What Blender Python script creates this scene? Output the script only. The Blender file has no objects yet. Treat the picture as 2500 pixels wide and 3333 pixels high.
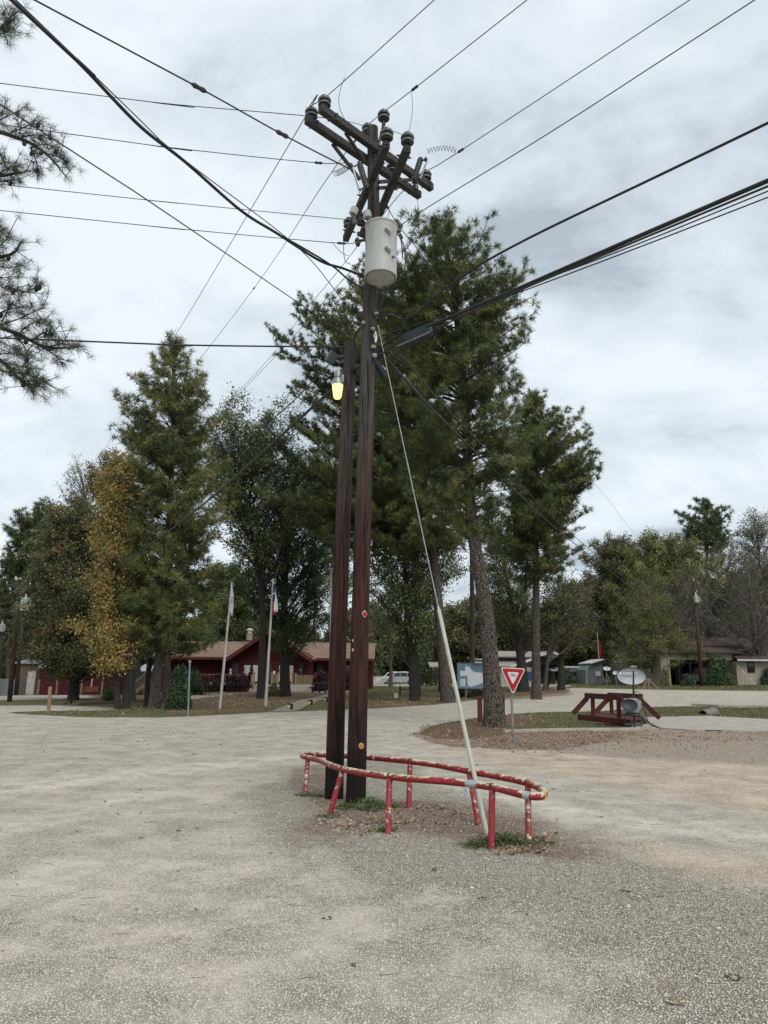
import bpy, bmesh, math, random
import numpy as np
from mathutils import Vector, Matrix
from mathutils.geometry import delaunay_2d_cdt

# ---------------------------------------------------------------- camera
SC = bpy.context.scene
COL = SC.collection
F_PX, PITCH, ROLL = 2300.0, 12.7, 0.6          # focal length in photo pixels (photo 2500 x 3333)
EYE = Vector((0, 0, 1.6))
cam_d = bpy.data.cameras.new('camera')
cam = bpy.data.objects.new('camera', cam_d)
COL.objects.link(cam)
cam_d.sensor_fit = 'VERTICAL'
cam_d.sensor_height = 36.0
cam_d.lens = 36.0 * F_PX / 3333.0
cam_d.clip_start = 0.05
cam_d.clip_end = 3000
cam.matrix_world = Matrix.Translation(EYE) @ Matrix.Rotation(math.radians(90 + PITCH), 4, 'X') @ Matrix.Rotation(math.radians(ROLL), 4, 'Z')
SC.camera = cam

# ---------------------------------------------------------------- world: overcast sky
SUN_EL, SUN_AZ = math.radians(48), math.radians(150)
W = bpy.data.worlds.new("World")
SC.world = W
W.use_nodes = True
wn, wl = W.node_tree.nodes, W.node_tree.links
wn.clear()
wo = wn.new('ShaderNodeOutputWorld')
bg = wn.new('ShaderNodeBackground')
bg.inputs['Strength'].default_value = 0.1
sky = wn.new('ShaderNodeTexSky')
sky.sky_type = 'NISHITA'
sky.sun_disc = False
sky.sun_elevation = SUN_EL
sky.sun_rotation = SUN_AZ
tc = wn.new('ShaderNodeTexCoord')
sep = wn.new('ShaderNodeSeparateXYZ')
wl.new(tc.outputs['Generated'], sep.inputs[0])
def wmath(op, a, b=None):
    n = wn.new('ShaderNodeMath'); n.operation = op
    for i, v in enumerate((a, b)):
        if v is None: continue
        if isinstance(v, (int, float)): n.inputs[i].default_value = v
        else: wl.new(v, n.inputs[i])
    return n.outputs[0]
zz = wmath('ADD', wmath('MAXIMUM', sep.outputs['Z'], 0.0), 0.5)
cmb = wn.new('ShaderNodeCombineXYZ')
wl.new(wmath('DIVIDE', sep.outputs['X'], zz), cmb.inputs[0])
wl.new(wmath('DIVIDE', sep.outputs['Y'], zz), cmb.inputs[1])
def wnoise(scale, detail, rough, dist, off=0):
    mp = wn.new('ShaderNodeMapping'); mp.inputs['Location'].default_value = (off, off * .7, 0)
    mp.inputs['Scale'].default_value = (1.0, 1.5, 1)
    mp.inputs['Rotation'].default_value = (0, 0, .5)
    wl.new(cmb.outputs[0], mp.inputs[0])
    n = wn.new('ShaderNodeTexNoise'); n.inputs['Scale'].default_value = scale
    n.inputs['Detail'].default_value = detail; n.inputs['Roughness'].default_value = rough
    n.inputs['Distortion'].default_value = dist
    wl.new(mp.outputs[0], n.inputs['Vector'])
    return n.outputs['Fac']
big = wnoise(1.5, 6, .52, .25, 3.1)
fine = wnoise(3.6, 7, .6, .35, 9.4)
mixv = wmath('ADD', wmath('MULTIPLY', big, .56), wmath('MULTIPLY', fine, .44))
rmp = wn.new('ShaderNodeValToRGB')
wl.new(mixv, rmp.inputs[0])
el = rmp.color_ramp.elements
el[0].position = .40; el[0].color = (3.5, 4.0, 4.5, 1)
el[1].position = .57; el[1].color = (6.65, 7.15, 7.6, 1)
e = el.new(.48); e.color = (5.4, 5.95, 6.45, 1)
mx = wn.new('ShaderNodeMix'); mx.data_type = 'RGBA'
mx.inputs['Factor'].default_value = .93
wl.new(sky.outputs[0], mx.inputs['A']); wl.new(rmp.outputs[0], mx.inputs['B'])
wl.new(mx.outputs['Result'], bg.inputs['Color'])
wl.new(bg.outputs[0], wo.inputs['Surface'])

# ---------------------------------------------------------------- soft sun behind cloud
sd = bpy.data.lights.new('sun', 'SUN'); sd.energy = 1.5; sd.angle = math.radians(40); sd.color = (1, .96, .9)
sun = bpy.data.objects.new('sun', sd); COL.objects.link(sun)
dv = Vector((math.sin(SUN_AZ) * math.cos(SUN_EL), math.cos(SUN_AZ) * math.cos(SUN_EL), math.sin(SUN_EL)))
sun.rotation_euler = dv.to_track_quat('Z', 'Y').to_euler()
sun.location = (0, 0, 60)
SC.view_settings.view_transform = 'Standard'
SC.view_settings.look = 'None'
SC.view_settings.exposure = .47
SC.view_settings.gamma = 1
SC.cycles.max_bounces = 4
SC.cycles.diffuse_bounces = 3
SC.cycles.transparent_max_bounces = 4

# ---------------------------------------------------------------- pixel -> world
_r = math.radians(ROLL); _p = math.radians(PITCH)
def ray(px, py):
    u = (px - 1250) / F_PX; v = (1666.5 - py) / F_PX
    x = u * math.cos(_r) - v * math.sin(_r); y = u * math.sin(_r) + v * math.cos(_r)
    return Vector((x, math.cos(_p) - y * math.sin(_p), math.sin(_p) + y * math.cos(_p)))
def atY(px, py, Y):
    d = ray(px, py); return EYE + d * (Y / d.y)
def atZ(px, py, z):
    d = ray(px, py); return EYE + d * ((z - EYE.z) / d.z)
def sm(a, b, x):
    t = np.clip((x - a) / (b - a), 0, 1); return t * t * (3 - 2 * t)
_dA = None
def tz(x, y):
    x = np.asarray(x, float); y = np.asarray(y, float)
    t = sm(22, 82, y)
    z = .024 * np.clip(x, -60, 60) * t - .15 * t
    # shallow ditch that runs under the timber bridge to the culvert
    ax, ay, bx, by = 5.2, 24.6, 19.0, 28.6
    L2 = (bx - ax) ** 2 + (by - ay) ** 2
    u = np.clip(((x - ax) * (bx - ax) + (y - ay) * (by - ay)) / L2, 0, 1)
    d = np.hypot(x - ax - u * (bx - ax), y - ay - u * (by - ay))
    return z - .34 * np.exp(-(d / .75) ** 2) * sm(0, .2, u + .0) * 1.0
def G(px, py):
    d = ray(px, py); s = (0 - EYE.z) / d.z if d.z < -1e-4 else 100
    for _ in range(40):
        p = EYE + d * s
        zt = float(tz(p.x, p.y))
        s2 = (zt - EYE.z) / d.z if d.z < -1e-4 else s
        s = s * .5 + min(s2, 400) * .5
    p = EYE + d * s
    return Vector((p.x, p.y, float(tz(p.x, p.y))))
def ground(x, y): return Vector((x, y, float(tz(x, y))))
def gX(px, Y, py=2250):
    "ground point seen at column px at depth Y"
    p = atY(px, py, Y); return ground(p.x, Y)

rnd = random.Random(7)
rng = np.random.default_rng(7)

# ---------------------------------------------------------------- materials
MATS = {}
def newmat(name):
    m = bpy.data.materials.new(name); m.use_nodes = True
    n, l = m.node_tree.nodes, m.node_tree.links
    b = n['Principled BSDF']
    MATS[name] = m
    return m, n, l, b
def c3(c): return (c[0], c[1], c[2], 1)
def node(n, t, **kw):
    x = n.new(t)
    for k, v in kw.items():
        if k in x.inputs: x.inputs[k].default_value = v
        else: setattr(x, k, v)
    return x
def mixc(n, l, f, a, b, blend='MIX'):
    x = n.new('ShaderNodeMix'); x.data_type = 'RGBA'; x.blend_type = blend
    for k, v in (('Factor', f), ('A', a), ('B', b)):
        if isinstance(v, (int, float)): x.inputs[k].default_value = v
        elif isinstance(v, tuple): x.inputs[k].default_value = c3(v)
        else: l.new(v, x.inputs[k])
    return x.outputs['Result']
def mth(n, l, op, a, b=None, c=None, clamp=False):
    x = n.new('ShaderNodeMath'); x.operation = op; x.use_clamp = clamp
    for i, v in enumerate((a, b, c)):
        if v is None: continue
        if isinstance(v, (int, float)): x.inputs[i].default_value = v
        else: l.new(v, x.inputs[i])
    return x.outputs[0]
def mrange(n, l, v, a, b, c=0., d=1.):
    x = n.new('ShaderNodeMapRange'); x.interpolation_type = 'SMOOTHSTEP'
    l.new(v, x.inputs[0]); x.inputs[1].default_value = a; x.inputs[2].default_value = b
    x.inputs[3].default_value = c; x.inputs[4].default_value = d
    return x.outputs[0]
def noise(n, l, vec, scale, detail=4, rough=.55, dist=0):
    x = n.new('ShaderNodeTexNoise'); x.inputs['Scale'].default_value = scale
    x.inputs['Detail'].default_value = detail; x.inputs['Roughness'].default_value = rough
    x.inputs['Distortion'].default_value = dist
    if vec is not None: l.new(vec, x.inputs['Vector'])
    return x.outputs['Fac']
def mapping(n, l, scale=(1, 1, 1), coord='Object'):
    t = n.new('ShaderNodeTexCoord'); m = n.new('ShaderNodeMapping')
    m.inputs['Scale'].default_value = scale
    l.new(t.outputs[coord], m.inputs[0]); return m.outputs[0]
def bumpn(n, l, b, h, strength, dist=.01):
    x = n.new('ShaderNodeBump'); x.inputs['Strength'].default_value = strength
    x.inputs['Distance'].default_value = dist
    l.new(h, x.inputs['Height']); l.new(x.outputs[0], b.inputs['Normal'])
def M(name, c1, c2=None, scale=5, rough=.8, bump=0, bdist=.01, stretch=(1, 1, 1), metal=0, ramp=(.4, .62), detail=5, island=0, spec=.3):
    m, n, l, b = newmat(name)
    b.inputs['Roughness'].default_value = rough
    b.inputs['Metallic'].default_value = metal
    b.inputs['Specular IOR Level'].default_value = spec
    c2 = c2 or tuple(v * .72 for v in c1)
    v = mapping(n, l, stretch)
    f = noise(n, l, v, scale, detail)
    col = mixc(n, l, mrange(n, l, f, *ramp), c1, c2)
    f2 = noise(n, l, v, scale * 7.3, 3)
    col = mixc(n, l, mrange(n, l, f2, .3, .7, 0, .35), col, tuple(v * .6 for v in c1))
    if island:
        g = n.new('ShaderNodeNewGeometry')
        hs = n.new('ShaderNodeHueSaturation')
        l.new(col, hs.inputs['Color'])
        l.new(mrange(n, l, g.outputs['Random Per Island'], 0, 1, 1 - island, 1 + island), hs.inputs['Value'])
        col = hs.outputs[0]
    l.new(col, b.inputs['Base Color'])
    if bump: bumpn(n, l, b, f2 if bump < 0 else noise(n, l, v, scale * 4, 6), abs(bump), bdist)
    return m
def foliage(name, cols, scale=.5, trans=.25, island=.45):
    "cols: three leaf colours that alternate in clumps through the crown"
    m, n, l, b = newmat(name)
    b.inputs['Roughness'].default_value = .6
    b.inputs['Specular IOR Level'].default_value = .22
    v = mapping(n, l)
    f = noise(n, l, v, scale, 4, .6)
    col = mixc(n, l, mrange(n, l, f, .43, .55), cols[0], tuple(v * .85 for v in cols[1]))
    f2 = noise(n, l, v, scale * 2.7, 3, .6, .4)
    col = mixc(n, l, mrange(n, l, f2, .50, .62), col, tuple(v * 1.1 for v in cols[2]))
    g = n.new('ShaderNodeNewGeometry')
    hs = n.new('ShaderNodeHueSaturation'); l.new(col, hs.inputs['Color'])
    l.new(mrange(n, l, g.outputs['Random Per Island'], 0, 1, 1 - island, 1 + island), hs.inputs['Value'])
    l.new(hs.outputs[0], b.inputs['Base Color'])
    out = n['Material Output']
    tr = n.new('ShaderNodeBsdfTranslucent'); l.new(hs.outputs[0], tr.inputs['Color'])
    ms = n.new('ShaderNodeMixShader'); ms.inputs[0].default_value = trans
    l.new(b.outputs[0], ms.inputs[1]); l.new(tr.outputs[0], ms.inputs[2]); l.new(ms.outputs[0], out.inputs['Surface'])
    return m
def bark(name, c1, c2, crack, sx=6, sz=1.6, strength=1.0, dist=.04):
    m, n, l, b = newmat(name)
    b.inputs['Roughness'].default_value = .95; b.inputs['Specular IOR Level'].default_value = .15
    v = mapping(n, l, (sx, sx, sz))
    nz = n.new('ShaderNodeTexNoise'); nz.inputs['Scale'].default_value = 1.2; l.new(v, nz.inputs['Vector'])
    vm = n.new('ShaderNodeVectorMath'); vm.operation = 'SCALE'; vm.inputs['Scale'].default_value = 1.1
    l.new(nz.outputs['Color'], vm.inputs[0])
    va = n.new('ShaderNodeVectorMath'); va.operation = 'ADD'; l.new(v, va.inputs[0]); l.new(vm.outputs[0], va.inputs[1])
    vo = n.new('ShaderNodeTexVoronoi'); vo.feature = 'DISTANCE_TO_EDGE'; l.new(va.outputs[0], vo.inputs['Vector'])
    vc = n.new('ShaderNodeTexVoronoi'); l.new(va.outputs[0], vc.inputs['Vector'])
    fine = noise(n, l, v, 5, 5)
    col = mixc(n, l, vc.outputs['Color'], c1, c2)
    col = mixc(n, l, mrange(n, l, fine, .3, .75, 0, .55), col, tuple(x * .5 for x in c1))
    edge = mrange(n, l, vo.outputs['Distance'], .0, .16)
    col = mixc(n, l, edge, crack, col)
    l.new(col, b.inputs['Base Color'])
    h = mth(n, l, 'ADD', edge, mth(n, l, 'MULTIPLY', fine, .4))
    bumpn(n, l, b, h, strength, dist)
    return m

# ---------------------------------------------------------------- tagging and mesh building
def tag(o, label=None, cat=None, group=None, kind=None):
    if label: o['label'] = label
    if cat: o['category'] = cat
    if group: o['group'] = group
    if kind: o['kind'] = kind
    return o
def thing(name, label, cat, loc=(0, 0, 0), group=None, rz=0):
    o = bpy.data.objects.new(name, None); COL.objects.link(o)
    o.empty_display_size = .3
    o.location = loc; o.rotation_euler = (0, 0, rz)
    return tag(o, label, cat, group)
def root_of(o):
    while o.parent: o = o.parent
    return o
class MB:
    "collects polygons; build() links them as ONE mesh object"
    def __init__(s): s.v = []; s.f = []; s.arr = []
    def quad_mesh(s, vs, fs):
        o = len(s.v); s.v.extend([tuple(p) for p in vs]); s.f.extend([tuple(i + o for i in f) for f in fs])
    def box(s, c, size, R=None, taper=0):
        hx, hy, hz = size[0] / 2, size[1] / 2, size[2] / 2
        vs = []
        for z in (-1, 1):
            k = 1 - taper if z > 0 else 1
            for x, y in ((-1, -1), (1, -1), (1, 1), (-1, 1)):
                p = Vector((x * hx * k, y * hy * k, z * hz))
                if R is not None: p = R @ p
                vs.append(Vector(c) + p)
        s.quad_mesh(vs, [(3, 2, 1, 0), (4, 5, 6, 7), (0, 1, 5, 4), (1, 2, 6, 5), (2, 3, 7, 6), (3, 0, 4, 7)])
    def b2(s, a, b):
        "box from corner to corner"
        a = Vector(a); b = Vector(b); s.box((a + b) / 2, [abs(b[i] - a[i]) for i in range(3)])
    def beam(s, a, b, w, h, up=(0, 0, 1)):
        "rectangular bar from a to b, w across, h along up"
        a = Vector(a); b = Vector(b); d = (b - a); L = d.length; d.normalize()
        x = d.cross(Vector(up)).normalized(); u = x.cross(d)
        R = Matrix((d, x, u)).transposed()
        s.box((a + b) / 2, (L, w, h), R)
    def tube(s, pts, r, n=8, cap=True):
        pts = [Vector(p) for p in pts]
        rs = r if isinstance(r, (list, tuple)) else [r] * len(pts)
        up = Vector((0, 0, 1)); o = len(s.v)
        t0 = (pts[1] - pts[0]).normalized()
        x = t0.cross(up)
        if x.length < .05: x = t0.cross(Vector((0, 1, 0)))
        x.normalize()
        for i, p in enumerate(pts):
            a = pts[max(i - 1, 0)]; b = pts[min(i + 1, len(pts) - 1)]
            t = (b - a).normalized()
            x = (x - t * x.dot(t)); x.normalize(); y = t.cross(x)
            for k in range(n):
                an = 2 * math.pi * k / n
                s.v.append(tuple(p + x * (rs[i] * math.cos(an)) + y * (rs[i] * math.sin(an))))
        for i in range(len(pts) - 1):
            for k in range(n):
                k2 = (k + 1) % n
                s.f.append((o + i * n + k, o + i * n + k2, o + (i + 1) * n + k2, o + (i + 1) * n + k))
        if cap:
            s.f.append(tuple(o + k for k in range(n))[::-1])
            q = o + (len(pts) - 1) * n
            s.f.append(tuple(q + k for k in range(n)))
    def lathe(s, prof, base, axis=(0, 0, 1), n=20):
        "prof: (radius, height) pairs along axis from base"
        ax = Vector(axis).normalized(); base = Vector(base)
        x = ax.cross(Vector((0, 1, 0.01)));
        if x.length < .05: x = ax.cross(Vector((1, 0, 0)))
        x.normalize(); y = ax.cross(x); o = len(s.v)
        for r, h in prof:
            for k in range(n):
                a = 2 * math.pi * k / n
                s.v.append(tuple(base + ax * h + x * (max(r, 1e-4) * math.cos(a)) + y * (max(r, 1e-4) * math.sin(a))))
        for i in range(len(prof) - 1):
            for k in range(n):
                k2 = (k + 1) % n
                s.f.append((o + i * n + k, o + i * n + k2, o + (i + 1) * n + k2, o + (i + 1) * n + k))
        s.f.append(tuple(o + k for k in range(n))[::-1])
        q = o + (len(prof) - 1) * n
        s.f.append(tuple(q + k for k in range(n)))
    def prism(s, poly, origin, X, Y, thick):
        "flat polygon in the X,Y frame extruded by thick along X x Y"
        X = Vector(X).normalized(); Y = Vector(Y).normalized(); N = X.cross(Y); origin = Vector(origin)
        o = len(s.v); m = len(poly)
        for d in (0, thick):
            for a, b in poly: s.v.append(tuple(origin + X * a + Y * b + N * d))
        s.f.append(tuple(range(o, o + m))[::-1]); s.f.append(tuple(range(o + m, o + 2 * m)))
        for k in range(m):
            k2 = (k + 1) % m; s.f.append((o + k, o + k2, o + m + k2, o + m + k))
    def strip(s, V3, nv):
        "V3: (N, nv, 3) array: N separate polygons"
        s.arr.append(V3)
    def build(s, name, mat, parent=None, smooth=False, origin=None, local=False, bevel=0):
        V = np.array(s.v, dtype=np.float32).reshape(-1, 3); offs = len(V)
        sizes = [len(f) for f in s.f]; idx = [i for f in s.f for i in f]
        Vs = [V]; idxs = [np.array(idx, dtype=np.int32)]; szs = [np.array(sizes, dtype=np.int32)]
        for A in s.arr:
            N, nv, _ = A.shape
            Vs.append(A.reshape(-1, 3).astype(np.float32))
            idxs.append(np.arange(N * nv, dtype=np.int32) + offs); szs.append(np.full(N, nv, dtype=np.int32))
            offs += N * nv
        V = np.concatenate(Vs); idx = np.concatenate(idxs); sz = np.concatenate(szs)
        if parent is not None:
            off = np.array(root_of(parent).location) if not local else np.zeros(3)
        elif origin is not None: off = np.array(origin)
        else: off = np.array([(V[:, 0].min() + V[:, 0].max()) / 2, (V[:, 1].min() + V[:, 1].max()) / 2, V[:, 2].min()]) if not local else np.zeros(3)
        V = V - off.astype(np.float32)
        me = bpy.data.meshes.new(name)
        me.vertices.add(len(V)); me.vertices.foreach_set('co', V.ravel())
        me.loops.add(len(idx)); me.loops.foreach_set('vertex_index', idx)
        me.polygons.add(len(sz))
        st = np.concatenate([[0], np.cumsum(sz)[:-1]]).astype(np.int32)
        me.polygons.foreach_set('loop_start', st); me.polygons.foreach_set('loop_total', sz)
        me.polygons.foreach_set('use_smooth', np.full(len(sz), bool(smooth), dtype=bool))
        me.update(calc_edges=True); me.validate()
        me.materials.append(mat)
        ob = bpy.data.objects.new(name, me); COL.objects.link(ob)
        if parent is not None: ob.parent = parent
        elif not local: ob.location = off
        if smooth == 'auto':
            me.set_sharp_from_angle(angle=math.radians(38))
        if bevel:
            md = ob.modifiers.new('bevel', 'BEVEL'); md.width = bevel; md.segments = 2; md.limit_method = 'ANGLE'
        return ob
def copy_tree(o, parent=None):
    c = o.copy(); COL.objects.link(c); c.parent = parent
    for ch in list(o.children): copy_tree(ch, c)
    return c
def spline(pts, n=6):
    "Catmull-Rom through the points"
    P = [Vector(p) for p in pts]
    if len(P) < 3: return [P[0].lerp(P[-1], i / n) for i in range(n + 1)]
    P = [P[0] * 2 - P[1]] + P + [P[-1] * 2 - P[-2]]; out = []
    for i in range(1, len(P) - 2):
        for k in range(n):
            t = k / n
            out.append(.5 * ((2 * P[i]) + (P[i + 1] - P[i - 1]) * t + (2 * P[i - 1] - 5 * P[i] + 4 * P[i + 1] - P[i + 2]) * t * t + (3 * P[i] - P[i - 1] - 3 * P[i + 1] + P[i + 2]) * t ** 3))
    out.append(P[-2]); return out
def textmesh(name, body, mat, parent, mtx, size, depth=.002, xs=1.0, local=False):
    cu = bpy.data.curves.new(name, 'FONT'); cu.body = body; cu.size = size; cu.extrude = depth
    cu.align_x = 'CENTER'; cu.align_y = 'CENTER'; cu.offset = size * .012
    t = bpy.data.objects.new(name, cu); COL.objects.link(t)
    dg = bpy.context.evaluated_depsgraph_get()
    me = bpy.data.meshes.new_from_object(t.evaluated_get(dg))
    bpy.data.objects.remove(t)
    me.name = name
    off = Vector((0, 0, 0)) if local else root_of(parent).location
    me.transform(Matrix.Translation(-off) @ mtx @ Matrix.Diagonal((xs, 1, 1, 1)))
    me.materials.clear(); me.materials.append(mat)
    o = bpy.data.objects.new(name, me); COL.objects.link(o); o.parent = parent
    return o
# ================================================================ SETTING
def inside(P, poly):
    P = np.asarray(P); x, y = P[:, 0], P[:, 1]; r = np.zeros(len(P), bool); n = len(poly)
    for i in range(n):
        x1, y1 = poly[i][:2]; x2, y2 = poly[(i + 1) % n][:2]
        c = ((y1 > y) != (y2 > y)); 
        with np.errstate(divide='ignore', invalid='ignore'):
            xi = (x2 - x1) * (y - y1) / (y2 - y1 + 1e-12) + x1
        r ^= c & (x < xi)
    return r
def sdist(P, poly):
    "signed distance, positive inside"
    P = np.asarray(P)[:, :2]; d = np.full(len(P), 1e9); n = len(poly)
    for i in range(n):
        a = np.array(poly[i][:2]); b = np.array(poly[(i + 1) % n][:2]); ab = b - a
        t = np.clip(((P - a) @ ab) / (ab @ ab + 1e-12), 0, 1)
        d = np.minimum(d, np.hypot(*(P - a - t[:, None] * ab).T))
    return np.where(inside(P, poly), d, -d)
def soft(P, poly, w):
    return sm(-w, w, sdist(P, poly))
def gp(*pp): return [tuple(G(*p)[:2]) for p in pp]
def sheet(name, poly, mat, off, holes=(), spacing=1.0, masks=None, wob=0.0, kind='structure'):
    # subdivide and roughen the outline so that edges are not straight
    def ring(pl):
        out = []
        for i in range(len(pl)):
            a = Vector(pl[i][:2]); b = Vector(pl[(i + 1) % len(pl)][:2]); L = (b - a).length
            k = max(1, min(60, int(L / (spacing * .6))))
            for j in range(k):
                p = a.lerp(b, j / k)
                w = wob * (math.sin(p.x * 2.3 + p.y * 1.1) + .6 * math.sin(p.x * 5.1 - p.y * 4.3) + .5 * math.sin(p.y * 9.7 + p.x * 7))
                out.append((p.x + w * .7, p.y + w))
        return out
    poly = ring(poly); holes = [ring(h) for h in holes]
    xs = [p[0] for p in poly]; ys = [p[1] for p in poly]
    pts = list(poly); loops = [list(range(len(poly)))]
    for h in holes:
        loops.append(list(range(len(pts), len(pts) + len(h)))); pts += h
    edges = [(L[i], L[(i + 1) % len(L)]) for L in loops for i in range(len(L))]
    gx = np.arange(min(xs), max(xs), spacing); gy = []
    y = min(ys)
    while y < max(ys): gy.append(y); y += spacing * (1 if y < 30 else 1.6 if y < 50 else 3)
    gg = np.array([(a, b) for b in gy for a in gx]) + rng.uniform(-.1, .1, (len(gx) * len(gy), 2)) * spacing
    keep = sdist(gg, poly) > spacing * .4
    for h in holes: keep &= sdist(gg, h) < -spacing * .4
    pts += [tuple(p) for p in gg[keep]]
    vo, eo, fo, *_ = delaunay_2d_cdt([Vector(p) for p in pts], edges, [], 0, 1e-5)
    V = np.array([(v.x, v.y) for v in vo]); F = [f for f in fo]
    cen = np.array([V[list(f)].mean(0) for f in F])
    ok = inside(cen, poly)
    for h in holes: ok &= ~inside(cen, h)
    mb = MB(); Z = tz(V[:, 0], V[:, 1]) + off
    mb.v = [(a[0], a[1], z) for a, z in zip(V, Z)]
    mb.f = [tuple(f) for f, k in zip(F, ok) if k]
    o = mb.build(name, mat, origin=(0, 0, 0), smooth=True)
    if masks: add_masks(o, masks)
    return tag(o, kind=kind)
def add_masks(o, masks):
    me = o.data; n = len(me.vertices); co = np.empty(n * 3, dtype=np.float32); me.vertices.foreach_get('co', co); co = co.reshape(-1, 3)
    for nm, fn in masks.items():
        at = me.attributes.new(nm, 'FLOAT', 'POINT'); at.data.foreach_set('value', np.clip(fn(co), 0, 1).astype(np.float32))

# ---- outlines traced on the photo and dropped on the ground
island = gp((1368, 2388), (1385, 2372), (1430, 2358), (1500, 2346), (1570, 2336), (1660, 2326), (1760, 2319), (1880, 2318), (1990, 2314), (2100, 2303), (2240, 2300), (2330, 2301), (2500, 2302), (3000, 2306),
            (3000, 2356), (2500, 2354), (2330, 2352), (2180, 2349), (2120, 2352), (2060, 2364), (2040, 2376), (1900, 2378), (1800, 2379), (1700, 2381), (1660, 2388), (1600, 2402), (1500, 2408), (1420, 2404))
road_poly = [(-60, -30), (-60, 18)] + gp((-700, 2330), (-250, 2300), (0, 2298), (150, 2296), (300, 2300), (420, 2307), (330, 2314), (150, 2315), (60, 2318), (30, 2321), (100, 2327), (200, 2333), (300, 2336), (500, 2337), (620, 2333), (760, 2326), (880, 2319), (960, 2317),
            (1150, 2310), (1250, 2305), (1400, 2296), (1480, 2288), (1560, 2277), (1650, 2269), (1750, 2263), (1850, 2253), (1845, 2246), (1780, 2243), (1850, 2240), (2000, 2243), (2200, 2247), (2500, 2250), (2900, 2256), (3300, 2262)) + [(60, 30), (60, -30)]
def fade(poly_px, w, s=1.0):
    pl = gp(*poly_px)
    return lambda co: soft(co, pl, w) * s
def mx_(*fs): return lambda co: np.max([f(co) for f in fs], axis=0)
apron = fade(((1180, 2480), (960, 2500), (850, 2580), (860, 2680), (960, 2740), (1200, 2850), (1500, 3000), (2000, 3250), (2700, 3400), (2700, 2950), (2250, 2900), (2050, 2800), (1900, 2740), (1780, 2690), (1600, 2620), (1400, 2560), (1300, 2480)), .55)
dirt = mx_(fade(((1000, 2490), (900, 2520), (930, 2600), (1000, 2640), (900, 2690), (900, 2740), (1050, 2760), (1200, 2750), (1180, 2560), (1120, 2490)), .35, .8),
           fade(((1130, 2600), (1500, 2600), (1800, 2680), (2050, 2800), (1950, 2840), (1600, 2780), (1300, 2720), (1100, 2680)), .35, .85),
           fade(((1000, 2780), (1250, 2840), (1450, 2860), (1350, 2790), (1150, 2760)), .3, .4),
           fade(((1500, 2420), (1760, 2440), (2000, 2470), (1900, 2500), (1700, 2480), (1560, 2460)), .6, .5))
tan = fade(((1400, 2400), (1650, 2430), (2000, 2440), (2700, 2400), (2900, 2720), (2300, 2620), (1900, 2540), (1600, 2495), (1440, 2450)), .9)
tan2 = fade(((1900, 2700), (2200, 2760), (2600, 2800), (2600, 2900), (2250, 2880), (2050, 2800)), .5, .8)
pale = mx_(fade(((1380, 2885), (1600, 2965), (1850, 3085), (2010, 3160), (1950, 3185), (1780, 3112), (1550, 3005), (1370, 2920)), .10, .9),
           fade(((-100, 2560), (500, 2500), (900, 2462), (1150, 2440), (1150, 2456), (900, 2484), (520, 2532), (-100, 2612)), .35, .7),
           fade(((-100, 2690), (400, 2590), (800, 2530), (1000, 2505), (900, 2530), (430, 2622), (-100, 2760)), .3, .6),
           fade(((1400, 2525), (1800, 2622), (2600, 2722), (2600, 2762), (1800, 2655), (1400, 2550)), .25, .8),
           fade(((-100, 2860), (500, 2760), (820, 2780), (600, 2830), (-100, 2960)), .3, .4))
park = fade(((1600, 2400), (1700, 2381), (2040, 2378), (2180, 2372), (2330, 2380), (2600, 2375), (3000, 2380), (3000, 2480), (2500, 2490), (2000, 2465), (1760, 2440), (1600, 2430)), .5)
litter_r = mx_(fade(((1340, 2395), (1400, 2362), (1560, 2372), (1660, 2386), (1900, 2380), (2100, 2384), (1950, 2420), (1800, 2445), (1650, 2440), (1480, 2435), (1390, 2415)), .4),
               fade(((1900, 2378), (2500, 2372), (3000, 2372), (3000, 2395), (2400, 2420), (2000, 2425)), .5, .38),
               fade(((1560, 2345), (1640, 2330), (1850, 2318), (1860, 2325), (1700, 2335)), .4, .6),
               fade(((1600, 2262), (1850, 2248), (1870, 2262), (1700, 2275), (1580, 2282)), 1.5, .8))
m, n, l, b = newmat('gravel')
b.inputs['Roughness'].default_value = .95; b.inputs['Specular IOR Level'].default_value = .15
v = mapping(n, l)
nzv = n.new('ShaderNodeTexNoise'); nzv.inputs['Scale'].default_value = 40; l.new(v, nzv.inputs['Vector'])
sc_ = n.new('ShaderNodeVectorMath'); sc_.operation = 'MULTIPLY_ADD'; sc_.inputs[1].default_value = (.02,) * 3
l.new(nzv.outputs['Color'], sc_.inputs[0]); l.new(v, sc_.inputs[2])
vv = sc_.outputs[0]
def att(nm):
    a = n.new('ShaderNodeAttribute'); a.attribute_name = nm; return a.outputs['Fac']
big = noise(n, l, v, .35, 4, .6); mid = noise(n, l, v, 1.7, 5, .65); mot = noise(n, l, v, 9, 4, .6); grain = noise(n, l, v, 160, 3, .7)
vs = node(n, 'ShaderNodeTexVoronoi'); vs.inputs['Scale'].default_value = 62; l.new(vv, vs.inputs['Vector'])
ve = node(n, 'ShaderNodeTexVoronoi', feature='DISTANCE_TO_EDGE'); ve.inputs['Scale'].default_value = 62; l.new(vv, ve.inputs['Vector'])
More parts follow.
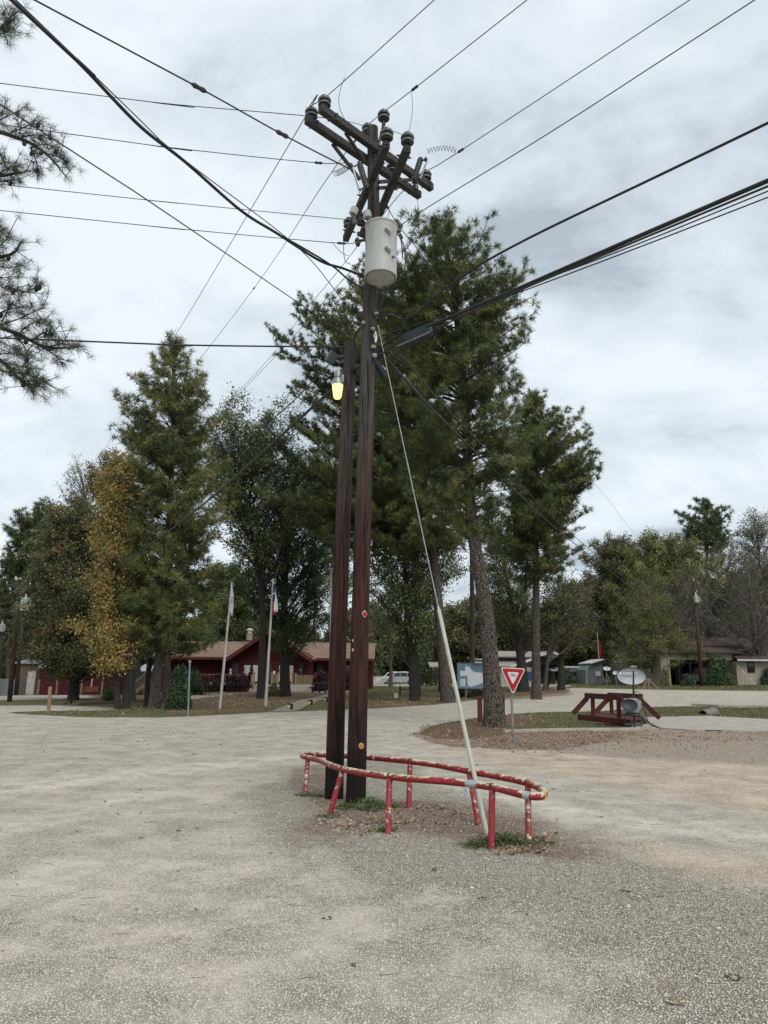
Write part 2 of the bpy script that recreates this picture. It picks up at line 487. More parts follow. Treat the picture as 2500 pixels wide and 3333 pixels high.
# the aggregate shows where the fine dust is worn away
worn = mth(n, l, 'ADD', mrange(n, l, mid, .30, .68, .42, .85), mth(n, l, 'MULTIPLY', att('coarse'), .6), clamp=True)
palef = mth(n, l, 'MULTIPLY', att('pale'), mrange(n, l, noise(n, l, v, 3.3, 6, .7), .30, .62))
worn = mth(n, l, 'MULTIPLY', worn, mth(n, l, 'SUBTRACT', 1.0, mth(n, l, 'MULTIPLY', palef, .65)))
base = mixc(n, l, mrange(n, l, big, .35, .65), (.70, .635, .52), (.60, .55, .46))
base = mixc(n, l, mrange(n, l, mot, .3, .75, 0, .55), base, (.50, .445, .36))
base = mixc(n, l, mth(n, l, 'MULTIPLY', palef, .8), base, (.74, .70, .60))
base = mixc(n, l, mth(n, l, 'MULTIPLY', mrange(n, l, mth(n, l, 'ADD', att('tan'), mth(n, l, 'MULTIPLY', mid, .9)), .60, 1.25), .95), base, (.72, .55, .40))
base = mixc(n, l, mth(n, l, 'MULTIPLY', att('park'), .85), base, (.68, .52, .39))
gs = n.new('ShaderNodeSeparateColor'); l.new(vs.outputs['Color'], gs.inputs[0])
stone = mixc(n, l, mrange(n, l, gs.outputs[0], .1, .9), (.31, .28, .22), (.80, .75, .64))
col = mixc(n, l, mth(n, l, 'MULTIPLY', worn, .55), base, stone)
crev = mth(n, l, 'SUBTRACT', 1.0, mrange(n, l, ve.outputs['Distance'], .02, .26))
col = mixc(n, l, mth(n, l, 'MULTIPLY', mth(n, l, 'MULTIPLY', crev, worn), 1.0), col, (.11, .098, .078))
col = mixc(n, l, mrange(n, l, grain, .55, .8, 0, .35), col, (.2, .18, .14))
# pine straw streaks drifted over the gravel
sv = mapping(n, l, (.8, 5, 1)); st = noise(n, l, sv, 2.2, 6, .75, 1.2)
col = mixc(n, l, mrange(n, l, st, .60, .72, 0, .5), col, (.18, .145, .105))
sm_ = noise(n, l, mapping(n, l, (1, 2.2, 1)), .9, 6, .7, .8)
col = mixc(n, l, mrange(n, l, sm_, .56, .70, 0, .28), col, (.26, .225, .18))
rs = noise(n, l, v, 2.6, 5, .7, .4)
col = mixc(n, l, mth(n, l, 'MULTIPLY', mrange(n, l, rs, .60, .68, 0, .55), att('coarse')), col, (.22, .14, .10))
rag = noise(n, l, v, 3.8, 7, .72, .5)
dn = mth(n, l, 'MULTIPLY', mrange(n, l, mth(n, l, 'ADD', att('dirt'), mth(n, l, 'MULTIPLY', rag, 1.3)), 1.05, 1.6), mrange(n, l, mid, .34, .50, .55, 1))
dn = mth(n, l, 'MULTIPLY', dn, mrange(n, l, gs.outputs[1], .45, .85, 1, .4))
dn = mth(n, l, 'MULTIPLY', dn, 1.25, clamp=True)
col = mixc(n, l, dn, col, mixc(n, l, mot, (.14, .10, .075), (.26, .175, .125)))
ln = noise(n, l, v, 5, 6, .7, .5)
lt = mth(n, l, 'MULTIPLY', mrange(n, l, ln, .36, .6), 1.0)
lt = mth(n, l, 'MULTIPLY', mrange(n, l, mth(n, l, 'ADD', att('litter'), mth(n, l, 'MULTIPLY', mid, .6)), .55, .95), mth(n, l, 'ADD', lt, .25), clamp=True)
lcol = mixc(n, l, noise(n, l, v, 30, 3, .7), (.26, .175, .115), (.11, .072, .048))
col = mixc(n, l, lt, col, lcol)
l.new(col, b.inputs['Base Color'])
hh = mth(n, l, 'ADD', mth(n, l, 'MULTIPLY', mrange(n, l, ve.outputs['Distance'], 0, .3), worn), mth(n, l, 'MULTIPLY', grain, .4))
hh = mth(n, l, 'ADD', hh, mth(n, l, 'MULTIPLY', mot, 1.2))
bumpn(n, l, b, hh, .8, .006)
GRAVEL = m

m, n, l, b = newmat('grass_ground')
b.inputs['Roughness'].default_value = 1; b.inputs['Specular IOR Level'].default_value = .1
v = mapping(n, l)
a1 = noise(n, l, v, .6, 5, .65); a2 = noise(n, l, v, 6, 5, .7); a3 = noise(n, l, v, 40, 3, .7)
gr = mixc(n, l, mrange(n, l, a2, .3, .7), (.125, .125, .06), (.19, .175, .09))
gr = mixc(n, l, mrange(n, l, a3, .35, .7, 0, .6), gr, (.05, .06, .02))
ltc = mixc(n, l, mrange(n, l, a3, .3, .7), (.24, .165, .105), (.11, .075, .05))
ltc = mixc(n, l, mrange(n, l, noise(n, l, v, 14, 3, .7), .56, .68, 0, .7), ltc, (.30, .24, .17))
att_ = n.new('ShaderNodeAttribute'); att_.attribute_name = 'litter'
lf = mrange(n, l, mth(n, l, 'ADD', mth(n, l, 'MULTIPLY', att_.outputs['Fac'], 1.0), mth(n, l, 'MULTIPLY', a1, .8)), .55, 1.0)
lf = mth(n, l, 'MAXIMUM', lf, mrange(n, l, a2, .62, .72, 0, .6))
l.new(mixc(n, l, lf, gr, ltc), b.inputs['Base Color'])
bumpn(n, l, b, mth(n, l, 'ADD', a3, a2), .9, .05)
GRASSG = m

litter_g = mx_(fade(((1340, 2400), (1400, 2355), (1640, 2330), (1790, 2330), (1720, 2362), (1660, 2370), (1700, 2400), (1500, 2420)), .6),
               fade(((150, 2322), (420, 2305), (640, 2312), (880, 2300), (1180, 2260), (1180, 2240), (700, 2245), (420, 2255), (240, 2265), (430, 2290)), 1.6, .95),
               fade(((1180, 2280), (1420, 2268), (1900, 2236), (1900, 2262), (1600, 2290), (1180, 2315)), 1.5, .7),
               fade(((-300, 2262), (900, 2250), (900, 2225), (-300, 2235)), 3, .6))
xs = np.unique(np.round(np.concatenate([np.arange(-400, -60, 12), np.arange(-60, 61, 1.5), np.arange(60, 401, 12), np.arange(1, 26, .3)]), 2))
ys = np.unique(np.round(np.concatenate([np.arange(-200, -10, 12), np.arange(-10, 100, 1.5), np.arange(100, 601, 12), np.arange(17, 31, .3)]), 2))
mb = MB()
X, Y = np.meshgrid(xs, ys); Z = tz(X, Y)
mb.v = np.stack([X.ravel(), Y.ravel(), Z.ravel()], 1).tolist()
nx = len(xs)
mb.f = [(j * nx + i, j * nx + i + 1, (j + 1) * nx + i + 1, (j + 1) * nx + i) for j in range(len(ys) - 1) for i in range(nx - 1)]
gnd = mb.build('ground', GRASSG, origin=(0, 0, 0), smooth=True)
add_masks(gnd, {'litter': litter_g}); tag(gnd, kind='structure')
rmask = {'coarse': mx_(apron, lambda co: park(co) * .9), 'dirt': dirt, 'tan': mx_(tan, tan2), 'park': park, 'litter': litter_r, 'pale': pale}
sheet('gravel_road', road_poly, GRAVEL, .012, [island], .42, rmask, wob=.05)
fm = {'coarse': lambda c: c[:, 0] * 0, 'litter': lambda c: c[:, 0] * 0 + .12}
sheet('side_road', gp((-500, 2268), (0, 2266), (150, 2262), (300, 2262), (330, 2270), (200, 2277), (0, 2280), (-500, 2292)), GRAVEL, .012, (), 1.2, fm, wob=.15)
sheet('back_road', gp((1150, 2228), (1400, 2225), (1850, 2224), (2010, 2222), (2020, 2224), (1880, 2229), (1840, 2238), (1500, 2234), (1400, 2235), (1150, 2232)), GRAVEL, .014, (), 2.0, fm, wob=.2)
CONC = M('concrete', (.42, .39, .33), (.33, .30, .25), 2.5, .9, .4, .01)
PATHM = M('path_dirt', (.30, .255, .195), (.22, .185, .14), 2.5, .95, .4, .01)
PATH_POLY = gp((880, 2318), (940, 2292), (985, 2278), (1040, 2266), (1085, 2257), (1120, 2258), (1085, 2270), (1040, 2280), (1000, 2298), (962, 2316))
sheet('footpath', gp((880, 2318), (940, 2292), (985, 2278), (1040, 2266), (1085, 2257), (1120, 2258), (1085, 2270), (1040, 2280), (1000, 2298), (962, 2316)), PATHM, .02, (), .6, wob=.06)
sheet('patio_slab', gp((935, 2246), (1130, 2244), (1140, 2252), (1090, 2256), (960, 2252)), CONC, .014, (), 1.5, wob=.08)
sheet('patio_slab', gp((560, 2266), (640, 2260), (760, 2258), (765, 2262), (700, 2268), (640, 2276), (600, 2278)), CONC, .014, (), 1.5, wob=.05)
def slab(name, pp, h, mat):
    mb = MB(); pl = gp(*pp); N = len(pl)
    z = max(float(tz(*p)) for p in pl)
    mb.v = [(p[0], p[1], z - .3) for p in pl] + [(p[0], p[1], z + h) for p in pl]
    mb.f = [tuple(range(N, 2 * N))] + [(i, (i + 1) % N, N + (i + 1) % N, N + i) for i in range(N)]
    return tag(mb.build(name, mat), kind='structure')
slab('concrete_slab', ((2100, 2344), (2300, 2350), (2620, 2352), (2620, 2384), (2400, 2384), (2240, 2380), (2150, 2374), (2120, 2360)), .05, CONC)
slab('driveway_strip', ((2250, 2298), (2330, 2291), (2420, 2287), (2700, 2287), (2700, 2303), (2500, 2303), (2340, 2303)), .045, CONC)
# narrow concrete edging of the gravel bay
mb = MB()
pl = [G(*p) for p in ((1640, 2384), (1760, 2380), (1880, 2378), (2000, 2377), (2085, 2376))]
for i in range(len(pl) - 1): mb.beam(pl[i] + Vector((0, 0, .02)), pl[i + 1] + Vector((0, 0, .02)), .12, .10)
tag(mb.build('kerb', CONC), kind='structure')
# ================================================================ MAIN UTILITY POLE
def px_r(wpx, P):
    "radius of something wpx photo-pixels wide at point P"
    dep = P.y * math.cos(_p) + (P.z - 1.6) * math.sin(_p)
    return wpx * dep / F_PX / 2
def polemat(name):
    m, n, l, b = newmat(name)
    b.inputs['Roughness'].default_value = .85; b.inputs['Specular IOR Level'].default_value = .2
    t = n.new('ShaderNodeTexCoord'); mp = n.new('ShaderNodeMapping'); mp.inputs['Scale'].default_value = (26, 26, .9)
    l.new(t.outputs['Object'], mp.inputs[0]); s = n.new('ShaderNodeSeparateXYZ'); l.new(t.outputs['Object'], s.inputs[0])
    g = noise(n, l, mp.outputs[0], 1.6, 7, .7, .6)
    g2 = noise(n, l, t.outputs['Object'], 3, 4, .6)
    h = mth(n, l, 'ADD', s.outputs['Z'], mth(n, l, 'MULTIPLY', g2, 1.6))
    low = mixc(n, l, mrange(n, l, g, .35, .68), (.024, .010, .008), (.082, .036, .027))
    up = mixc(n, l, mrange(n, l, g, .35, .68), (.032, .028, .026), (.115, .098, .090))
    col = mixc(n, l, mrange(n, l, h, 3.4, 6.2), low, up)
    tar = mrange(n, l, h, 1.1, 2.5, .82, 0)
    col = mixc(n, l, tar, col, (.012, .009, .010))
    crk = noise(n, l, mp.outputs[0], .9, 3, .5, 1.2)
    col = mixc(n, l, mrange(n, l, crk, .59, .63, 0, .9), col, (.010, .007, .006))
    l.new(col, b.inputs['Base Color'])
    bumpn(n, l, b, mth(n, l, 'ADD', g, mth(n, l, 'MULTIPLY', crk, -.6)), 1.0, .02)
    return m
POLE = polemat('creosote_pole')
ARM = M('weathered_arm', (.070, .066, .064), (.032, .031, .032), 3, .9, .5, .01, (2, 14, 14))
GALV = M('galvanised', (.36, .37, .37), (.24, .25, .25), 12, .45, .1, .003, metal=.7)
DARKM = M('dark_iron', (.055, .052, .05), (.10, .085, .075), 20, .6, .2, .003, metal=.4)
PORC = M('insulator_porcelain', (.022, .026, .026), (.045, .05, .05), 9, .28, spec=.6)
PORCG = M('grey_porcelain', (.17, .18, .19), (.11, .115, .12), 9, .35, spec=.6)
RIM = M('insulator_rim', (.22, .25, .26), (.14, .16, .17), 10, .4)
TANK = M('tank_paint', (.43, .445, .42), (.33, .335, .30), 3.5, .5, .05, .002, (3, 3, .7), spec=.4, ramp=(.45, .75), detail=8)
WIRE = M('wire_dark', (.035, .036, .04), (.06, .06, .065), 10, .5)
CABLE = M('cable_black', (.018, .020, .022), (.03, .034, .034), 8, .55)
WHITEP = M('white_plastic', (.7, .71, .69), (.6, .6, .58), 8, .5)
Y0 = 9.25
def shaft(mb, pts, Y, n=28, rs=None):
    P = [atY(x, y, Y) for x, y, w in pts]; P[0].z = -.15
    r = [px_r(w, p) for (x, y, w), p in zip(pts, P)]
    Q = []; R = []
    for i in range(len(P) - 1):
        for k in range(8):
            t = k / 8; Q.append(P[i].lerp(P[i + 1], t)); R.append(r[i] * (1 - t) + r[i + 1] * t)
    Q.append(P[-1]); R.append(r[-1])
    mb.tube(Q, R, n); return P, r
base = ground(-.318, Y0)
POL = thing('utility_pole', 'tall dark creosoted pole carrying crossarms, insulators and a pale grey transformer', 'utility pole', base)
mb = MB(); PP, PR = shaft(mb, [(1157, 2650, 66), (1174, 1959, 57), (1187, 1507, 52), (1201, 1055, 46), (1216, 678, 39), (1213, 417, 35)], Y0)
mb.build('shaft', POLE, POL, smooth='auto')
def paxis(z):
    for a, b in zip(PP, PP[1:]):
        if a.z <= z <= b.z or b is PP[-1]:
            return a.lerp(b, (z - a.z) / (b.z - a.z))
def insulator(c, parent, s=1.0, tilt=(0, 0, 1)):
    "double skirt pin insulator whose middle is at c"
    ax = Vector(tilt).normalized(); b = c - ax * .08 * s
    mb = MB(); mb.lathe([(.018 * s, .0), (.045 * s, 0), (.050 * s, .012 * s), (.078 * s, .018 * s), (.088 * s, .035 * s), (.082 * s, .052 * s), (.055 * s, .064 * s), (.050 * s, .076 * s), (.078 * s, .084 * s), (.092 * s, .100 * s), (.088 * s, .122 * s), (.062 * s, .135 * s), (.045 * s, .138 * s), (.038 * s, .148 * s), (.046 * s, .158 * s), (.046 * s, .172 * s), (.02 * s, .178 * s)], b, ax, 24)
    o = mb.build('insulator', PORC, parent, smooth='auto')
    mb = MB(); mb.lathe([(.083 * s, .018 * s), (.0905 * s, .026 * s), (.0905 * s, .036 * s), (.084 * s, .036 * s)], b, ax, 24)
    mb.lathe([(.085 * s, .084 * s), (.0945 * s, .094 * s), (.0945 * s, .104 * s), (.088 * s, .104 * s)], b, ax, 24)
    mb.build('rim', RIM, o, smooth='auto')
    mb = MB(); mb.tube([b - ax * .10 * s, b + ax * .02], .014, 8); mb.lathe([(.03, 0), (.03, .015)], b - ax * .085 * s, ax, 10)
    mb.build('pin', DARKM, o)
    return b + ax * .17 * s
zA = 9.25; zB = 8.55
def arm(p0, p1, z, nm='crossarm'):
    a = atZ(*p0, z); c = atZ(*p1, z); mb = MB(); mb.beam(a, c, .095, .115)
    mb.build(nm, ARM, POL, bevel=.006); return a, c
A0, A1 = arm((997, 388), (1366, 637), zA)
B0, B1 = arm((1042, 352), (1405, 612), zA)
C0, C1 = arm((1259, 468), (1125, 778), zB)
D0, D1 = arm((1327, 482), (1222, 725), zB)
TOP = {}
def ins_on(key, a, c, px, py, z):
    "insulator standing on the bar a-c below the photo point"
    p = atZ(px, py, z + .145)
    d = (c - a).normalized(); q = a + d * (p - a).dot(d)
    TOP[key] = insulator(Vector((q.x, q.y, z + .15)), POL)
ins_on('A0', A0, A1, 1019, 366, zA); ins_on('B0', B0, B1, 1061, 329, zA)
ins_on('A1', A0, A1, 1200, 545, zA); ins_on('A2', A0, A1, 1262, 560, zA)
ins_on('B1', B0, B1, 1394, 568, zA)
ins_on('C0', C0, C1, 1248, 437, zB); ins_on('D0', D0, D1, 1312, 451, zB)
ins_on('C1', C0, C1, 1121, 725, zB)
top = PP[-1]
rp = atY(1249, 377, Y0 - .02)
TOP['R'] = insulator(rp, POL)
q = atY(1197, 421, Y0 + .2); TOP['L'] = insulator(q, POL)
mb = MB(); mb.tube(spline([paxis(9.2) + Vector((.06, -.05, 0)), paxis(9.4) + Vector((.10, -.05, .02)), rp + Vector((-.01, .0, -.2)), rp + Vector((0, 0, -.08))], 5), .022, 8)
mb.tube([top + Vector((0, .1, -.3)), q + Vector((0, 0, -.08))], .02, 8)
mb.build('ridge_pin', DARKM, POL, smooth=True)
# braces
br = []
for (p0, z0), (p1, z1) in ((((1082, 468), zA), ((1172, 585), 0)), (((1124, 432), zA), ((1190, 530), 0)), (((1303, 608), zA), ((1232, 612), 0)), (((1342, 585), zA), ((1234, 592), 0))):
    a = atZ(*p0, z0 - .07); pz = atY(*p1, Y0 - .08)
    mb = MB(); mb.beam(a, pz, .035, .05); mb.build('brace', ARM, POL, bevel=.004)
mb = MB(); mb.beam(C0.lerp(C1, .3) + Vector((0, 0, -.06)), paxis(8.1) + Vector((0, -.09, 0)), .03, .045); mb.build('brace', ARM, POL)
mb = MB(); mb.beam(D0.lerp(D1, .35) + Vector((0, 0, -.06)), paxis(8.1) + Vector((.09, -.0, 0)), .03, .045); mb.build('brace', ARM, POL)
# through bolts and washers
for a, c, ts in ((A0, A1, (.06, .5, .93)), (B0, B1, (.1, .47, .95)), (C0, C1, (.12, .5, .9)), (D0, D1, (.1, .5))):
    for t in ts:
        p = a.lerp(c, t); d = (c - a).normalized().cross(Vector((0, 0, 1)))
        mb = MB(); mb.tube([p - d * .11, p + d * .11], .009, 6); mb.lathe([(.02, 0), (.02, .012)], p + d * .07, d, 6); mb.lathe([(.02, 0), (.02, .012)], p - d * .08, d, 6)
        mb.build('bolt', DARKM, POL)
# fused cutouts
def ribbed(mb, a, c, r=.042, n=9):
    a = Vector(a); c = Vector(c); L = (c - a).length; prof = [(.02, 0)]
    for i in range(n):
        h = L * (i + .15) / n; prof += [(r * .62, h), (r, h + L * .25 / n), (r, h + L * .4 / n), (r * .62, h + L * .6 / n)]
    prof += [(.02, L)]; mb.lathe(prof, a, c - a, 18)
def cutout(a, c, ta, tb, Y):
    a = atY(*a, Y); c = atY(*c, Y); ta = atY(*ta, Y - .12); tb = atY(*tb, Y - .12)
    mb = MB(); ribbed(mb, a, c, .045, 11); o = mb.build('cutout_insulator', PORCG, POL, smooth='auto')
    mb = MB(); mb.tube([ta, tb], .014, 8); mb.build('fuse_tube', GALV, o, smooth='auto')
    mb = MB(); mb.beam(a, ta, .03, .02); mb.box(a, (.06, .05, .04)); mb.lathe([(.022, 0), (.028, .03), (.012, .06)], ta + Vector((-.02, 0, 0)), (0, -.3, 1), 8)
    mb.build('cutout_bracket', DARKM, o); mb = MB(); mb.beam(c, tb, .03, .02)
    mb.tube(spline([tb, tb + Vector((.03, -.04, -.03)), tb + Vector((0, -.03, -.07))], 4), .006, 6)
    mb.build('cutout_bracket', DARKM, o)
cutout((1170, 532), (1193, 608), (1148, 545), (1169, 618), 8.75)
cutout((1369, 518), (1347, 585), (1390, 525), (1367, 582), 9.25)
# insulated hanger at the far end of the arm
mb = MB(); p = atY(1352, 600, 9.4); mb.lathe([(.02, 0), (.045, .02), (.05, .08), (.03, .12), (.05, .15), (.03, .2)], p + Vector((0, 0, -.12)), (0, 0, 1), 16)
mb.build('arrester', PORC, POL, smooth='auto')
# ---- transformer
tcx = atY(1240, 830, 8.84)
TC = Vector((tcx.x, 8.84, 0))
zt = atY(1240, 742, 8.84).z; zb = atY(1242, 905, 8.84).z
R_T = .222
mb = MB()
mb.lathe([(R_T - .03, -.0), (R_T - .03, .03), (R_T - .012, .03), (R_T - .012, .0), (R_T, 0), (R_T + .004, .012), (R_T, .03), (R_T, zt - zb - .03), (R_T + .003, zt - zb - .02), (R_T + .003, zt - zb), (0.01, zt - zb + .01)], TC + Vector((0, 0, zb)), (0, 0, 1), 48)
tank = mb.build('transformer_tank', TANK, POL, smooth='auto')
mb = MB(); mb.lathe([(R_T + .010, -.012), (R_T + .014, 0), (R_T + .010, .015), (R_T - .05, .035), (.01, .045)], TC + Vector((0, 0, zt)), (0, 0, 1), 48)
mb.build('lid', TANK, tank, smooth='auto')
mb = MB(); mb.lathe([(.016, 0), (.016, -.012)], TC + Vector((0, 0, zb + .028)), (0, 0, -1), 8); mb.build('drain_plug', DARKM, tank)
for py in (752, 812):
    a = atY(1262, py, 8.64); d = Vector((a.x - TC.x, a.y - TC.y, 0)).normalized(); s_ = d.cross(Vector((0, 0, 1)))
    o = TC + d * (R_T + .012); o.z = a.z
    mb = MB(); Rm = Matrix((s_, d, Vector((0, 0, 1)))).transposed() @ Matrix.Rotation(math.radians(-38), 3, 'Y')
    mb.box(o + d * .012, (.105, .03, .045), Rm); mb.box(o + d * .03, (.075, .02, .028), Rm)
    mb.build('lifting_lug', TANK, tank, bevel=.006)
a = atY(1282, 836, 8.66); mb = MB(); d = Vector((a.x - TC.x, a.y - TC.y, 0)).normalized(); o = TC + d * R_T; o.z = a.z
mb.tube([o, o + d * .04], .010, 8); mb.tube([o + d * .03 + Vector((-.02, 0, .015)), o + d * .03 + Vector((.02, 0, -.02))], .007, 6)
mb.build('valve', DARKM, tank)
for (b0, c0, cp) in (((1156, 728), (1150, 694), (1155, 684)), ((1206, 730), (1197, 706), (1194, 693))):
    Yb = 8.8; a = atY(*b0, Yb); c = atY(*c0, Yb); e = atY(*cp, Yb); ax = (c - a).normalized()
    mb = MB(); ribbed(mb, a, c, .036, 5); o = mb.build('bushing', PORCG, tank, smooth='auto')
    mb = MB(); mb.lathe([(.045, -.02), (.058, -.015), (.058, .07), (.05, .085), (.01, .09)], c, (e - c + Vector((0, 0, .02))), 20); mb.build('bushing_cap', TANK, o, smooth='auto')
# clutter of clamps, arresters and brackets left of the tank
mb = MB()
for (x, y, r, h) in ((1172, 735, .055, .10), (1186, 742, .045, .08), (1180, 768, .05, .14), (1190, 788, .03, .08), (1174, 715, .035, .1)):
    p = atY(x, y, 8.95); mb.lathe([(r * .5, 0), (r, .01), (r, h * .4), (r * .6, h * .5), (r, h * .6), (r * .8, h)], p, (.2, -.2, 1), 12)
for x, y in ((1156, 783), (1158, 793)):
    p = atY(x, y, 8.85); mb.lathe([(.02, 0), (.04, .01), (.04, .05), (.02, .06)], p, (1, .2, .1), 12)
    mb.tube([p, atY(1190, 780, 8.95)], .012, 6)
mb.beam(atY(1165, 760, 8.95), atY(1200, 775, 9.1), .04, .05)
mb.build('arrester_bracket', DARKM, POL, smooth='auto')
mb = MB()
for x, y in ((1296, 757), (1298, 770), (1302, 778)):
    p = atY(x, y, 8.85); mb.lathe([(.018, 0), (.024, .02), (.018, .05)], p, (.6, -.4, .4), 10)
mb.box(atY(1291, 752, 8.9), (.05, .05, .1)); mb.build('secondary_terminal', DARKM, POL)
mb = MB(); mb.beam(TC + Vector((-.05, .2, zt - .12)), paxis(zt - .12) + Vector((0, -.05, 0)), .16, .06); mb.build('tank_bracket', GALV, POL); mb = MB(); mb.beam(TC + Vector((-.05, .2, zb + .15)), paxis(zb + .15) + Vector((0, -.05, 0)), .16, .06)
mb.build('tank_bracket', GALV, POL)
# ---- jumpers and coils on the pole top
def jump(pts, r=.004, nm='jumper_wire', mat=None):
    P = [atY(x, y, Y) for x, y, Y in pts]
    mb = MB(); mb.tube(spline(P, 8), r, 6, cap=False); return mb.build(nm, mat or WIRE, POL, smooth=True)
jump([(1122, 252, 7.9), (1106, 300, 8.0), (1104, 345, 8.15), (1124, 394, 8.4)])
jump([(1124, 394, 8.4), (1160, 402, 8.7), (1190, 412, 8.9)])
jump([(1340, 300, 8.3), (1343, 350, 8.3), (1338, 395, 8.3), (1330, 436, 8.2)])
jump([(1268, 425, 8.3), (1290, 430, 8.3), (1305, 437, 8.25)])
jump([(1359, 652, 9.6), (1362, 700, 9.6), (1352, 740, 9.6), (1330, 760, 9.4), (1335, 752, 9.3)])
jump([(1268, 678, 9.0), (1262, 705, 9.0), (1248, 722, 8.9)])
jump([(1242, 535, 8.6), (1262, 528, 8.6), (1294, 508, 8.5)])
jump([(1205, 600, 8.9), (1200, 650, 8.9), (1195, 690, 8.85)], .006)
jump([(1185, 620, 8.8), (1175, 650, 8.7), (1160, 668, 8.8)], .005)
jump([(1082, 788, 8.9), (1090, 800, 8.9), (1115, 825, 9.0), (1135, 832, 9.1)])
jump([(1118, 790, 8.9), (1119, 820, 8.9), (1124, 850, 9.0), (1140, 860, 9.1)], .005)
jump([(1300, 765, 8.8), (1314, 800, 8.75), (1320, 850, 8.75), (1308, 900, 8.8), (1282, 930, 8.9), (1250, 945, 9.1), (1225, 940, 9.2)], .009)
jump([(1303, 770, 8.8), (1308, 800, 8.75), (1310, 840, 8.75)], .009)
jump([(1170, 800, 8.9), (1165, 770, 8.9), (1180, 740, 8.9)], .007)
def coil(a, c, Ya, Yc, turns, r, sag=0):
    a = atY(*a, Ya); c = atY(*c, Yc); d = (c - a).normalized(); x = d.cross(Vector((0, 0, 1))).normalized(); y = x.cross(d); pts = []
    N = turns * 10
    for i in range(N + 1):
        t = i / N; an = 2 * math.pi * turns * t
        pts.append(a.lerp(c, t) + x * r * math.cos(an) + y * r * math.sin(an) + Vector((0, 0, sag * 4 * t * (1 - t))))
    mb = MB(); mb.tube(pts, .0038, 4, cap=False); mb.build('coiled_lead', WIRE, POL, smooth=True)
coil((1390, 494), (1484, 490), 8.9, 8.85, 9, .035, .05)
coil((1088, 566), (1135, 540), 8.4, 8.6, 8, .035, -.02)
# hardware round the lower cable attachment and the markers
for x, y in ((1214, 1072), (1222, 1096), (1216, 1130), (1220, 1158), (1183, 1052), (1225, 1022)):
    mb = MB(); p = atY(x, y, Y0 - .1); mb.box(p, (.05, .05, .045)); mb.tube([p + Vector((0, .1, 0)), p + Vector((0, -.05, 0))], .01, 6); mb.build('cable_clamp', GALV, POL)
mb = MB(); mb.tube([atY(1222, 1080, 9.13), atY(1224, 1102, 9.12), atY(1222, 1115, 9.11)], [.012, .02, .012], 10); mb.build('strain_insulator', WHITEP, POL, smooth='auto')
RED = M('reflector_red', (.42, .012, .012), (.36, .01, .01), 20, .35)
AMB = M('reflector_amber', (.55, .25, .03), (.42, .16, .03), 60, .3)
def disc(nm, px, py, rad, mat, rimm, lugs):
    z = atY(px, py, 9.12).z; ax_ = paxis(z); x = atY(px, py, 9.12).x
    dx = x - ax_.x; rr = px_r(60, ax_) + .004; dy = -math.sqrt(max(rr * rr - dx * dx, 1e-4))
    nrm = Vector((dx, dy, 0)).normalized(); c = Vector((ax_.x + dx, ax_.y + dy, z)) + nrm * .004
    mb = MB(); mb.lathe([(rad * 1.13, 0), (rad * 1.13, .006), (rad, .008)], c, nrm, 28)
    if lugs:
        for s in (-1, 1): mb.lathe([(rad * .33, 0), (rad * .33, .005)], c + Vector((0, 0, s * rad * 1.12)), nrm, 12)
    o = mb.build(nm, rimm, POL)
    mb = MB(); mb.lathe([(rad, .0065), (rad * .98, .0115), (rad * .5, .013)], c, nrm, 28); mb.build('lens', mat, o, smooth='auto')
disc('reflector', 1186, 1998, .031, RED, WHITEP, True)
disc('reflector', 1175, 2429, .034, AMB, GALV, False)
for t, py in (('4', 2086), ('8', 2116)):
    z = atY(1148, py, 9.2).z; a = paxis(z); r_ = px_r(60, a) + .003; nx_ = atY(1149, py, 9.2).x - a.x
    nx_ = max(-r_ * .9, nx_); nn = Vector((nx_, -math.sqrt(r_ * r_ - nx_ * nx_), 0)).normalized()
    xx = Vector((0, 0, 1)).cross(nn); mt = Matrix.Translation(a + nn * (r_ + .002)) @ Matrix((xx, Vector((0, 0, 1)), nn)).transposed().to_4x4()
    textmesh('number_tag', t, WHITEP, POL, mt, .055)

# ================================================================ STUB POLE WITH SECURITY LIGHT
YS = 9.62
SB = ground(atY(1087, 2605, YS).x, YS)
STUB = thing('stub_pole', 'shorter dark wooden pole with a lit yellow security lamp, left of the tall pole', 'pole', SB)
mb = MB(); SP, SR = shaft(mb, [(1086, 2630, 62), (1100, 2110, 55), (1124, 1507, 46), (1141, 1118, 40)], YS); mb.build('shaft', POLE, STUB, smooth='auto')
LL = atY(1099, 1262, YS - .16)
mb = MB(); h = lambda py: atY(1100, py, YS - .16).z
lx = Vector((LL.x, LL.y, 0))
mb.lathe([(.035, h(1232) - h(1262)), (.052, h(1228) - h(1262)), (.052, h(1212) - h(1262)), (.045, h(1209) - h(1262)), (.02, h(1208) - h(1262))], LL, (0, 0, 1), 24)
lamp = mb.build('lamp_housing', GALV, STUB, smooth='auto')
mb = MB(); mb.lathe([(.018, 0), (.022, .01), (.022, .05), (.012, .06)], Vector((LL.x + .01, LL.y, h(1209))), (0, 0, 1), 16); mb.build('photocell', WHITEP, lamp, smooth='auto')
mb = MB(); mb.lathe([(.080, h(1254) - h(1262)), (.078, h(1246) - h(1262)), (.056, h(1232) - h(1262)), (.05, h(1230) - h(1262))], LL, (0, 0, 1), 32); mb.build('reflector_ring', GALV, lamp, smooth=False)
m, n, l, b = newmat('lamp_lens'); b.inputs['Base Color'].default_value = (.8, .8, .3, 1); b.inputs['Emission Color'].default_value = (1.0, .95, .30, 1); b.inputs['Emission Strength'].default_value = .8
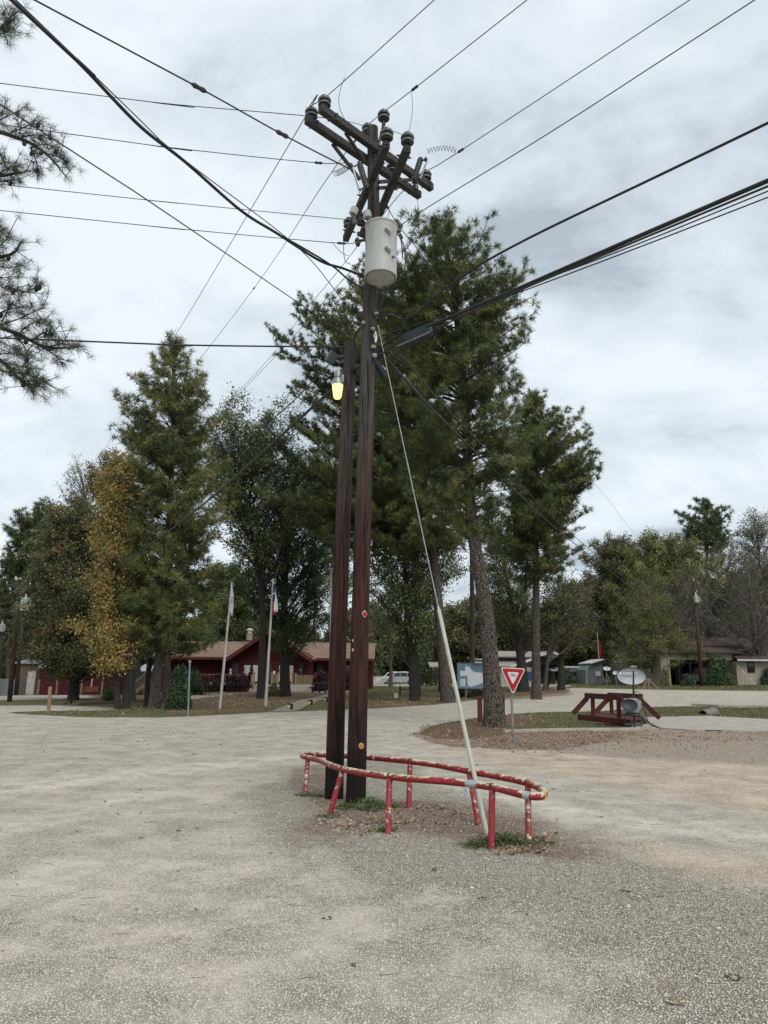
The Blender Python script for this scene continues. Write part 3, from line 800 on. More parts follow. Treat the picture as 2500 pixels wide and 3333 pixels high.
mb = MB(); mb.lathe([(.045, h(1297) - h(1262)), (.058, h(1290) - h(1262)), (.066, h(1278) - h(1262)), (.079, h(1255) - h(1262)), (.076, h(1253) - h(1262))], LL, (0, 0, 1), 32); mb.build('lens', m, lamp, smooth='auto')
mb = MB(); mb.tube([LL + Vector((.02, 0, h(1222) - LL.z)), Vector((LL.x + .06, YS, h(1224)))], .02, 10); mb.box((LL.x + .055, YS - .1, h(1228)), (.06, .05, .12)); mb.build('lamp_arm', GALV, STUB)
bc = atY(1079, 1165, YS - .05)
BOXG = M('grey_box', (.085, .088, .10), (.06, .06, .07), 6, .5)
mb = MB(); Rm = Matrix.Rotation(math.radians(28), 3, 'Y') @ Matrix.Rotation(math.radians(30), 3, 'Z'); mb.box(bc, (.13, .1, .17), Rm)
jb = mb.build('junction_box', BOXG, STUB, bevel=.008)
mb = MB(); mb.tube([bc + Vector((.05, 0, .0)), Vector((SP[-1].x, YS, bc.z + .06))], .028, 8); mb.build('box_neck', BOXG, STUB)
mb = MB(); mb.tube(spline([atY(1113, 1240, 9.5), atY(1140, 1265, 9.45), atY(1155, 1285, 9.47), atY(1163, 1300, 9.55)], 5), .005, 6); mb.build('lamp_cord', CABLE, STUB)
mb = MB(); mb.lathe([(.011, 0), (.011, .008)], atY(1127, 1164, 9.49), (0, -1, 0), 8); mb.lathe([(.011, 0), (.011, .008)], atY(1147, 1179, 9.5), (0, -1, 0), 8); mb.build('bolt', DARKM, STUB)

# ================================================================ GUY WIRE
GA = G(1587, 2724); GT = atY(1232, 1068, Y0 - .12)
GUY = thing('guy_wire', 'slanting bright steel guy wire from the tall pole, sheathed below in a pale tube', 'guy wire', GA)
mb = MB(); mb.tube([GA, GT], .0055, 6); mb.build('strand', M('steel_strand', (.5, .53, .52), (.4, .42, .42), 20, .35, metal=.6), GUY)
d = (GT - GA); k = (atY(1421, 1985, 1).z)
best = min((abs((lambda q: 1250 + 0)(0)),), default=0)
# parameter along the guy where it shows at photo row 1985
def proj_row(P):
    v = P - EYE; zc = v.y * math.cos(_p) + v.z * math.sin(_p); yc = v.z * math.cos(_p) - v.y * math.sin(_p)
    u, w = v.x / zc, yc / zc
    return 1250 + F_PX * (u * math.cos(_r) + w * math.sin(_r)), 1666.5 - F_PX * (-u * math.sin(_r) + w * math.cos(_r))
tg = min((i / 500 for i in range(500)), key=lambda t: abs(proj_row(GA.lerp(GT, t))[1] - 1985))
GG = M('guy_guard_pvc', (.50, .51, .44), (.42, .43, .36), 4, .5, stretch=(1, 1, .4))
mb = MB(); g0 = GA.lerp(GT, -.01); g1 = GA.lerp(GT, tg)
mb.tube([g0, g1], [.024, .021], 16); mb.tube([g1, GA.lerp(GT, tg + .006)], [.012, .012], 10)
mb.build('guard_tube', GG, GUY, smooth='auto')
mb = MB(); tgz = min((i / 500 for i in range(500)), key=lambda t: abs(proj_row(GA.lerp(GT, t))[1] - 1500)); 
for row in (1095, 1540, 1700, 1965):
    t_ = min((i / 800 for i in range(800)), key=lambda t: abs(proj_row(GA.lerp(GT, t))[1] - row)); mb.tube([GA.lerp(GT, t_), GA.lerp(GT, t_ + .03)], .0095, 6)
mb.build('grip', GALV, GUY)

# ================================================================ WIRES
def wire(nm, label, pts, r, mat=WIRE, cat='cable', ext0=None, ext1=None, group='overhead wires', n=6, lumps=(), wav=0):
    """pts: (px, py, 'z'|'y', value) or Vector; runs straight on past its ends when ext is given"""
    P = []
    for p in pts:
        if isinstance(p, Vector): P.append(p)
        elif p[2] == 'z': P.append(atZ(p[0], p[1], p[3]))
        else: P.append(atY(p[0], p[1], p[3]))
    if ext0: P.insert(0, P[0] + (P[0] - P[1]).normalized() * ext0)
    if ext1: P.append(P[-1] + (P[-1] - P[-2]).normalized() * ext1)
    Q = spline(P, 10)
    o = 0
    if n and len(P) > 4: pass
    mb = MB(); mb.tube(Q, r, n)
    w = mb.build(nm, mat, origin=P[-1] if P[-1].y < 20 else P[0], smooth='auto')
    tag(w, label, cat, group)
    for px, py, L in lumps:
        t = min(range(len(Q)), key=lambda i: (proj_row(Q[i])[0] - px) ** 2 + (proj_row(Q[i])[1] - py) ** 2 if Q[i].y > .5 else 1e12)
        a = Q[max(t - 1, 0)]; c = Q[min(t + 1, len(Q) - 1)]; dd = (c - a).normalized(); m0 = Q[t]
        mm = MB(); mm.tube([m0 - dd * L / 2, m0 - dd * L * .3, m0, m0 + dd * L * .3, m0 + dd * L / 2], [r * 1.3, r * 2.6 + .006, r * 2 + .004, r * 2.6 + .006, r * 1.3], 8)
        mm.build('splice', mat, w, smooth='auto')
    return w
LPX = lambda px, py, Y=50: atY(px, py, Y)
# primary conductors, coming overhead from the right and running back to the far left pole
wire('power_line', 'thin bare line over the two left end insulators, running down to the far left pole', [(1413, 0, 'z', 9.72), (1160, 228, 'z', 9.55), TOP['B0'] - Vector((0, 0, .02)), TOP['A0'] - Vector((.05, 0, .02)), (952, 452, 'y', 9.6), (557, 1115, 'y', 21), (339, 1462, 'y', 32), LPX(24, 1895)], .0065, ext0=8)
wire('power_line', 'thin bare line over the ridge insulator at the very top of the tall pole', [(1715, 0, 'z', 9.8), (1350, 287, 'z', 9.6), TOP['R'] - Vector((0, 0, .02)), TOP['L'] - Vector((0, 0, .02)), (1150, 470, 'y', 9.9), (1080, 560, 'y', 11), (648, 1172, 'y', 23), LPX(66, 1890)], .0065, ext0=8, lumps=((829, 919, .16), (1348, 289, .14)))
wire('power_line', 'thin bare line meeting the right end of the crossarms beside the fuse cutout', [(2245, 0, 'z', 9.7), (1500, 490, 'z', 9.5), TOP['B1'] - Vector((0, 0, .02)), (1312, 622, 'y', 9.9), (1246, 700, 'y', 10.6), (1165, 800, 'y', 12.0), (1010, 990, 'y', 15.5), (690, 1358, 'y', 26), LPX(104, 1893)], .0065, ext0=8, lumps=((1498, 491, .12),))
wire('power_line', 'thin neutral line reaching the transformer from upper right and running back beyond it', [(2456, 0, 'z', 8.3), (1800, 425, 'z', 8.05), (1335, 712, 'z', 7.95), (1235, 800, 'y', 9.5), (1140, 885, 'y', 11.4), (705, 1352, 'y', 25.5), LPX(116, 1903)], .0065, ext0=8)
wire('power_line', 'uppermost thin line from the left edge, ending below the pole top', [(0, 271, 'z', 8.95), (512, 334, 'z', 9.0), (995, 377, 'z', 9.1), atY(1124, 394, 8.45)], .0055, ext0=25)
wire('power_line', 'second thin line from the left edge, ending at a hooked clamp by the coiled lead', [(0, 405, 'z', 8.55), (512, 475, 'z', 8.62), (1010, 528, 'z', 8.7), (1140, 530, 'z', 8.72)], .0055, ext0=25, lumps=((1040, 529, .12),))
wire('power_line', 'third thin line from the left edge, tied to the lowest crossarm insulator', [(0, 600, 'z', 8.3), (500, 653, 'z', 8.4), TOP['C1'] - Vector((.04, 0, .02))], .0055, ext0=25)
wire('power_line', 'lowest of the four thin lines from the left edge, dead-ended beside the transformer', [(0, 685, 'z', 7.75), (512, 738, 'z', 7.85), (1085, 790, 'z', 7.9), (1160, 786, 'z', 7.9)], .0055, ext0=25, lumps=((1105, 789, .14),))
wire('span_guy', 'taut dark span wire with two beads, from the top left corner to the pole head', [(113, 0, 'z', 8.4), (648, 286, 'z', 8.5), (919, 437, 'z', 8.52), (1150, 556, 'z', 8.55)], .010, ext0=12, lumps=((648, 286, .2), (919, 437, .2)))
wire('service_cable', 'thick black sagging cable bundle from the top left corner to below the transformer', [(38, 0, 'z', 6.9), (249, 196, 'z', 6.75), (452, 407, 'z', 6.6), (603, 527, 'z', 6.6), (784, 685, 'z', 6.65), (904, 761, 'z', 6.8), (1040, 848, 'z', 6.95), (1115, 873, 'z', 7.05), (1185, 900, 'z', 7.1)], .017, CABLE, ext0=8, n=10)
wire('service_cable', 'black cable tail looping beneath the sagging bundle to the tall pole', [(904, 761, 'z', 6.8), (1000, 815, 'z', 6.85), (1085, 868, 'z', 6.85), (1140, 915, 'z', 6.8), (1190, 940, 'z', 6.75)], .012, CABLE, n=8)
wire('telephone_wire', 'thin wire running just above the sagging black bundle at upper left', [(249, 190, 'z', 6.9), (550, 480, 'z', 6.85), (964, 800, 'z', 6.85), (1115, 975, 'z', 6.5)], .006, ext0=10)
wire('telephone_wire', 'thin wire crossing the left pine branch and descending to the centre pine', [(0, 339, 'z', 6.6), (497, 663, 'z', 6.5), (1040, 1032, 'y', 10.2), (1190, 1130, 'y', 9.6)], .007, ext0=12)
wire('telephone_cable', 'nearly level black cable from the left edge to the stub pole top', [(0, 1100, 'z', 5.95), (560, 1122, 'z', 5.9), (1075, 1129, 'z', 5.95), (1122, 1127, 'z', 5.95)], .011, CABLE, ext0=25)
wire('telephone_cable', 'thick dark cable from behind the yellow lamp down to the far left pole', [atY(1160, 1215, 9.6), atY(1085, 1265, 10.2), (678, 1628, 'y', 17), (482, 1778, 'y', 24), (300, 1905, 'y', 31), (160, 1985, 'y', 40), atY(52, 2045, 45)], .024, CABLE, n=10)
wire('telephone_wire', 'thin wire from the grey junction box down to the far left pole', [atY(1068, 1190, 9.6), (850, 1395, 'y', 13), (500, 1660, 'y', 22), (300, 1800, 'y', 29), atY(52, 2035, 45)], .010, CABLE)
wire('telephone_cable', 'single dark cable from the right edge curving down in front of the big pine', [(2500, 400, 'z', 6.6), (1673, 800, 'z', 6.5), (1447, 942, 'z', 6.45), (1360, 1015, 'z', 6.4), (1311, 1040, 'z', 6.4), (1275, 1025, 'z', 6.45), (1225, 1026, 'z', 6.45)], .014, CABLE, ext0=8)
wire('telephone_cable', 'thick black cable bundle from the right edge into the long splice case', [(2500, 588, 'z', 5.95), (2035, 788, 'z', 5.9), (1673, 945, 'z', 5.9), (1447, 1040, 'z', 5.9), (1390, 1062, 'z', 5.9)], .023, CABLE, ext0=8, n=10)
wire('telephone_cable', 'slimmer black cable lashed under the thick bundle on the right', [(2500, 606, 'z', 5.85), (2035, 800, 'z', 5.82), (1673, 953, 'z', 5.82), (1447, 1056, 'z', 5.82), (1380, 1095, 'z', 5.8), (1230, 1155, 'z', 5.8)], .011, CABLE, ext0=8, n=8)
wire('telephone_wire', 'upper thin wire peeling away below the thick bundle at the right edge', [(2500, 622, 'z', 6.1), (2150, 765, 'z', 6.0), (1850, 880, 'z', 5.95), (1500, 1008, 'z', 5.95), (1240, 1092, 'z', 5.98)], .007, CABLE, ext0=8)
wire('telephone_wire', 'lower thin wire peeling away below the thick bundle at the right edge', [(2500, 642, 'z', 6.0), (2150, 778, 'z', 5.92), (1850, 892, 'z', 5.88), (1600, 985, 'z', 5.86)], .007, CABLE, ext0=8)
wire('telephone_cable', 'lower of two cables falling past the big pine to the far right pole', [atY(1240, 1150, 9.3), atY(1310, 1225, 9.8), (1507, 1432, 'y', 16), (1808, 1718, 'y', 33), (1990, 1862, 'y', 44), (2110, 1950, 'y', 54), atY(2270, 2045, 67)], .022, CABLE, n=8)
wire('telephone_cable', 'upper of two cables falling past the big pine to the far right pole', [atY(1245, 1130, 9.3), atY(1310, 1180, 9.9), atY(1330, 1182, 10), (1507, 1385, 'y', 15), (1808, 1690, 'y', 33), (1990, 1848, 'y', 44), (2110, 1940, 'y', 54), atY(2270, 2040, 67)], .016, CABLE, n=6)
wire('power_line', 'thin line with a grey strain insulator leaving the pole head towards the far right pole', [atY(1252, 660, 9.3), atY(1300, 738, 9.7), atY(1370, 825, 10.5), (1500, 1010, 'y', 14), (1760, 1380, 'y', 26), (1975, 1620, 'y', 40), (2075, 1745, 'y', 50), atY(2258, 1918, 67)], .007, lumps=((1258, 668, .14),))
mb = MB(); a = atY(1286, 715, 9.55); c = atY(1312, 748, 9.75); mb.lathe([(.015, 0), (.04, .02), (.045, .06), (.03, .075), (.03, .1), (.048, .12), (.045, .17), (.015, .2)], a, c - a, 14)
s = mb.build('strain_insulator', PORCG, [o for o in COL.objects if o.name.startswith('power_line')][-1], smooth='auto')
# splice cases
def case(label, a, c, Ya, Yc, w, hgt, clips):
    a = atY(*a, Ya); c = atY(*c, Yc); d = (c - a).normalized(); x = d.cross(Vector((0, 0, 1))).normalized(); u = x.cross(d)
    L = (c - a).length; t = thing('splice_case', label, 'cable case', a)
    mb = MB(); prof = [(0, -.4), (.08, -.5), (L * .93, -.5), (L, -.35), (L, .35), (L * .93, .5), (.08, .5), (0, .4)]
    mb.prism([(p, q * hgt) for p, q in prof], a - x * w / 2, d, u, -w)
    mb.build('case_body', M('case_plastic', (.020, .028, .034), (.03, .04, .046), 6, .55), t, bevel=.01)
    if clips:
        mb = MB()
        for i in range(4):
            p = a + d * L * (.2 + .2 * i) - x * (w / 2 + .004) - u * hgt * .25
            mb.tube([p + u * .015, p, p + d * .02 ], .003, 5)
        mb.build('clip', GALV, t)
        mb = MB(); p = a - u * hgt * .55; mb.tube([p - d * .05, p + d * (L + .02)], .008, 6)
        mb.build('support_strand', GALV, t)
    return t
case('long black splice case on the thick cables just right of the tall pole', (1296, 1105), (1392, 1062), 8.95, 8.7, .10, .17, True)
case('short black splice case hanging down to the right of the guy wire', (1232, 1172), (1268, 1224), 9.3, 9.5, .07, .10, False)
for lab, pts in (('black cable loop curving from the splice case to the tall pole, upper one', [(1232, 1150, 9.2), (1255, 1120, 9.1), (1285, 1098, 9.0), (1300, 1096, 8.95)]), ('black cable loop curving from the splice case to the tall pole, lower one', [(1228, 1168, 9.2), (1255, 1145, 9.1), (1285, 1122, 9.0), (1300, 1108, 8.95)]),
                 ('bunch of cable tails passing from stub pole to tall pole', [(1140, 1210, 9.55), (1170, 1192, 9.45), (1200, 1170, 9.4)]), ('cable loop rising between the two pole tops', [(1148, 1115, 9.6), (1160, 1085, 9.5), (1172, 1068, 9.4), (1185, 1058, 9.3)])):
    P = [atY(*p) for p in pts]; mb = MB(); mb.tube(spline(P, 6), .018 if 'upper' in lab or 'lower' in lab else .012, 8)
    tag(mb.build('cable_loop', CABLE, origin=P[-1], smooth='auto'), lab, 'cable', 'cable loops at the poles')

# ================================================================ CRASH RAIL ROUND THE POLES
m, n, l, b = newmat('chipped_red_paint')
b.inputs['Roughness'].default_value = .5
v = mapping(n, l, (1, 1, 1)); vz = mapping(n, l, (1, 1, .35))
gno = n.new('ShaderNodeNewGeometry'); sp_ = n.new('ShaderNodeSeparateXYZ'); l.new(gno.outputs['Normal'], sp_.inputs[0])
chip = noise(n, l, mapping(n, l, (.75, 1.3, 1.3)), 9, 9, .8, .6); chip2 = noise(n, l, vz, 30, 5, .7)
th = mth(n, l, 'ADD', chip, mth(n, l, 'MULTIPLY', sp_.outputs['Z'], .17))
c1 = mixc(n, l, noise(n, l, v, 3, 4), (.29, .012, .016), (.20, .010, .013))
c1 = mixc(n, l, mrange(n, l, chip2, .58, .64, 0, .8), c1, (.45, .12, .09))
c1 = mixc(n, l, mrange(n, l, chip2, .69, .72), c1, (.66, .58, .35))
c1 = mixc(n, l, mrange(n, l, th, .60, .62), c1, (.12, .05, .035))
c1 = mixc(n, l, mrange(n, l, th, .622, .64), c1, mixc(n, l, chip2, (.74, .69, .46), (.50, .40, .26)))
l.new(c1, b.inputs['Base Color'])
bumpn(n, l, b, mrange(n, l, th, .60, .63), .5, -.003)
REDP = m
RUSTP = M('rust', (.11, .045, .03), (.06, .03, .025), 20, .9, .4, .004)
RAIL = thing('crash_rail', 'low looped pipe rail with chipped red and cream paint around both poles', 'barrier', ground(.2, 8.4))
loop = [(986, 2462, .44), (1000, 2455, .44), (1060, 2458, .46), (1165, 2463, .50), (1310, 2476, .518), (1420, 2490, .52), (1527, 2511, .523), (1630, 2529, .51), (1718, 2549, .50), (1758, 2566, .495), (1772, 2582, .495), (1762, 2591, .50), (1738, 2592, .505), (1690, 2584, .515), (1602, 2562, .532), (1480, 2546, .53), (1268, 2528, .523), (1115, 2503, .49), (1040, 2475, .455)]
LP = [atZ(x, y, z) for x, y, z in loop]
LQ = spline(LP + LP[:3], 5)[5 * 1:5 * (len(LP) + 1) + 1]
mb = MB(); mb.tube(LQ, .0345, 16, cap=False); mb.build('rail', REDP, RAIL, smooth='auto')
for b0, t0 in (((1065, 2658), (1117, 2512)), ((992, 2594), (1003, 2468)), ((1262, 2720), (1268, 2540)), ((1598, 2770), (1602, 2570)), ((1720, 2744), (1718, 2568)), ((1330, 2635), (1322, 2484)), ((1563, 2692), (1527, 2518))):
    g = G(*b0); zt_ = min(LQ, key=lambda q: (proj_row(q)[0] - t0[0]) ** 2 + (proj_row(q)[1] - t0[1]) ** 2)
    mb = MB(); mb.tube([g + Vector((0, 0, -.08)), Vector((zt_.x, zt_.y, zt_.z - .01))], [.032, .031], 14); mb.build('post', REDP, RAIL, smooth='auto')
    mb = MB(); k = min(range(len(LQ)), key=lambda i: (LQ[i] - zt_).length); dd = (LQ[(k + 1) % len(LQ)] - LQ[k - 1]).normalized()
    mb.tube([zt_ - dd * .012, zt_ + dd * .012], .038, 14); mb.build('weld', RUSTP, RAIL, smooth='auto')
TAPE = M('silver_tape', (.45, .47, .50), (.35, .37, .40), 25, .4, metal=.3)
def band(px, py, L, mat, r=.0368):
    k = min(range(len(LQ)), key=lambda i: (proj_row(LQ[i])[0] - px) ** 2 + (proj_row(LQ[i])[1] - py) ** 2)
    dd = (LQ[(k + 1) % len(LQ)] - LQ[k - 1]).normalized(); c = LQ[k]
    mb = MB(); mb.tube([c - dd * L / 2, c + dd * L / 2], r, 16); mb.build('tape_band', mat, RAIL, smooth='auto')
band(1535, 2553, .13, TAPE); band(1715, 2588, .06, TAPE); band(1768, 2574, .05, TAPE); band(1080, 2489, .04, TAPE); band(1027, 2456, .05, TAPE); band(1218, 2464, .03, TAPE)
band(1764, 2588, .035, M('yellow_tape', (.70, .46, .02), (.6, .4, .03), 20, .5), .0373)
p = atZ(1512, 2562, .50); mb = MB(); mb.prism([(-.02, 0), (.02, 0), (.018, -.08), (-.012, -.10)], p + Vector((0, -.03, 0)), (1, 0, 0), (0, 0, 1), .002); mb.build('loose_tape', TAPE, RAIL)
# ================================================================ TREES
def unit(v): return v / (np.linalg.norm(v, axis=-1, keepdims=True) + 1e-9)
def needles(mb, P, D, n, L, w, spread=.75):
    "tufts: n needles at each point P fanned about direction D"
    N = len(P)
    if not N: return
    d = D[:, None, :] * (1.15 - spread) + unit(rng.normal(size=(N, n, 3))) * spread
    d = unit(d); ln = L * rng.uniform(.65, 1.1, (N, n, 1))
    a = np.repeat(P[:, None, :], n, 1) + rng.normal(size=(N, n, 3)) * L * .10
    tip = a + d * ln; tip[..., 2] -= L * .06
    side = unit(np.cross(d, rng.normal(size=(N, n, 3)))) * w / 2
    mb.strip(np.stack([a + side, a - side, tip], 2).reshape(-1, 3, 3), 3)
def leaves(mb, P, s, aspect=.6):
    N = len(P)
    if not N: return
    u = unit(rng.normal(size=(N, 3))); v = unit(np.cross(u, rng.normal(size=(N, 3))))
    sz = s * rng.uniform(.6, 1.3, (N, 1)); 
    a = P - u * sz * .5; c = P + u * sz * .5; w = v * sz * aspect * .5
    up = unit(np.cross(u, v)) * sz * .12
    mb.strip(np.stack([a, P + w + up, c, P - w + up], 1), 4)
def twigs(mb, A, B, r):
    "thin three-sided twigs from A to B"
    N = len(A)
    if not N: return
    d = unit(B - A); x = unit(np.cross(d, rng.normal(size=(N, 3)))); y = np.cross(d, x); r = np.broadcast_to(np.asarray(r, float).reshape(-1, 1), (N, 1))
    r2 = r * .45
    c = [x, x * -.5 + y * .87, x * -.5 - y * .87]
    for i in range(3):
        j = (i + 1) % 3
        mb.strip(np.stack([A + c[i] * r, A + c[j] * r, B + c[j] * r2, B + c[i] * r2], 1), 4)
BARKP = bark('pine_bark', (.235, .195, .17), (.14, .112, .096), (.030, .023, .019), 5.5, 1.7, 1.0, .05)
BARKD = bark('oak_bark', (.11, .10, .088), (.065, .058, .052), (.022, .019, .017), 9, 3, .8, .03)
BARKG = bark('grey_bark', (.17, .155, .14), (.10, .09, .082), (.04, .035, .03), 9, 3, .6, .02)
TWIG = M('twig_bark', (.06, .05, .043), (.035, .03, .026), 4, .9)
TWIGG = M('grey_twig_bark', (.17, .15, .14), (.10, .088, .08), 4, .9)
PINE1 = foliage('pine_needles', ((.125, .158, .055), (.078, .108, .045), (.21, .22, .078)), .45, .22)
PINE2 = foliage('pine_needles_dark', ((.095, .125, .048), (.062, .088, .040), (.155, .17, .065)), .45, .15)
PINE3 = foliage('pine_needles_blue', ((.075, .105, .060), (.048, .072, .045), (.115, .13, .065)), .6, .15)
PINE4 = foliage('pine_needles_olive', ((.155, .178, .060), (.095, .122, .048), (.25, .245, .085)), .45, .22)
LEAFG = foliage('oak_leaves', ((.135, .185, .075), (.085, .125, .055), (.23, .24, .10)), .4, .25)
LEAFD = foliage('dark_leaves', ((.085, .135, .065), (.055, .095, .048), (.13, .17, .08)), .4, .2)
LEAFGOLD = foliage('golden_leaves', ((.44, .32, .11), (.24, .22, .08), (.50, .35, .12)), .8, .3)
LEAFBR = foliage('brown_green_leaves', ((.155, .160, .078), (.105, .122, .058), (.22, .175, .085)), .4, .25)
LEAFRED = foliage('rusty_leaves', ((.165, .105, .060), (.10, .08, .045), (.22, .135, .07)), .7, .25)
LEAFYG = foliage('yellow_green_leaves', ((.22, .23, .085), (.14, .165, .065), (.30, .27, .10)), .35, .25)
def tree(kind, name, label, base, trunk, prof, w0, w1, Y=None, nb=60, dens=1.0, leafm=None, barkm=None, L=.22, group=None, seed=0, fork=(), lw=1.0, clear=None, cat='tree', drop=0.0):
    """base px on the ground, trunk px points upward, prof rows (py, xleft, xright) of the crown outline,
    w0/w1 trunk width in photo px at base and at the last trunk point"""
    global rng
    rng = np.random.default_rng(seed * 17 + 5); R_ = random.Random(seed)
    b = G(*base) if Y is None else ground(atY(base[0], base[1], Y).x, Y)
    Y = b.y
    T = [b + Vector((0, 0, -.1))] + [atY(x, y, Y) for x, y in trunk]
    T = spline(T, 5); n = len(T); rr0 = px_r(w0, b); rr1 = px_r(w1, T[-1])
    root = thing(name, label, cat, b, group)
    z0 = b.z; H = T[-1].z - z0
    rad = [rr1 + (rr0 - rr1) * (1 - i / (n - 1)) ** .9 + rr0 * .28 * math.exp(-(p.z - z0) / (rr0 * 2.2)) for i, p in enumerate(T)]
    mb = MB(); mb.tube(T, rad, 18 if rr0 > .15 else 10)
    for fk in fork:
        F = [atY(x, y, Y + dy) for x, y, dy in fk[0]]; F = spline(F, 5)
        r0 = px_r(fk[1], F[0]); mb.tube(F, [r0 * (1 - .7 * i / (len(F) - 1)) for i in range(len(F))], 10)
    mb.build('trunk', barkm or BARKP, root, smooth='auto')
    rows = sorted([(atY((xl + xr) / 2, py, Y).z, atY(xl, py, Y).x, atY(xr, py, Y).x) for py, xl, xr in prof])
    zs = np.array([r[0] for r in rows]); xl = np.array([r[1] for r in rows]); xr = np.array([r[2] for r in rows])
    tzs = np.array([p.z for p in T]); txs = np.array([p.x for p in T]); trr = np.array(rad)
    zmin, zmax = zs[0], zs[-1]
    # pick heights in proportion to crown width
    grid = np.linspace(zmin, zmax, 60); wid = np.interp(grid, zs, xr - xl) + .15 * (xr - xl).max(); cum = np.cumsum(wid); cum /= cum[-1]
    ends = []; cmb = MB(); tmb = MB()
    SA, SB_, SR = [], [], []; TP, TD = [], []; tw_r = max(.008, .010 * Y / 25)
    for i in range(nb):
        ze = float(np.interp((i + R_.random()) / nb, cum, grid))
        cx = float(np.interp(ze, tzs, txs)); l_ = max(cx - np.interp(ze, zs, xl), .25); r_ = max(np.interp(ze, zs, xr) - cx, .25)
        ph = i * 2.399 + R_.uniform(-.5, .5); c, s = math.cos(ph), math.sin(ph)
        # keep more branches toward the long side
        lat = r_ if c > 0 else l_; dep = min((l_ + r_) / 2, max(l_, r_)) * .9
        R = 1 / math.sqrt((c / lat) ** 2 + (s / dep) ** 2)
        R *= 1 + (.20 if kind == 'pine' else .30) * math.sin(3.1 * ph + ze * 1.7 + seed) + .12 * math.sin(ze * 4.3 + ph * 2)
        f = R_.uniform(.72, 1.12) if kind == 'pine' else R_.uniform(.35, 1.12) ** .6
        if kind == 'pine':
            rel = (ze - zmin) / (zmax - zmin); rise = R * (.10 + .55 * rel) + .2
        else: rise = R * R_.uniform(.6, 1.1) + .5
        zsr = max(ze - rise, (zmin + z0) / 2 if kind != 'pine' else zmin - 1.0, z0 + .8); zsr = min(zsr, tzs[-1])
        sx = float(np.interp(zsr, tzs, txs)); sr = float(np.interp(zsr, tzs, trr))
        S = Vector((sx, Y, zsr)); E_ = Vector((cx + c * R * f, Y + s * R * f, ze))
        mid = S.lerp(E_, .5) + Vector((R_.uniform(-.1, .1) * R, R_.uniform(-.1, .1) * R, (-.06 if kind == 'pine' else .10) * R + R_.uniform(-.08, .08) * R))
        q1 = S.lerp(mid, .5) + Vector((0, 0, R_.uniform(-.04, .08) * R)); q3 = mid.lerp(E_, .5) + Vector((R_.uniform(-.06, .06) * R, R_.uniform(-.06, .06) * R, -.03 * R))
        B = [S, q1, mid, q3, E_]; BL = sum((B[k + 1] - B[k]).length for k in range(4))
        br = min(sr * .45, .010 + .010 * BL) * (1 if kind == 'pine' else 1.15)
        tmb.tube(spline(B, 2), [br * (1 - .8 * k / 8) for k in range(9)], 5, cap=False)
        ends.append((B, BL, br))
        nsub = max(3, int(BL * 3.2 * dens ** .5))
        for k in range(nsub):
            t = .22 + .78 * (k + R_.random()) / nsub
            u = t * 4; j = min(int(u), 3); p = B[j].lerp(B[j + 1], u - j); d = (B[j + 1] - B[j]).normalized()
            sl = (.28 + .42 * (1 - t)) * (.55 + .32 * BL) * R_.uniform(.6, 1.2); sl = min(sl, 2.4)
            side = d.cross(Vector((0, 0, 1)));
            if side.length < .1: side = Vector((1, 0, 0))
            side.normalize(); sg = 1 if k % 2 else -1
            dd = (d * R_.uniform(.5, 1.1) + side * sg * R_.uniform(.4, 1.0) + Vector((0, 0, (R_.uniform(-.1, 1.0) if kind == 'pine' else R_.uniform(-.35, .55)) - drop))).normalized()
            e = p + dd * sl
            SA.append(p); SB_.append(e); SR.append(max(br * .35, tw_r * .8))
            if kind == 'pine':
                m_ = max(2, int(sl / (L * .38) * dens + R_.random()))
                for q in range(m_):
                    tt = 1 - q / m_ * .8
                    TP.append(p.lerp(e, tt) + Vector((R_.uniform(-.5, .5), R_.uniform(-.5, .5), R_.uniform(-.3, .5))) * L * (0 if q == 0 else 1))
                    TD.append((dd + Vector((0, 0, .35))).normalized())
            else:
                # third order twigs
                for q in range(3):
                    t2 = R_.uniform(.3, 1); p2 = p.lerp(e, t2); d2 = (dd + Vector((R_.uniform(-1, 1), R_.uniform(-1, 1), R_.uniform(-.6, .9) - drop))).normalized()
                    e2 = p2 + d2 * sl * R_.uniform(.35, .8); SA.append(p2); SB_.append(e2); SR.append(tw_r * .7)
                    TP.append(e2); TD.append(d2); TP.append(p2.lerp(e2, .5)); TD.append(d2)
        TP.append(E_); TD.append((B[4] - B[3]).normalized())
    if kind == 'pine':
        for k in range(26):
            q = T[-1] + Vector((0, 0, -R_.uniform(0, .12) * (zmax - zmin) * .6)); an = R_.uniform(0, 6.28); rr_ = (T[-1].z - q.z) * .35 + .25
            e = q + Vector((math.cos(an) * rr_, math.sin(an) * rr_, R_.uniform(.25, .8) * (1 + L)))
            SA.append(q); SB_.append(e); SR.append(tw_r)
            for j in range(6): TP.append(q.lerp(e, 1 - j * .15)); TD.append((e - q).normalized())
    A = np.array(SA); Bb = np.array(SB_); twigs(tmb, A, Bb, np.array(SR))
    tmb.build('branches', TWIGG if barkm is BARKG else (TWIG if barkm is not BARKP and barkm is not None else TWIG), root)
    P = np.array(TP); D = np.array(TD)
    if kind == 'pine':
        ok = np.sin(P[:, 2] * 2.6 + np.sin(P[:, 0] * 1.1 + seed) * 1.5) * np.sin(P[:, 0] * 1.5 + P[:, 1] * .9 + seed) > -.70 + .2 * (rng.random(len(P)) - .5)
        ok |= P[:, 2] > T[-1].z - .08 * (zmax - zmin)
        P = P[ok]; D = D[ok]
        nn = 22 if Y < 26 else 17
        needles(cmb, P, D, nn, L, max(.016, .0007 * Y) * lw)
        cmb.build('crown', leafm or PINE1, root)
    elif dens > 0:
        Lo = L; L = L * .62; k = max(1, int(round(13 * dens)))
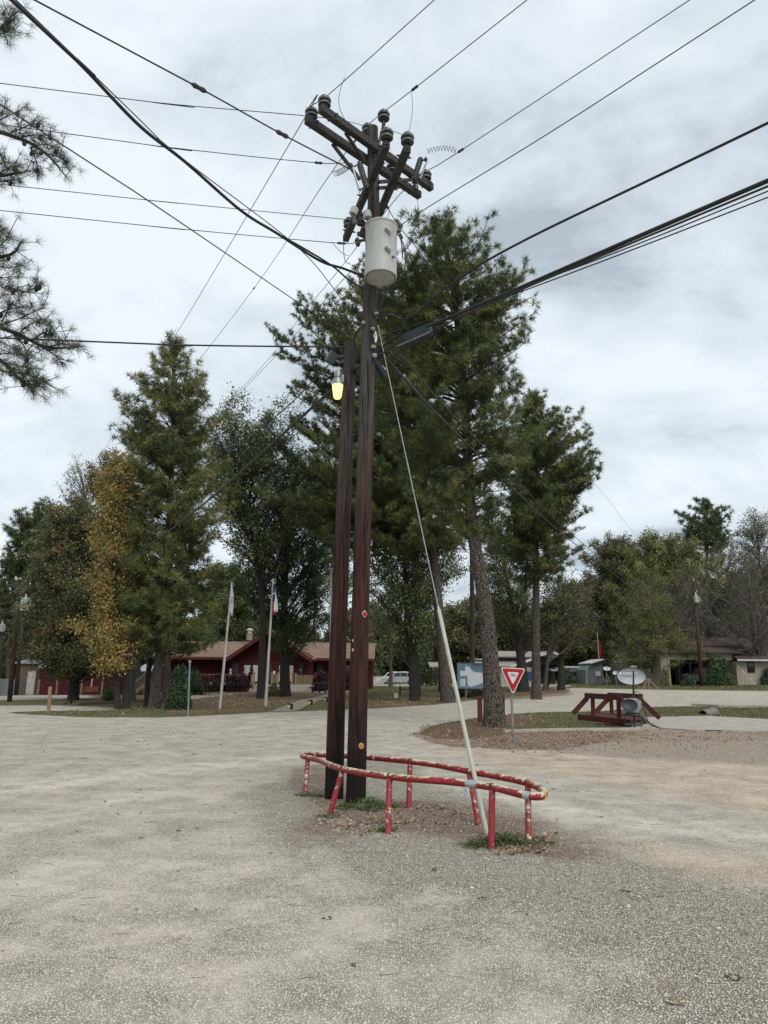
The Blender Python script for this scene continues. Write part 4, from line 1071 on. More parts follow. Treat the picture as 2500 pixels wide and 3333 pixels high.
        P = P[np.sin(P[:, 0] * 1.7 + seed) * np.sin(P[:, 1] * 1.9) * np.sin(P[:, 2] * 1.6 + seed * 2) > -.25 + .25 * (rng.random(len(P)) - .5)] if dens > .3 else P
        if dens >= .3: P = P[rng.random(len(P)) < .6]; k = int(k * 1.55)
        if dens < .17:
            keep = rng.random(len(P)) < dens * 6; P = P[keep]; k = 1
        Q = np.repeat(P, k, 0) + rng.normal(size=(len(P) * k, 3)) * (.10 + L * .75)
        leaves(cmb, Q, L, .62); cmb.build('crown', leafm or LEAFG, root)
    return root
GP = 'pines around the junction'; GD = 'broadleaf trees in the park'; GB = 'trees behind the houses'
# --- right-hand group
tree('pine', 'pine_tree', 'largest pine, its thick plated trunk standing behind the yield sign', (1610, 2366), [(1600, 2200), (1583, 2000), (1560, 1850), (1535, 1700), (1518, 1400), (1500, 1150), (1470, 900), (1440, 760)],
     [(700, 1390, 1440), (760, 1330, 1540), (830, 1250, 1660), (900, 1180, 1700), (1000, 1180, 1690), (1080, 1150, 1665), (1180, 1180, 1660), (1300, 1180, 1690), (1400, 1200, 1705), (1500, 1250, 1690), (1600, 1330, 1700), (1680, 1420, 1680), (1740, 1480, 1620)], 62, 12, nb=185, dens=1.2, L=.25, group=GP, seed=1)
tree('pine', 'pine_tree', 'second large pine whose crown spreads left behind the two poles', (1458, 2286), [(1448, 2200), (1430, 2000), (1410, 1800), (1385, 1600), (1350, 1300), (1300, 1050), (1260, 880)],
     [(840, 1120, 1250), (900, 1130, 1400), (1000, 1000, 1400), (1080, 965, 1420), (1160, 950, 1430), (1260, 935, 1440), (1340, 1000, 1450), (1420, 930, 1460), (1500, 900, 1480), (1600, 890, 1480), (1700, 960, 1500), (1780, 1100, 1500)], 40, 9, nb=230, dens=1.2, L=.28, group=GP, seed=2, lw=1.1)
tree('pine', 'pine_tree', 'open-branched pine at the right of the group, straight trunk on red-brown litter', (1746, 2277), [(1744, 2100), (1745, 1900), (1742, 1650), (1745, 1400), (1730, 1310)],
     [(1285, 1690, 1750), (1330, 1660, 1840), (1400, 1650, 1900), (1450, 1640, 1935), (1520, 1640, 1945), (1600, 1650, 1920), (1680, 1640, 1925), (1750, 1630, 1890), (1830, 1640, 1860), (1880, 1660, 1830)], 31, 8, nb=200, dens=1.15, L=.34, group=GP, seed=3, leafm=PINE1)
tree('pine', 'pine_tree', 'slim straight dark pine trunk directly left of the largest trunk', (1535, 2262), [(1537, 2000), (1535, 1800), (1530, 1600)],
     [(1560, 1480, 1580), (1640, 1440, 1640), (1720, 1440, 1650), (1790, 1460, 1640)], 20, 8, nb=40, dens=.8, L=.4, group=GP, seed=4, leafm=PINE2)
tree('oak', 'oak_tree', 'dark forked oak between the yield sign and the balcony house', (1705, 2252), [(1696, 2150), (1685, 2060), (1665, 1960), (1640, 1850)],
     [(1640, 1600, 1760), (1720, 1560, 1800), (1800, 1560, 1820), (1880, 1560, 1830), (1960, 1570, 1840), (2030, 1600, 1830)], 34, 12, nb=60, dens=.8, L=.22, group=GD, seed=5, leafm=LEAFG, barkm=BARKD, fork=((((1690, 2090, 0), (1702, 2000, .3), (1712, 1880, .5)), 24),))
tree('oak', 'oak_tree', 'left one of two close grey trunks to the left of the guy wire', (1350, 2282), [(1340, 2150), (1328, 2000), (1318, 1850), (1310, 1700)],
     [(1640, 1260, 1400), (1720, 1200, 1420), (1800, 1190, 1430), (1880, 1190, 1440), (1960, 1200, 1430), (2040, 1210, 1400), (2090, 1240, 1340)], 29, 12, nb=70, dens=.75, L=.22, group=GD, seed=6, leafm=LEAFG, barkm=BARKD)
tree('oak', 'oak_tree', 'right one of two close dark trunks to the left of the guy wire', (1358, 2268), [(1358, 2100), (1356, 1950), (1362, 1750)],
     [(1700, 1330, 1480), (1780, 1320, 1500), (1860, 1330, 1500), (1940, 1330, 1480), (2010, 1340, 1450)], 22, 10, nb=45, dens=.7, L=.24, group=GD, seed=7, leafm=LEAFBR, barkm=BARKD)
tree('oak', 'small_tree', 'slender young tree in front of the parked silver car', (1272, 2236), [(1272, 2150), (1270, 2050), (1262, 1950)],
     [(1900, 1220, 1310), (1960, 1200, 1330), (2020, 1200, 1330), (2080, 1215, 1320)], 12, 5, nb=40, dens=.5, L=.26, group=GD, seed=8, leafm=LEAFBR, barkm=BARKG)
tree('oak', 'small_tree', 'leaning thin tree beside the balcony post of the pale house', (1772, 2252), [(1782, 2150), (1795, 2050), (1810, 1950), (1830, 1880)],
     [(1860, 1790, 1900), (1920, 1770, 1960), (1990, 1770, 1990), (2060, 1790, 1960)], 13, 6, nb=45, dens=.25, L=.24, group=GD, seed=9, leafm=LEAFBR, barkm=BARKG, drop=.3)
tree('oak', 'small_tree', 'short brown-leaved tree to the right of the balcony house', (1827, 2250), [(1826, 2150), (1830, 2050), (1840, 1960)],
     [(1880, 1810, 1880), (1950, 1790, 1920), (2020, 1790, 1930), (2090, 1800, 1910)], 24, 7, nb=55, dens=.9, L=.2, group=GD, seed=10, leafm=LEAFBR, barkm=BARKD)
# --- left-hand group
tree('pine', 'pine_tree', 'tallest left-hand pine with pointed top over the grassy corner', (500, 2306), [(512, 2200), (528, 2050), (540, 1900), (552, 1700), (560, 1500), (566, 1250), (565, 1145)],
     [(1120, 545, 585), (1160, 480, 620), (1210, 440, 650), (1290, 425, 705), (1340, 440, 700), (1390, 395, 710), (1450, 385, 715), (1530, 400, 715), (1600, 430, 730), (1680, 400, 755), (1740, 400, 720), (1830, 380, 700), (1920, 350, 720), (2010, 380, 715), (2100, 400, 690)], 35, 8, nb=250, dens=1.15, L=.32, group=GP, seed=11, lw=1.1, leafm=PINE4)
tree('pine', 'pine_tree', 'dark pine trunk just behind and right of the tallest left-hand pine', (541, 2288), [(545, 2150), (552, 1950), (560, 1750)],
     [(1700, 500, 640), (1800, 470, 680), (1900, 470, 700), (2000, 500, 690), (2070, 520, 640)], 26, 10, nb=50, dens=.7, L=.3, group=GP, seed=12, leafm=PINE2)
tree('oak', 'golden_tree', 'narrow golden-leaved tree leaning over the leaf-strewn corner', (384, 2309), [(381, 2200), (376, 2100), (372, 1950), (375, 1750), (380, 1600)],
     [(1480, 340, 420), (1560, 325, 425), (1650, 315, 430), (1740, 300, 430), (1850, 300, 420), (1950, 275, 425), (2030, 265, 440), (2090, 275, 445), (2140, 330, 440)], 19, 9, nb=85, dens=1.15, L=.16, group=GD, seed=13, leafm=LEAFGOLD, barkm=BARKD, drop=.2)
tree('oak', 'oak_tree', 'dark slim trunk right beside the golden tree', (412, 2308), [(410, 2200), (410, 2080), (415, 1900), (410, 1700)],
     [(1560, 380, 450), (1700, 360, 470), (1850, 380, 480), (1980, 390, 480), (2080, 400, 470)], 22, 9, nb=50, dens=.8, L=.2, group=GD, seed=14, leafm=LEAFBR, barkm=BARKD)
tree('oak', 'oak_tree', 'grey straight trunk third from the golden tree, in front of the timber stairs', (430, 2286), [(430, 2180), (428, 2050), (430, 1900)],
     [(1800, 380, 520), (1900, 380, 520), (2000, 390, 520), (2100, 400, 500)], 22, 10, nb=50, dens=.8, L=.24, group=GD, seed=15, leafm=LEAFG, barkm=BARKG)
tree('oak', 'oak_tree', 'dark trunk close to the left of the tallest left-hand pine', (478, 2300), [(482, 2200), (490, 2100), (500, 1950)],
     [(1880, 450, 560), (1960, 430, 600), (2040, 440, 600), (2110, 460, 560)], 20, 9, nb=45, dens=.9, L=.22, group=GD, seed=16, leafm=LEAFYG, barkm=BARKD)
tree('oak', 'oak_tree', 'flared dark trunk under a dense green crown before the red outbuilding', (238, 2278), [(243, 2200), (246, 2120), (240, 1950), (230, 1800)],
     [(1640, 170, 280), (1720, 150, 320), (1800, 140, 350), (1900, 130, 370), (1980, 110, 380), (2060, 110, 390), (2130, 130, 380), (2180, 170, 360)], 31, 12, nb=130, dens=1.3, L=.22, group=GD, seed=17, leafm=LEAFBR, barkm=BARKD)
tree('oak', 'oak_tree', 'broad green tree at far left beyond the crossarm pole', (124, 2250), [(126, 2100), (130, 1950), (150, 1800)],
     [(1690, 170, 260), (1760, 130, 290), (1850, 110, 300), (1950, 90, 300), (2050, 80, 280), (2130, 85, 230), (2170, 100, 220)], 16, 9, Y=66, nb=120, dens=1.2, L=.3, group=GD, seed=18, leafm=LEAFG, barkm=BARKG)
tree('oak', 'oak_tree', 'rusty-topped tree rising behind the golden tree', (455, 2262), [(440, 2100), (400, 1900), (370, 1700), (350, 1560)],
     [(1462, 320, 365), (1500, 290, 400), (1560, 280, 440), (1640, 260, 450), (1740, 230, 460), (1850, 210, 470), (1950, 200, 480)], 20, 9, nb=95, dens=.9, L=.24, group=GD, seed=19, leafm=LEAFRED, barkm=BARKD)
tree('oak', 'bare_tree', 'round-headed nearly leafless tree at upper left', (290, 2258), [(285, 2100), (280, 1900), (272, 1700), (275, 1620)],
     [(1492, 225, 300), (1530, 205, 330), (1580, 198, 340), (1630, 205, 340), (1680, 220, 340), (1760, 230, 330)], 16, 7, nb=60, dens=.35, L=.17, group=GD, seed=20, leafm=LEAFG, barkm=BARKG)
tree('pine', 'pine_tree', 'round-topped dark pine behind the far left crossarm pole', (100, 2262), [(102, 2100), (110, 1900), (130, 1760)],
     [(1635, 150, 210), (1680, 70, 240), (1730, 30, 250), (1800, 25, 250), (1870, 60, 250), (1950, 70, 240), (2030, 60, 200)], 16, 9, Y=70, nb=130, dens=.8, L=.55, group=GP, seed=21, leafm=PINE2, lw=1.2)
tree('pine', 'pine_tree', 'lower pine crown at the extreme left edge', (26, 2262), [(28, 2100), (40, 1950), (45, 1850)],
     [(1790, 20, 80), (1830, 0, 110), (1890, -20, 100), (1960, -20, 110), (2040, -30, 90), (2120, -20, 60)], 14, 8, Y=88, nb=80, dens=.8, L=.55, group=GP, seed=22, leafm=PINE2, lw=1.2)
tree('oak', 'oak_tree', 'dark trunk with sparse arching limbs left of the second flagpole', (850, 2273), [(852, 2150), (856, 2000), (840, 1850), (815, 1720), (780, 1620)],
     [(1325, 760, 960), (1380, 690, 1040), (1450, 670, 1060), (1530, 680, 1060), (1620, 680, 1020), (1700, 700, 960), (1800, 740, 940)], 27, 9, nb=80, dens=.62, L=.26, group=GD, seed=23, leafm=LEAFG, barkm=BARKD, fork=((((828, 1780, 0), (770, 1660, 0), (720, 1560, 0), (680, 1500, .5)), 14),))
tree('oak', 'oak_tree', 'thick dark trunk with low drooping foliage right of the second flagpole', (928, 2267), [(926, 2150), (924, 2000), (930, 1850), (945, 1700)],
     [(1480, 900, 1020), (1560, 860, 1080), (1650, 830, 1110), (1750, 800, 1110), (1850, 770, 1100), (1950, 800, 1090), (2040, 870, 1030), (2120, 895, 985)], 33, 14, nb=95, dens=1.0, L=.2, group=GD, seed=24, leafm=LEAFD, barkm=BARKD)
tree('oak', 'oak_tree', 'green tree spreading behind the stub pole above the third flagpole', (1100, 2236), [(1098, 2100), (1095, 1950), (1090, 1750)],
     [(1440, 1000, 1120), (1520, 960, 1220), (1620, 960, 1240), (1720, 980, 1240), (1820, 1000, 1230), (1900, 1010, 1200)], 20, 10, nb=60, dens=.7, L=.34, group=GD, seed=25, leafm=LEAFG, barkm=BARKD)
tree('oak', 'small_tree', 'bushy dark evergreen overhanging the left end of the red lodge', (668, 2242), [(668, 2180), (668, 2130), (670, 2080)],
     [(2045, 640, 700), (2080, 610, 730), (2120, 600, 740), (2160, 610, 720)], 14, 8, nb=50, dens=1.0, L=.22, group=GD, seed=26, leafm=LEAFD, barkm=BARKD)
tree('oak', 'oak_tree', 'pale broad tree beyond the roof ridge of the red lodge', (755, 2238), [(755, 2150), (750, 2050), (745, 1900)],
     [(1840, 690, 800), (1900, 660, 830), (1980, 640, 840), (2060, 640, 830)], 14, 8, Y=92, nb=80, dens=.9, L=.42, group=GB, seed=27, leafm=LEAFG, barkm=BARKD)
tree('pine', 'pine_tree', 'thin far pine seen against the sky left of the third flagpole', (1020, 2236), [(1022, 2100), (1025, 1900), (1026, 1720)],
     [(1690, 1000, 1050), (1760, 985, 1075), (1850, 980, 1070), (1930, 990, 1060), (2020, 980, 1070)], 8, 4, Y=88, nb=45, dens=.6, L=.6, group=GB, seed=28, leafm=PINE2)
# --- background on the right
tree('pine', 'pine_tree', 'tall lone pine standing above the right-hand treetops', (2292, 2215), [(2293, 2050), (2300, 1900), (2300, 1720), (2298, 1650)],
     [(1622, 2270, 2330), (1660, 2230, 2370), (1700, 2200, 2400), (1740, 2205, 2390), (1780, 2240, 2380), (1830, 2250, 2340)], 13, 6, Y=95, nb=60, dens=.75, L=.6, group=GB, seed=29, leafm=PINE2)
tree('oak', 'oak_tree', 'round olive-green tree right of centre in the background', (2150, 2225), [(2150, 2100), (2145, 1950), (2150, 1850)],
     [(1738, 2110, 2220), (1780, 2050, 2270), (1850, 2020, 2290), (1930, 2010, 2290), (2010, 2000, 2270), (2080, 2010, 2250)], 13, 6, Y=84, nb=140, dens=.9, L=.36, group=GB, seed=30, leafm=LEAFYG, barkm=BARKG)
tree('oak', 'oak_tree', 'olive-brown tree behind the two distant satellite dishes', (2010, 2222), [(2010, 2100), (2005, 1950), (2000, 1850)],
     [(1750, 1960, 2060), (1800, 1920, 2090), (1880, 1890, 2100), (1970, 1880, 2100), (2060, 1900, 2090)], 12, 6, Y=90, nb=110, dens=.85, L=.38, group=GB, seed=31, leafm=LEAFBR, barkm=BARKG)
tree('oak', 'cypress_tree', 'low wide yellow-brown feathery tree in front of the blue-grey shed', (2140, 2231), [(2135, 2170), (2125, 2080), (2115, 1980), (2110, 1900)],
     [(1840, 2080, 2140), (1900, 2050, 2170), (1980, 2030, 2200), (2050, 2010, 2230), (2110, 2000, 2260), (2160, 2010, 2230)], 13, 5, nb=110, dens=.8, L=.20, group=GB, seed=32, leafm=LEAFYG, barkm=BARKG, drop=.15)
for i, (lab, bx, by, tr_, pf, w, nb_) in enumerate((
    ('bare grey tree at the left corner of the garage', 2205, 2227, [(2198, 2150), (2190, 2050), (2190, 1950)], [(1880, 2150, 2240), (1960, 2120, 2270), (2040, 2110, 2280), (2110, 2130, 2260)], 11, 60),
    ('bare tree with kinked trunk, just right of the left garage corner', 2222, 2227, [(2215, 2150), (2205, 2050), (2215, 1950)], [(1840, 2190, 2270), (1930, 2160, 2300), (2020, 2150, 2310), (2100, 2170, 2290)], 12, 60),
    ('bare tree before the open garage bay', 2250, 2226, [(2250, 2150), (2252, 2050), (2262, 1950)], [(1830, 2230, 2330), (1920, 2200, 2360), (2010, 2200, 2370), (2090, 2220, 2340)], 9, 60),
    ('bare tree with wide grey twigs in front of the shed window', 2478, 2229, [(2470, 2150), (2455, 2080), (2445, 2000), (2440, 1930)], [(1790, 2400, 2500), (1870, 2340, 2540), (1960, 2310, 2560), (2040, 2300, 2560), (2110, 2330, 2540)], 13, 110),
    ('tall pale bare tree at the right edge of the picture', 2490, 2215, [(2488, 2100), (2480, 1950), (2470, 1800)], [(1655, 2450, 2540), (1720, 2400, 2580), (1800, 2380, 2600), (1900, 2370, 2600), (2000, 2380, 2600)], 13, 110),
    ('grey-brown bare tree behind the garage roof', 2370, 2215, [(2370, 2100), (2368, 1980), (2365, 1880)], [(1770, 2320, 2420), (1840, 2280, 2450), (1930, 2260, 2470), (2020, 2260, 2470), (2090, 2290, 2450)], 12, 110))):
    tree('oak', 'bare_tree', lab, (bx, by), tr_, pf, w, 4, Y=(None, None, None, None, 92, 88)[i], nb=nb_, dens=(.10, .12, .10, .08, .28, .22)[i], L=.28, group='bare trees by the garage', seed=40 + i, leafm=LEAFBR, barkm=BARKG)
# more trees of the belt behind the houses, each its own
belt = [(-60, 1880, 150, 0), (1190, 1970, 110, 1), (1255, 2010, 90, 0), (1480, 1970, 110, 2), (1560, 1930, 100, 0), (1625, 1960, 80, 1), (1900, 1890, 110, 2), (1800, 1960, 100, 0), (2420, 1850, 130, 0), (560, 2020, 150, 1), (1130, 2010, 90, 2), (700, 2000, 110, 1), (860, 2010, 110, 0), (960, 2020, 110, 2), (1400, 2010, 100, 1), (1700, 1980, 110, 2), (2240, 1900, 110, 0), (60, 1960, 110, 1), (330, 2000, 140, 0), (2600, 1800, 120, 2)]
kinds = ['dark leafy tree of the far belt', 'olive leafy tree of the far belt', 'brown-tinged tree of the far belt']
where = ['beyond the left edge', 'right of the tall pole', 'behind the silver car', 'above the blue map board', 'left of the largest pine trunk', 'right of the largest pine trunk', 'left of the distant dishes', 'over the balcony house', 'above the garage roof', 'behind the tall left pines', 'between the two poles and third flagpole', 'behind the lodge left wing', 'behind the lodge gable', 'behind the lodge right wing', 'behind the red shed', 'behind the forked oak', 'behind the left garage corner', 'behind the far left poles', 'above the red outbuilding', 'beyond the right edge']
for i, (px, ty, hw, k) in enumerate(belt):
    Yb = 104 + (i * 37 % 5) * 4; c = px
    tree('oak', 'oak_tree', kinds[k] + ', ' + where[i], (px, 2205), [(px, 2120), (px + 4, 2000), (px + 6, ty + 60)],
         [(ty, c - hw * .3, c + hw * .35), (ty + 50, c - hw * .8, c + hw * .7), (ty + 120, c - hw, c + hw), (ty + 200, c - hw * .9, c + hw), (2170, c - hw * .95, c + hw * .9), (2200, c - hw * .8, c + hw * .8)], 14, 6, Y=Yb, nb=95, dens=.75, L=.60, group=GB, seed=60 + i, leafm=(LEAFD, LEAFG, LEAFBR)[k], barkm=BARKD)
# far wood, one mass closing the view
rng = np.random.default_rng(99)
mb = MB(); N = 52000
a = rng.uniform(-62, 62, N); Yw = rng.uniform(132, 165, N); xw = np.tan(np.radians(a)) * Yw
hh = 7.5 + 4 * np.sin(a * .35 + 1) * np.sin(a * .11) + 2.5 * np.sin(a * 1.3) + 1.5 * np.sin(a * 3.1)
zw = tz(xw, Yw) + rng.uniform(0, 1, N) ** .9 * hh
leaves(mb, np.stack([xw, Yw, zw], 1), 1.0, .8)
wd = mb.build('far_wood', LEAFD, origin=(0, 132, 0)); tag(wd, 'dark mass of woodland closing the view behind all the houses', 'woodland', kind='stuff')
# ---- near pine whose boughs reach in at the left edge
rng = np.random.default_rng(5); R_ = random.Random(5)
NY = 9.5; nb_ = ground(atY(-620, 1700, NY).x, NY)
NP = thing('pine_tree', 'near pine off to the left, only its cone-bearing boughs reaching in at the left edge', 'tree', nb_, GP)
mb = MB(); T = [nb_, atY(-620, 1500, NY), atY(-600, 900, NY), atY(-580, 300, NY), atY(-560, -300, NY)]; mb.tube(spline(T, 6), [.26 - .006 * i for i in range(25)], 16); mb.build('trunk', BARKP, NP, smooth='auto')
boughs = [([(-590, 700), (-300, 560), (-80, 430), (60, 450), (150, 500), (215, 575)], [((-80, 430), (20, 380), (80, 350)), ((20, 440), (90, 410), (125, 400)), ((60, 450), (110, 440), (165, 440)), ((100, 480), (150, 470), (190, 490)), ((150, 500), (190, 510), (215, 530)), ((100, 480), (120, 530), (125, 570)), ((-60, 430), (-20, 400), (15, 350)), ((-100, 430), (-40, 470), (10, 510))]),
          ([(-600, 900), (-300, 760), (-100, 600), (20, 570), (85, 560)], [((-100, 600), (-40, 540), (20, 530)), ((-20, 575), (30, 545), (60, 540)), ((-60, 590), (0, 590), (60, 585))]),
          ([(-590, 300), (-300, 180), (-100, 110), (10, 95), (45, 60)], [((-60, 105), (-10, 60), (20, 30)), ((-60, 105), (0, 110), (40, 95)), ((-10, 98), (20, 70), (45, 40))]),
          ([(-600, 1050), (-300, 920), (-100, 850), (30, 830), (70, 790)], [((-50, 840), (0, 800), (30, 770)), ((-50, 840), (10, 870), (80, 865)), ((-80, 850), (-20, 900), (60, 900)), ((-60, 850), (0, 930), (50, 945)), ((20, 930), (80, 950), (130, 925)), ((-80, 780), (-20, 760), (10, 750))]),
          ([(-610, 1250), (-300, 1120), (-100, 1050), (40, 1080), (150, 1130), (255, 1130)], [((-60, 1050), (20, 1010), (90, 1000)), ((0, 1060), (80, 1030), (140, 1000)), ((0, 1060), (30, 1000), (30, 980)), ((60, 1085), (110, 1050), (155, 1060)), ((100, 1110), (150, 1080), (165, 1090)), ((100, 1110), (170, 1150), (200, 1180)), ((150, 1130), (200, 1120), (235, 1125)), ((40, 1080), (80, 1130), (90, 1170)), ((-60, 1060), (0, 1110), (60, 1140)), ((-100, 1050), (-40, 1000), (10, 960))]),
          ([(-610, 1350), (-300, 1230), (-100, 1130), (10, 1180), (70, 1240), (140, 1260)], [((-40, 1160), (30, 1150), (80, 1160)), ((10, 1180), (60, 1190), (100, 1200)), ((40, 1210), (90, 1220), (130, 1235)), ((70, 1240), (110, 1240), (150, 1240)), ((70, 1240), (100, 1265), (110, 1275)), ((-60, 1140), (-20, 1190), (20, 1210))])]
tm = MB(); P = []; D = []; CP = []
for main, subs in boughs:
    B = spline([atY(x, y, NY + .0) for x, y in main], 5); tm.tube(B, [.05 * (1 - i / len(B)) + .008 for i in range(len(B))], 6)
    alls = [B[len(B) // 2:]]
    for s_ in subs:
        dy = R_.uniform(-.5, .5); q = [atY(s_[0][0], s_[0][1], NY), atY(s_[1][0], s_[1][1], NY + dy * .6), atY(s_[2][0], s_[2][1], NY + dy)]
        q = spline(q, 5); tm.tube(q, [.012 * (1 - i / len(q) * .6) for i in range(len(q))], 5); alls.append(q)
    for q in alls:
        for i in range(1, len(q)):
            d = (q[i] - q[i - 1]).normalized()
            for k in range(2):
                P.append(q[i] + Vector((R_.uniform(-1, 1), R_.uniform(-1, 1), R_.uniform(-1, 1))) * .05); D.append(d + Vector((R_.uniform(-.6, .6), R_.uniform(-.6, .6), R_.uniform(-.1, .8))))
            # short spurs
            if R_.random() < .7:
                e = q[i] + Vector((R_.uniform(-.2, .25), R_.uniform(-.25, .25), R_.uniform(-.12, .22))); tm.tube([q[i], e], .005, 4)
                for k in range(2): P.append(e + Vector((R_.uniform(-1, 1), R_.uniform(-1, 1), R_.uniform(-1, 1))) * .02); D.append((e - q[i]).normalized())
            if R_.random() < .12: CP.append(q[i] + Vector((0, 0, -.05)))
        for k in range(2): P.append(q[-1]); D.append((q[-1] - q[-2]).normalized())
tm.build('branches', TWIG, NP)
cm = MB(); needles(cm, np.array(P), unit(np.array([tuple(d) for d in D])), 14, .18, .0048, .6); cm.build('crown', PINE3, NP)
for p in CP:
    m_ = MB(); m_.lathe([(.008, .045), (.022, .03), (.032, .0), (.028, -.03), (.01, -.05)], p, (.1, .1, 1), 9); m_.build('cone', TWIG, NP, smooth='auto')
# ================================================================ BUILDINGS
rng = np.random.default_rng(11); rnd = random.Random(11)
def battenmat(name, c1, c2, period=.2, axis='X', strength=.6):
    m, n, l, b = newmat(name); b.inputs['Roughness'].default_value = .85; b.inputs['Specular IOR Level'].default_value = .2
    t = n.new('ShaderNodeTexCoord'); w = n.new('ShaderNodeTexWave'); w.wave_type = 'BANDS'; w.bands_direction = axis; w.wave_profile = 'SAW'
    w.inputs['Scale'].default_value = 1 / period / 3.18 ; l.new(t.outputs['Object'], w.inputs['Vector'])
    f = noise(n, l, mapping(n, l, (3, 3, .6)), 1.2, 6, .65)
    col = mixc(n, l, mrange(n, l, f, .35, .68), c1, c2)
    col = mixc(n, l, mrange(n, l, w.outputs['Fac'], .9, .97, 0, .75), col, tuple(v * .25 for v in c1))
    l.new(col, b.inputs['Base Color']); bumpn(n, l, b, w.outputs['Fac'], strength, .02)
    return m
REDW = battenmat('red_siding', (.080, .015, .016), (.048, .010, .012), .3)
BEIGEW = battenmat('beige_batten_siding', (.42, .37, .28), (.32, .28, .21), .4)
GREYW = battenmat('grey_plank_siding', (.20, .22, .22), (.13, .145, .15), .18, 'Z')
PALEW = battenmat('pale_siding', (.36, .36, .33), (.28, .28, .26), .25, 'Z')
DARKW = battenmat('dark_log_wall', (.05, .05, .05), (.03, .03, .03), .22, 'Z')
SHING = M('brown_shingles', (.24, .165, .115), (.15, .105, .075), 2.2, .95, .5, .02, (1, 1, 3))
SHINGD = M('dark_shingles', (.105, .075, .062), (.065, .048, .042), 2.0, .95, .5, .02, (1, 1, 3))
SHINGP = M('pale_shingles', (.34, .30, .27), (.25, .22, .20), 2.0, .95, .5, .02, (1, 1, 3))
TINR = M('tin_roof', (.5, .52, .53), (.38, .40, .41), 3, .45, .1, .01, (8, 1, 1), metal=.3)
TRIMR = M('red_trim', (.11, .022, .02), (.07, .015, .014), 3, .8)
TRIMW = M('white_trim', (.62, .61, .58), (.5, .49, .46), 3, .7)
WOOD = M('old_wood', (.22, .165, .115), (.13, .10, .07), 3, .9, .4, .01, (6, 6, 1))
WOODP = M('pale_wood', (.34, .25, .15), (.22, .16, .10), 4, .9, .4, .01, (8, 8, 1))
DWOOD = M('dark_stained_wood', (.035, .022, .018), (.02, .014, .012), 4, .8)
GLASSD = M('window_glass', (.03, .035, .04), (.05, .055, .06), 3, .12, spec=.6)
CURT = M('white_curtain', (.62, .62, .60), (.5, .5, .48), 8, .9, .3, .01, (20, 1, 1))
BLUED = M('blue_door', (.03, .07, .20), (.02, .05, .14), 4, .6)
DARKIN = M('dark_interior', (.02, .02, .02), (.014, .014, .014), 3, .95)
PAPER = M('white_paper', (.72, .72, .68), (.6, .6, .56), 20, .8)
def rect(mb, p0, p1, Y, th):
    "board facing the camera: corners given in photo pixels at depth Y, th thick toward the viewer"
    a = atY(*p0, Y); c = atY(*p1, Y); mb.b2((a.x, Y - th, a.z), (c.x, Y, c.z))
def slope(mb, a, b_, c, d, th=.12):
    "roof slab through four points"
    P = [Vector(p) for p in (a, b_, c, d)]; nrm = (P[1] - P[0]).cross(P[3] - P[0]).normalized()
    if nrm.z < 0: nrm = -nrm
    o = len(mb.v); mb.v += [tuple(p) for p in P] + [tuple(p + nrm * th) for p in P]
    mb.f += [(3, 2, 1, 0), (4, 5, 6, 7)] + [(i, (i + 1) % 4, 4 + (i + 1) % 4, 4 + i) for i in range(4)]
# ---- red lodge
YL = 70.
X = lambda px, Y=YL: atY(px, 2150, Y).x
Z = lambda py, Y=YL, px=880: atY(px, py, Y).z
gz = float(tz(X(880), YL))
LOD = thing('red_lodge', 'dark red timber lodge with brown shingle roof, central gable and curtained glass doors', 'building', (X(880), YL, gz))
xl, xr, xa = X(752), X(1014), X(879); ze, zp, zf = Z(2140), Z(2056), Z(2226)
mb = MB(); mb.prism([(xl, gz - .2), (xr, gz - .2), (xr, ze + .15), (xa, zp - .05), (xl, ze + .15)], (0, YL, 0), (1, 0, 0), (0, 0, 1), -12)
mb.build('wall', REDW, LOD)
for x0, x1 in ((X(520, 73), xl), (xr, X(1213, 73))):
    mb = MB(); mb.b2((x0, 73, gz - .3), (x1, 81, Z(2146, 73))); mb.build('wall', REDW, LOD)
for s, xe in ((-1, X(744)), (1, X(1022))):
    mb = MB(); slope(mb, (xe, 68.6, Z(2149)), (xa, 68.6, zp), (xa, 84, zp), (xe, 84, Z(2149)), .14); rf = mb.build('roof', SHING, LOD)
    mb = MB(); mb.beam((xe, 68.55, Z(2149) - .06), (xa, 68.55, zp - .04), .06, .34); mb.build('fascia', TRIMR, rf)
rz_ = Z(2093, 77.5)
for x0, x1 in ((X(505, 73), xa - 2.2), (xa + 2.2, X(1220, 73))):
    mb = MB(); e = Z(2144, 72); slope(mb, (x0, 71.6, e), (x1, 71.6, e), (x1, 77.5, rz_), (x0, 77.5, rz_)); mb2 = MB(); slope(mb2, (x0, 83, e), (x1, 83, e), (x1, 77.5, rz_), (x0, 77.5, rz_))
    rf = mb.build('roof', SHING, LOD); mb2.build('rear_roof', SHING, LOD)
    mb = MB(); mb.b2((x0 if x0 < xa else xr + .3, 71.5, e - .14), (x1 if x0 > xa else xl - .3, 71.58, e + .06)); mb.build('gutter', TRIMR, rf)
cx_ = X(808, 76); mb = MB(); mb.lathe([(.32, 0), (.32, .75)], (cx_, 76, Z(2085, 76)), (0, 0, 1), 6); ch = mb.build('chimney', M('chimney_stone', (.34, .28, .22), (.24, .2, .16), 3, .9, .4), LOD)
mb = MB(); mb.lathe([(.22, 0), (.22, .25), (.36, .28), (.36, .4), (.1, .5)], (cx_, 76, Z(2085, 76) + .75), (0, 0, 1), 16); mb.build('chimney_cap', TRIMW, ch)
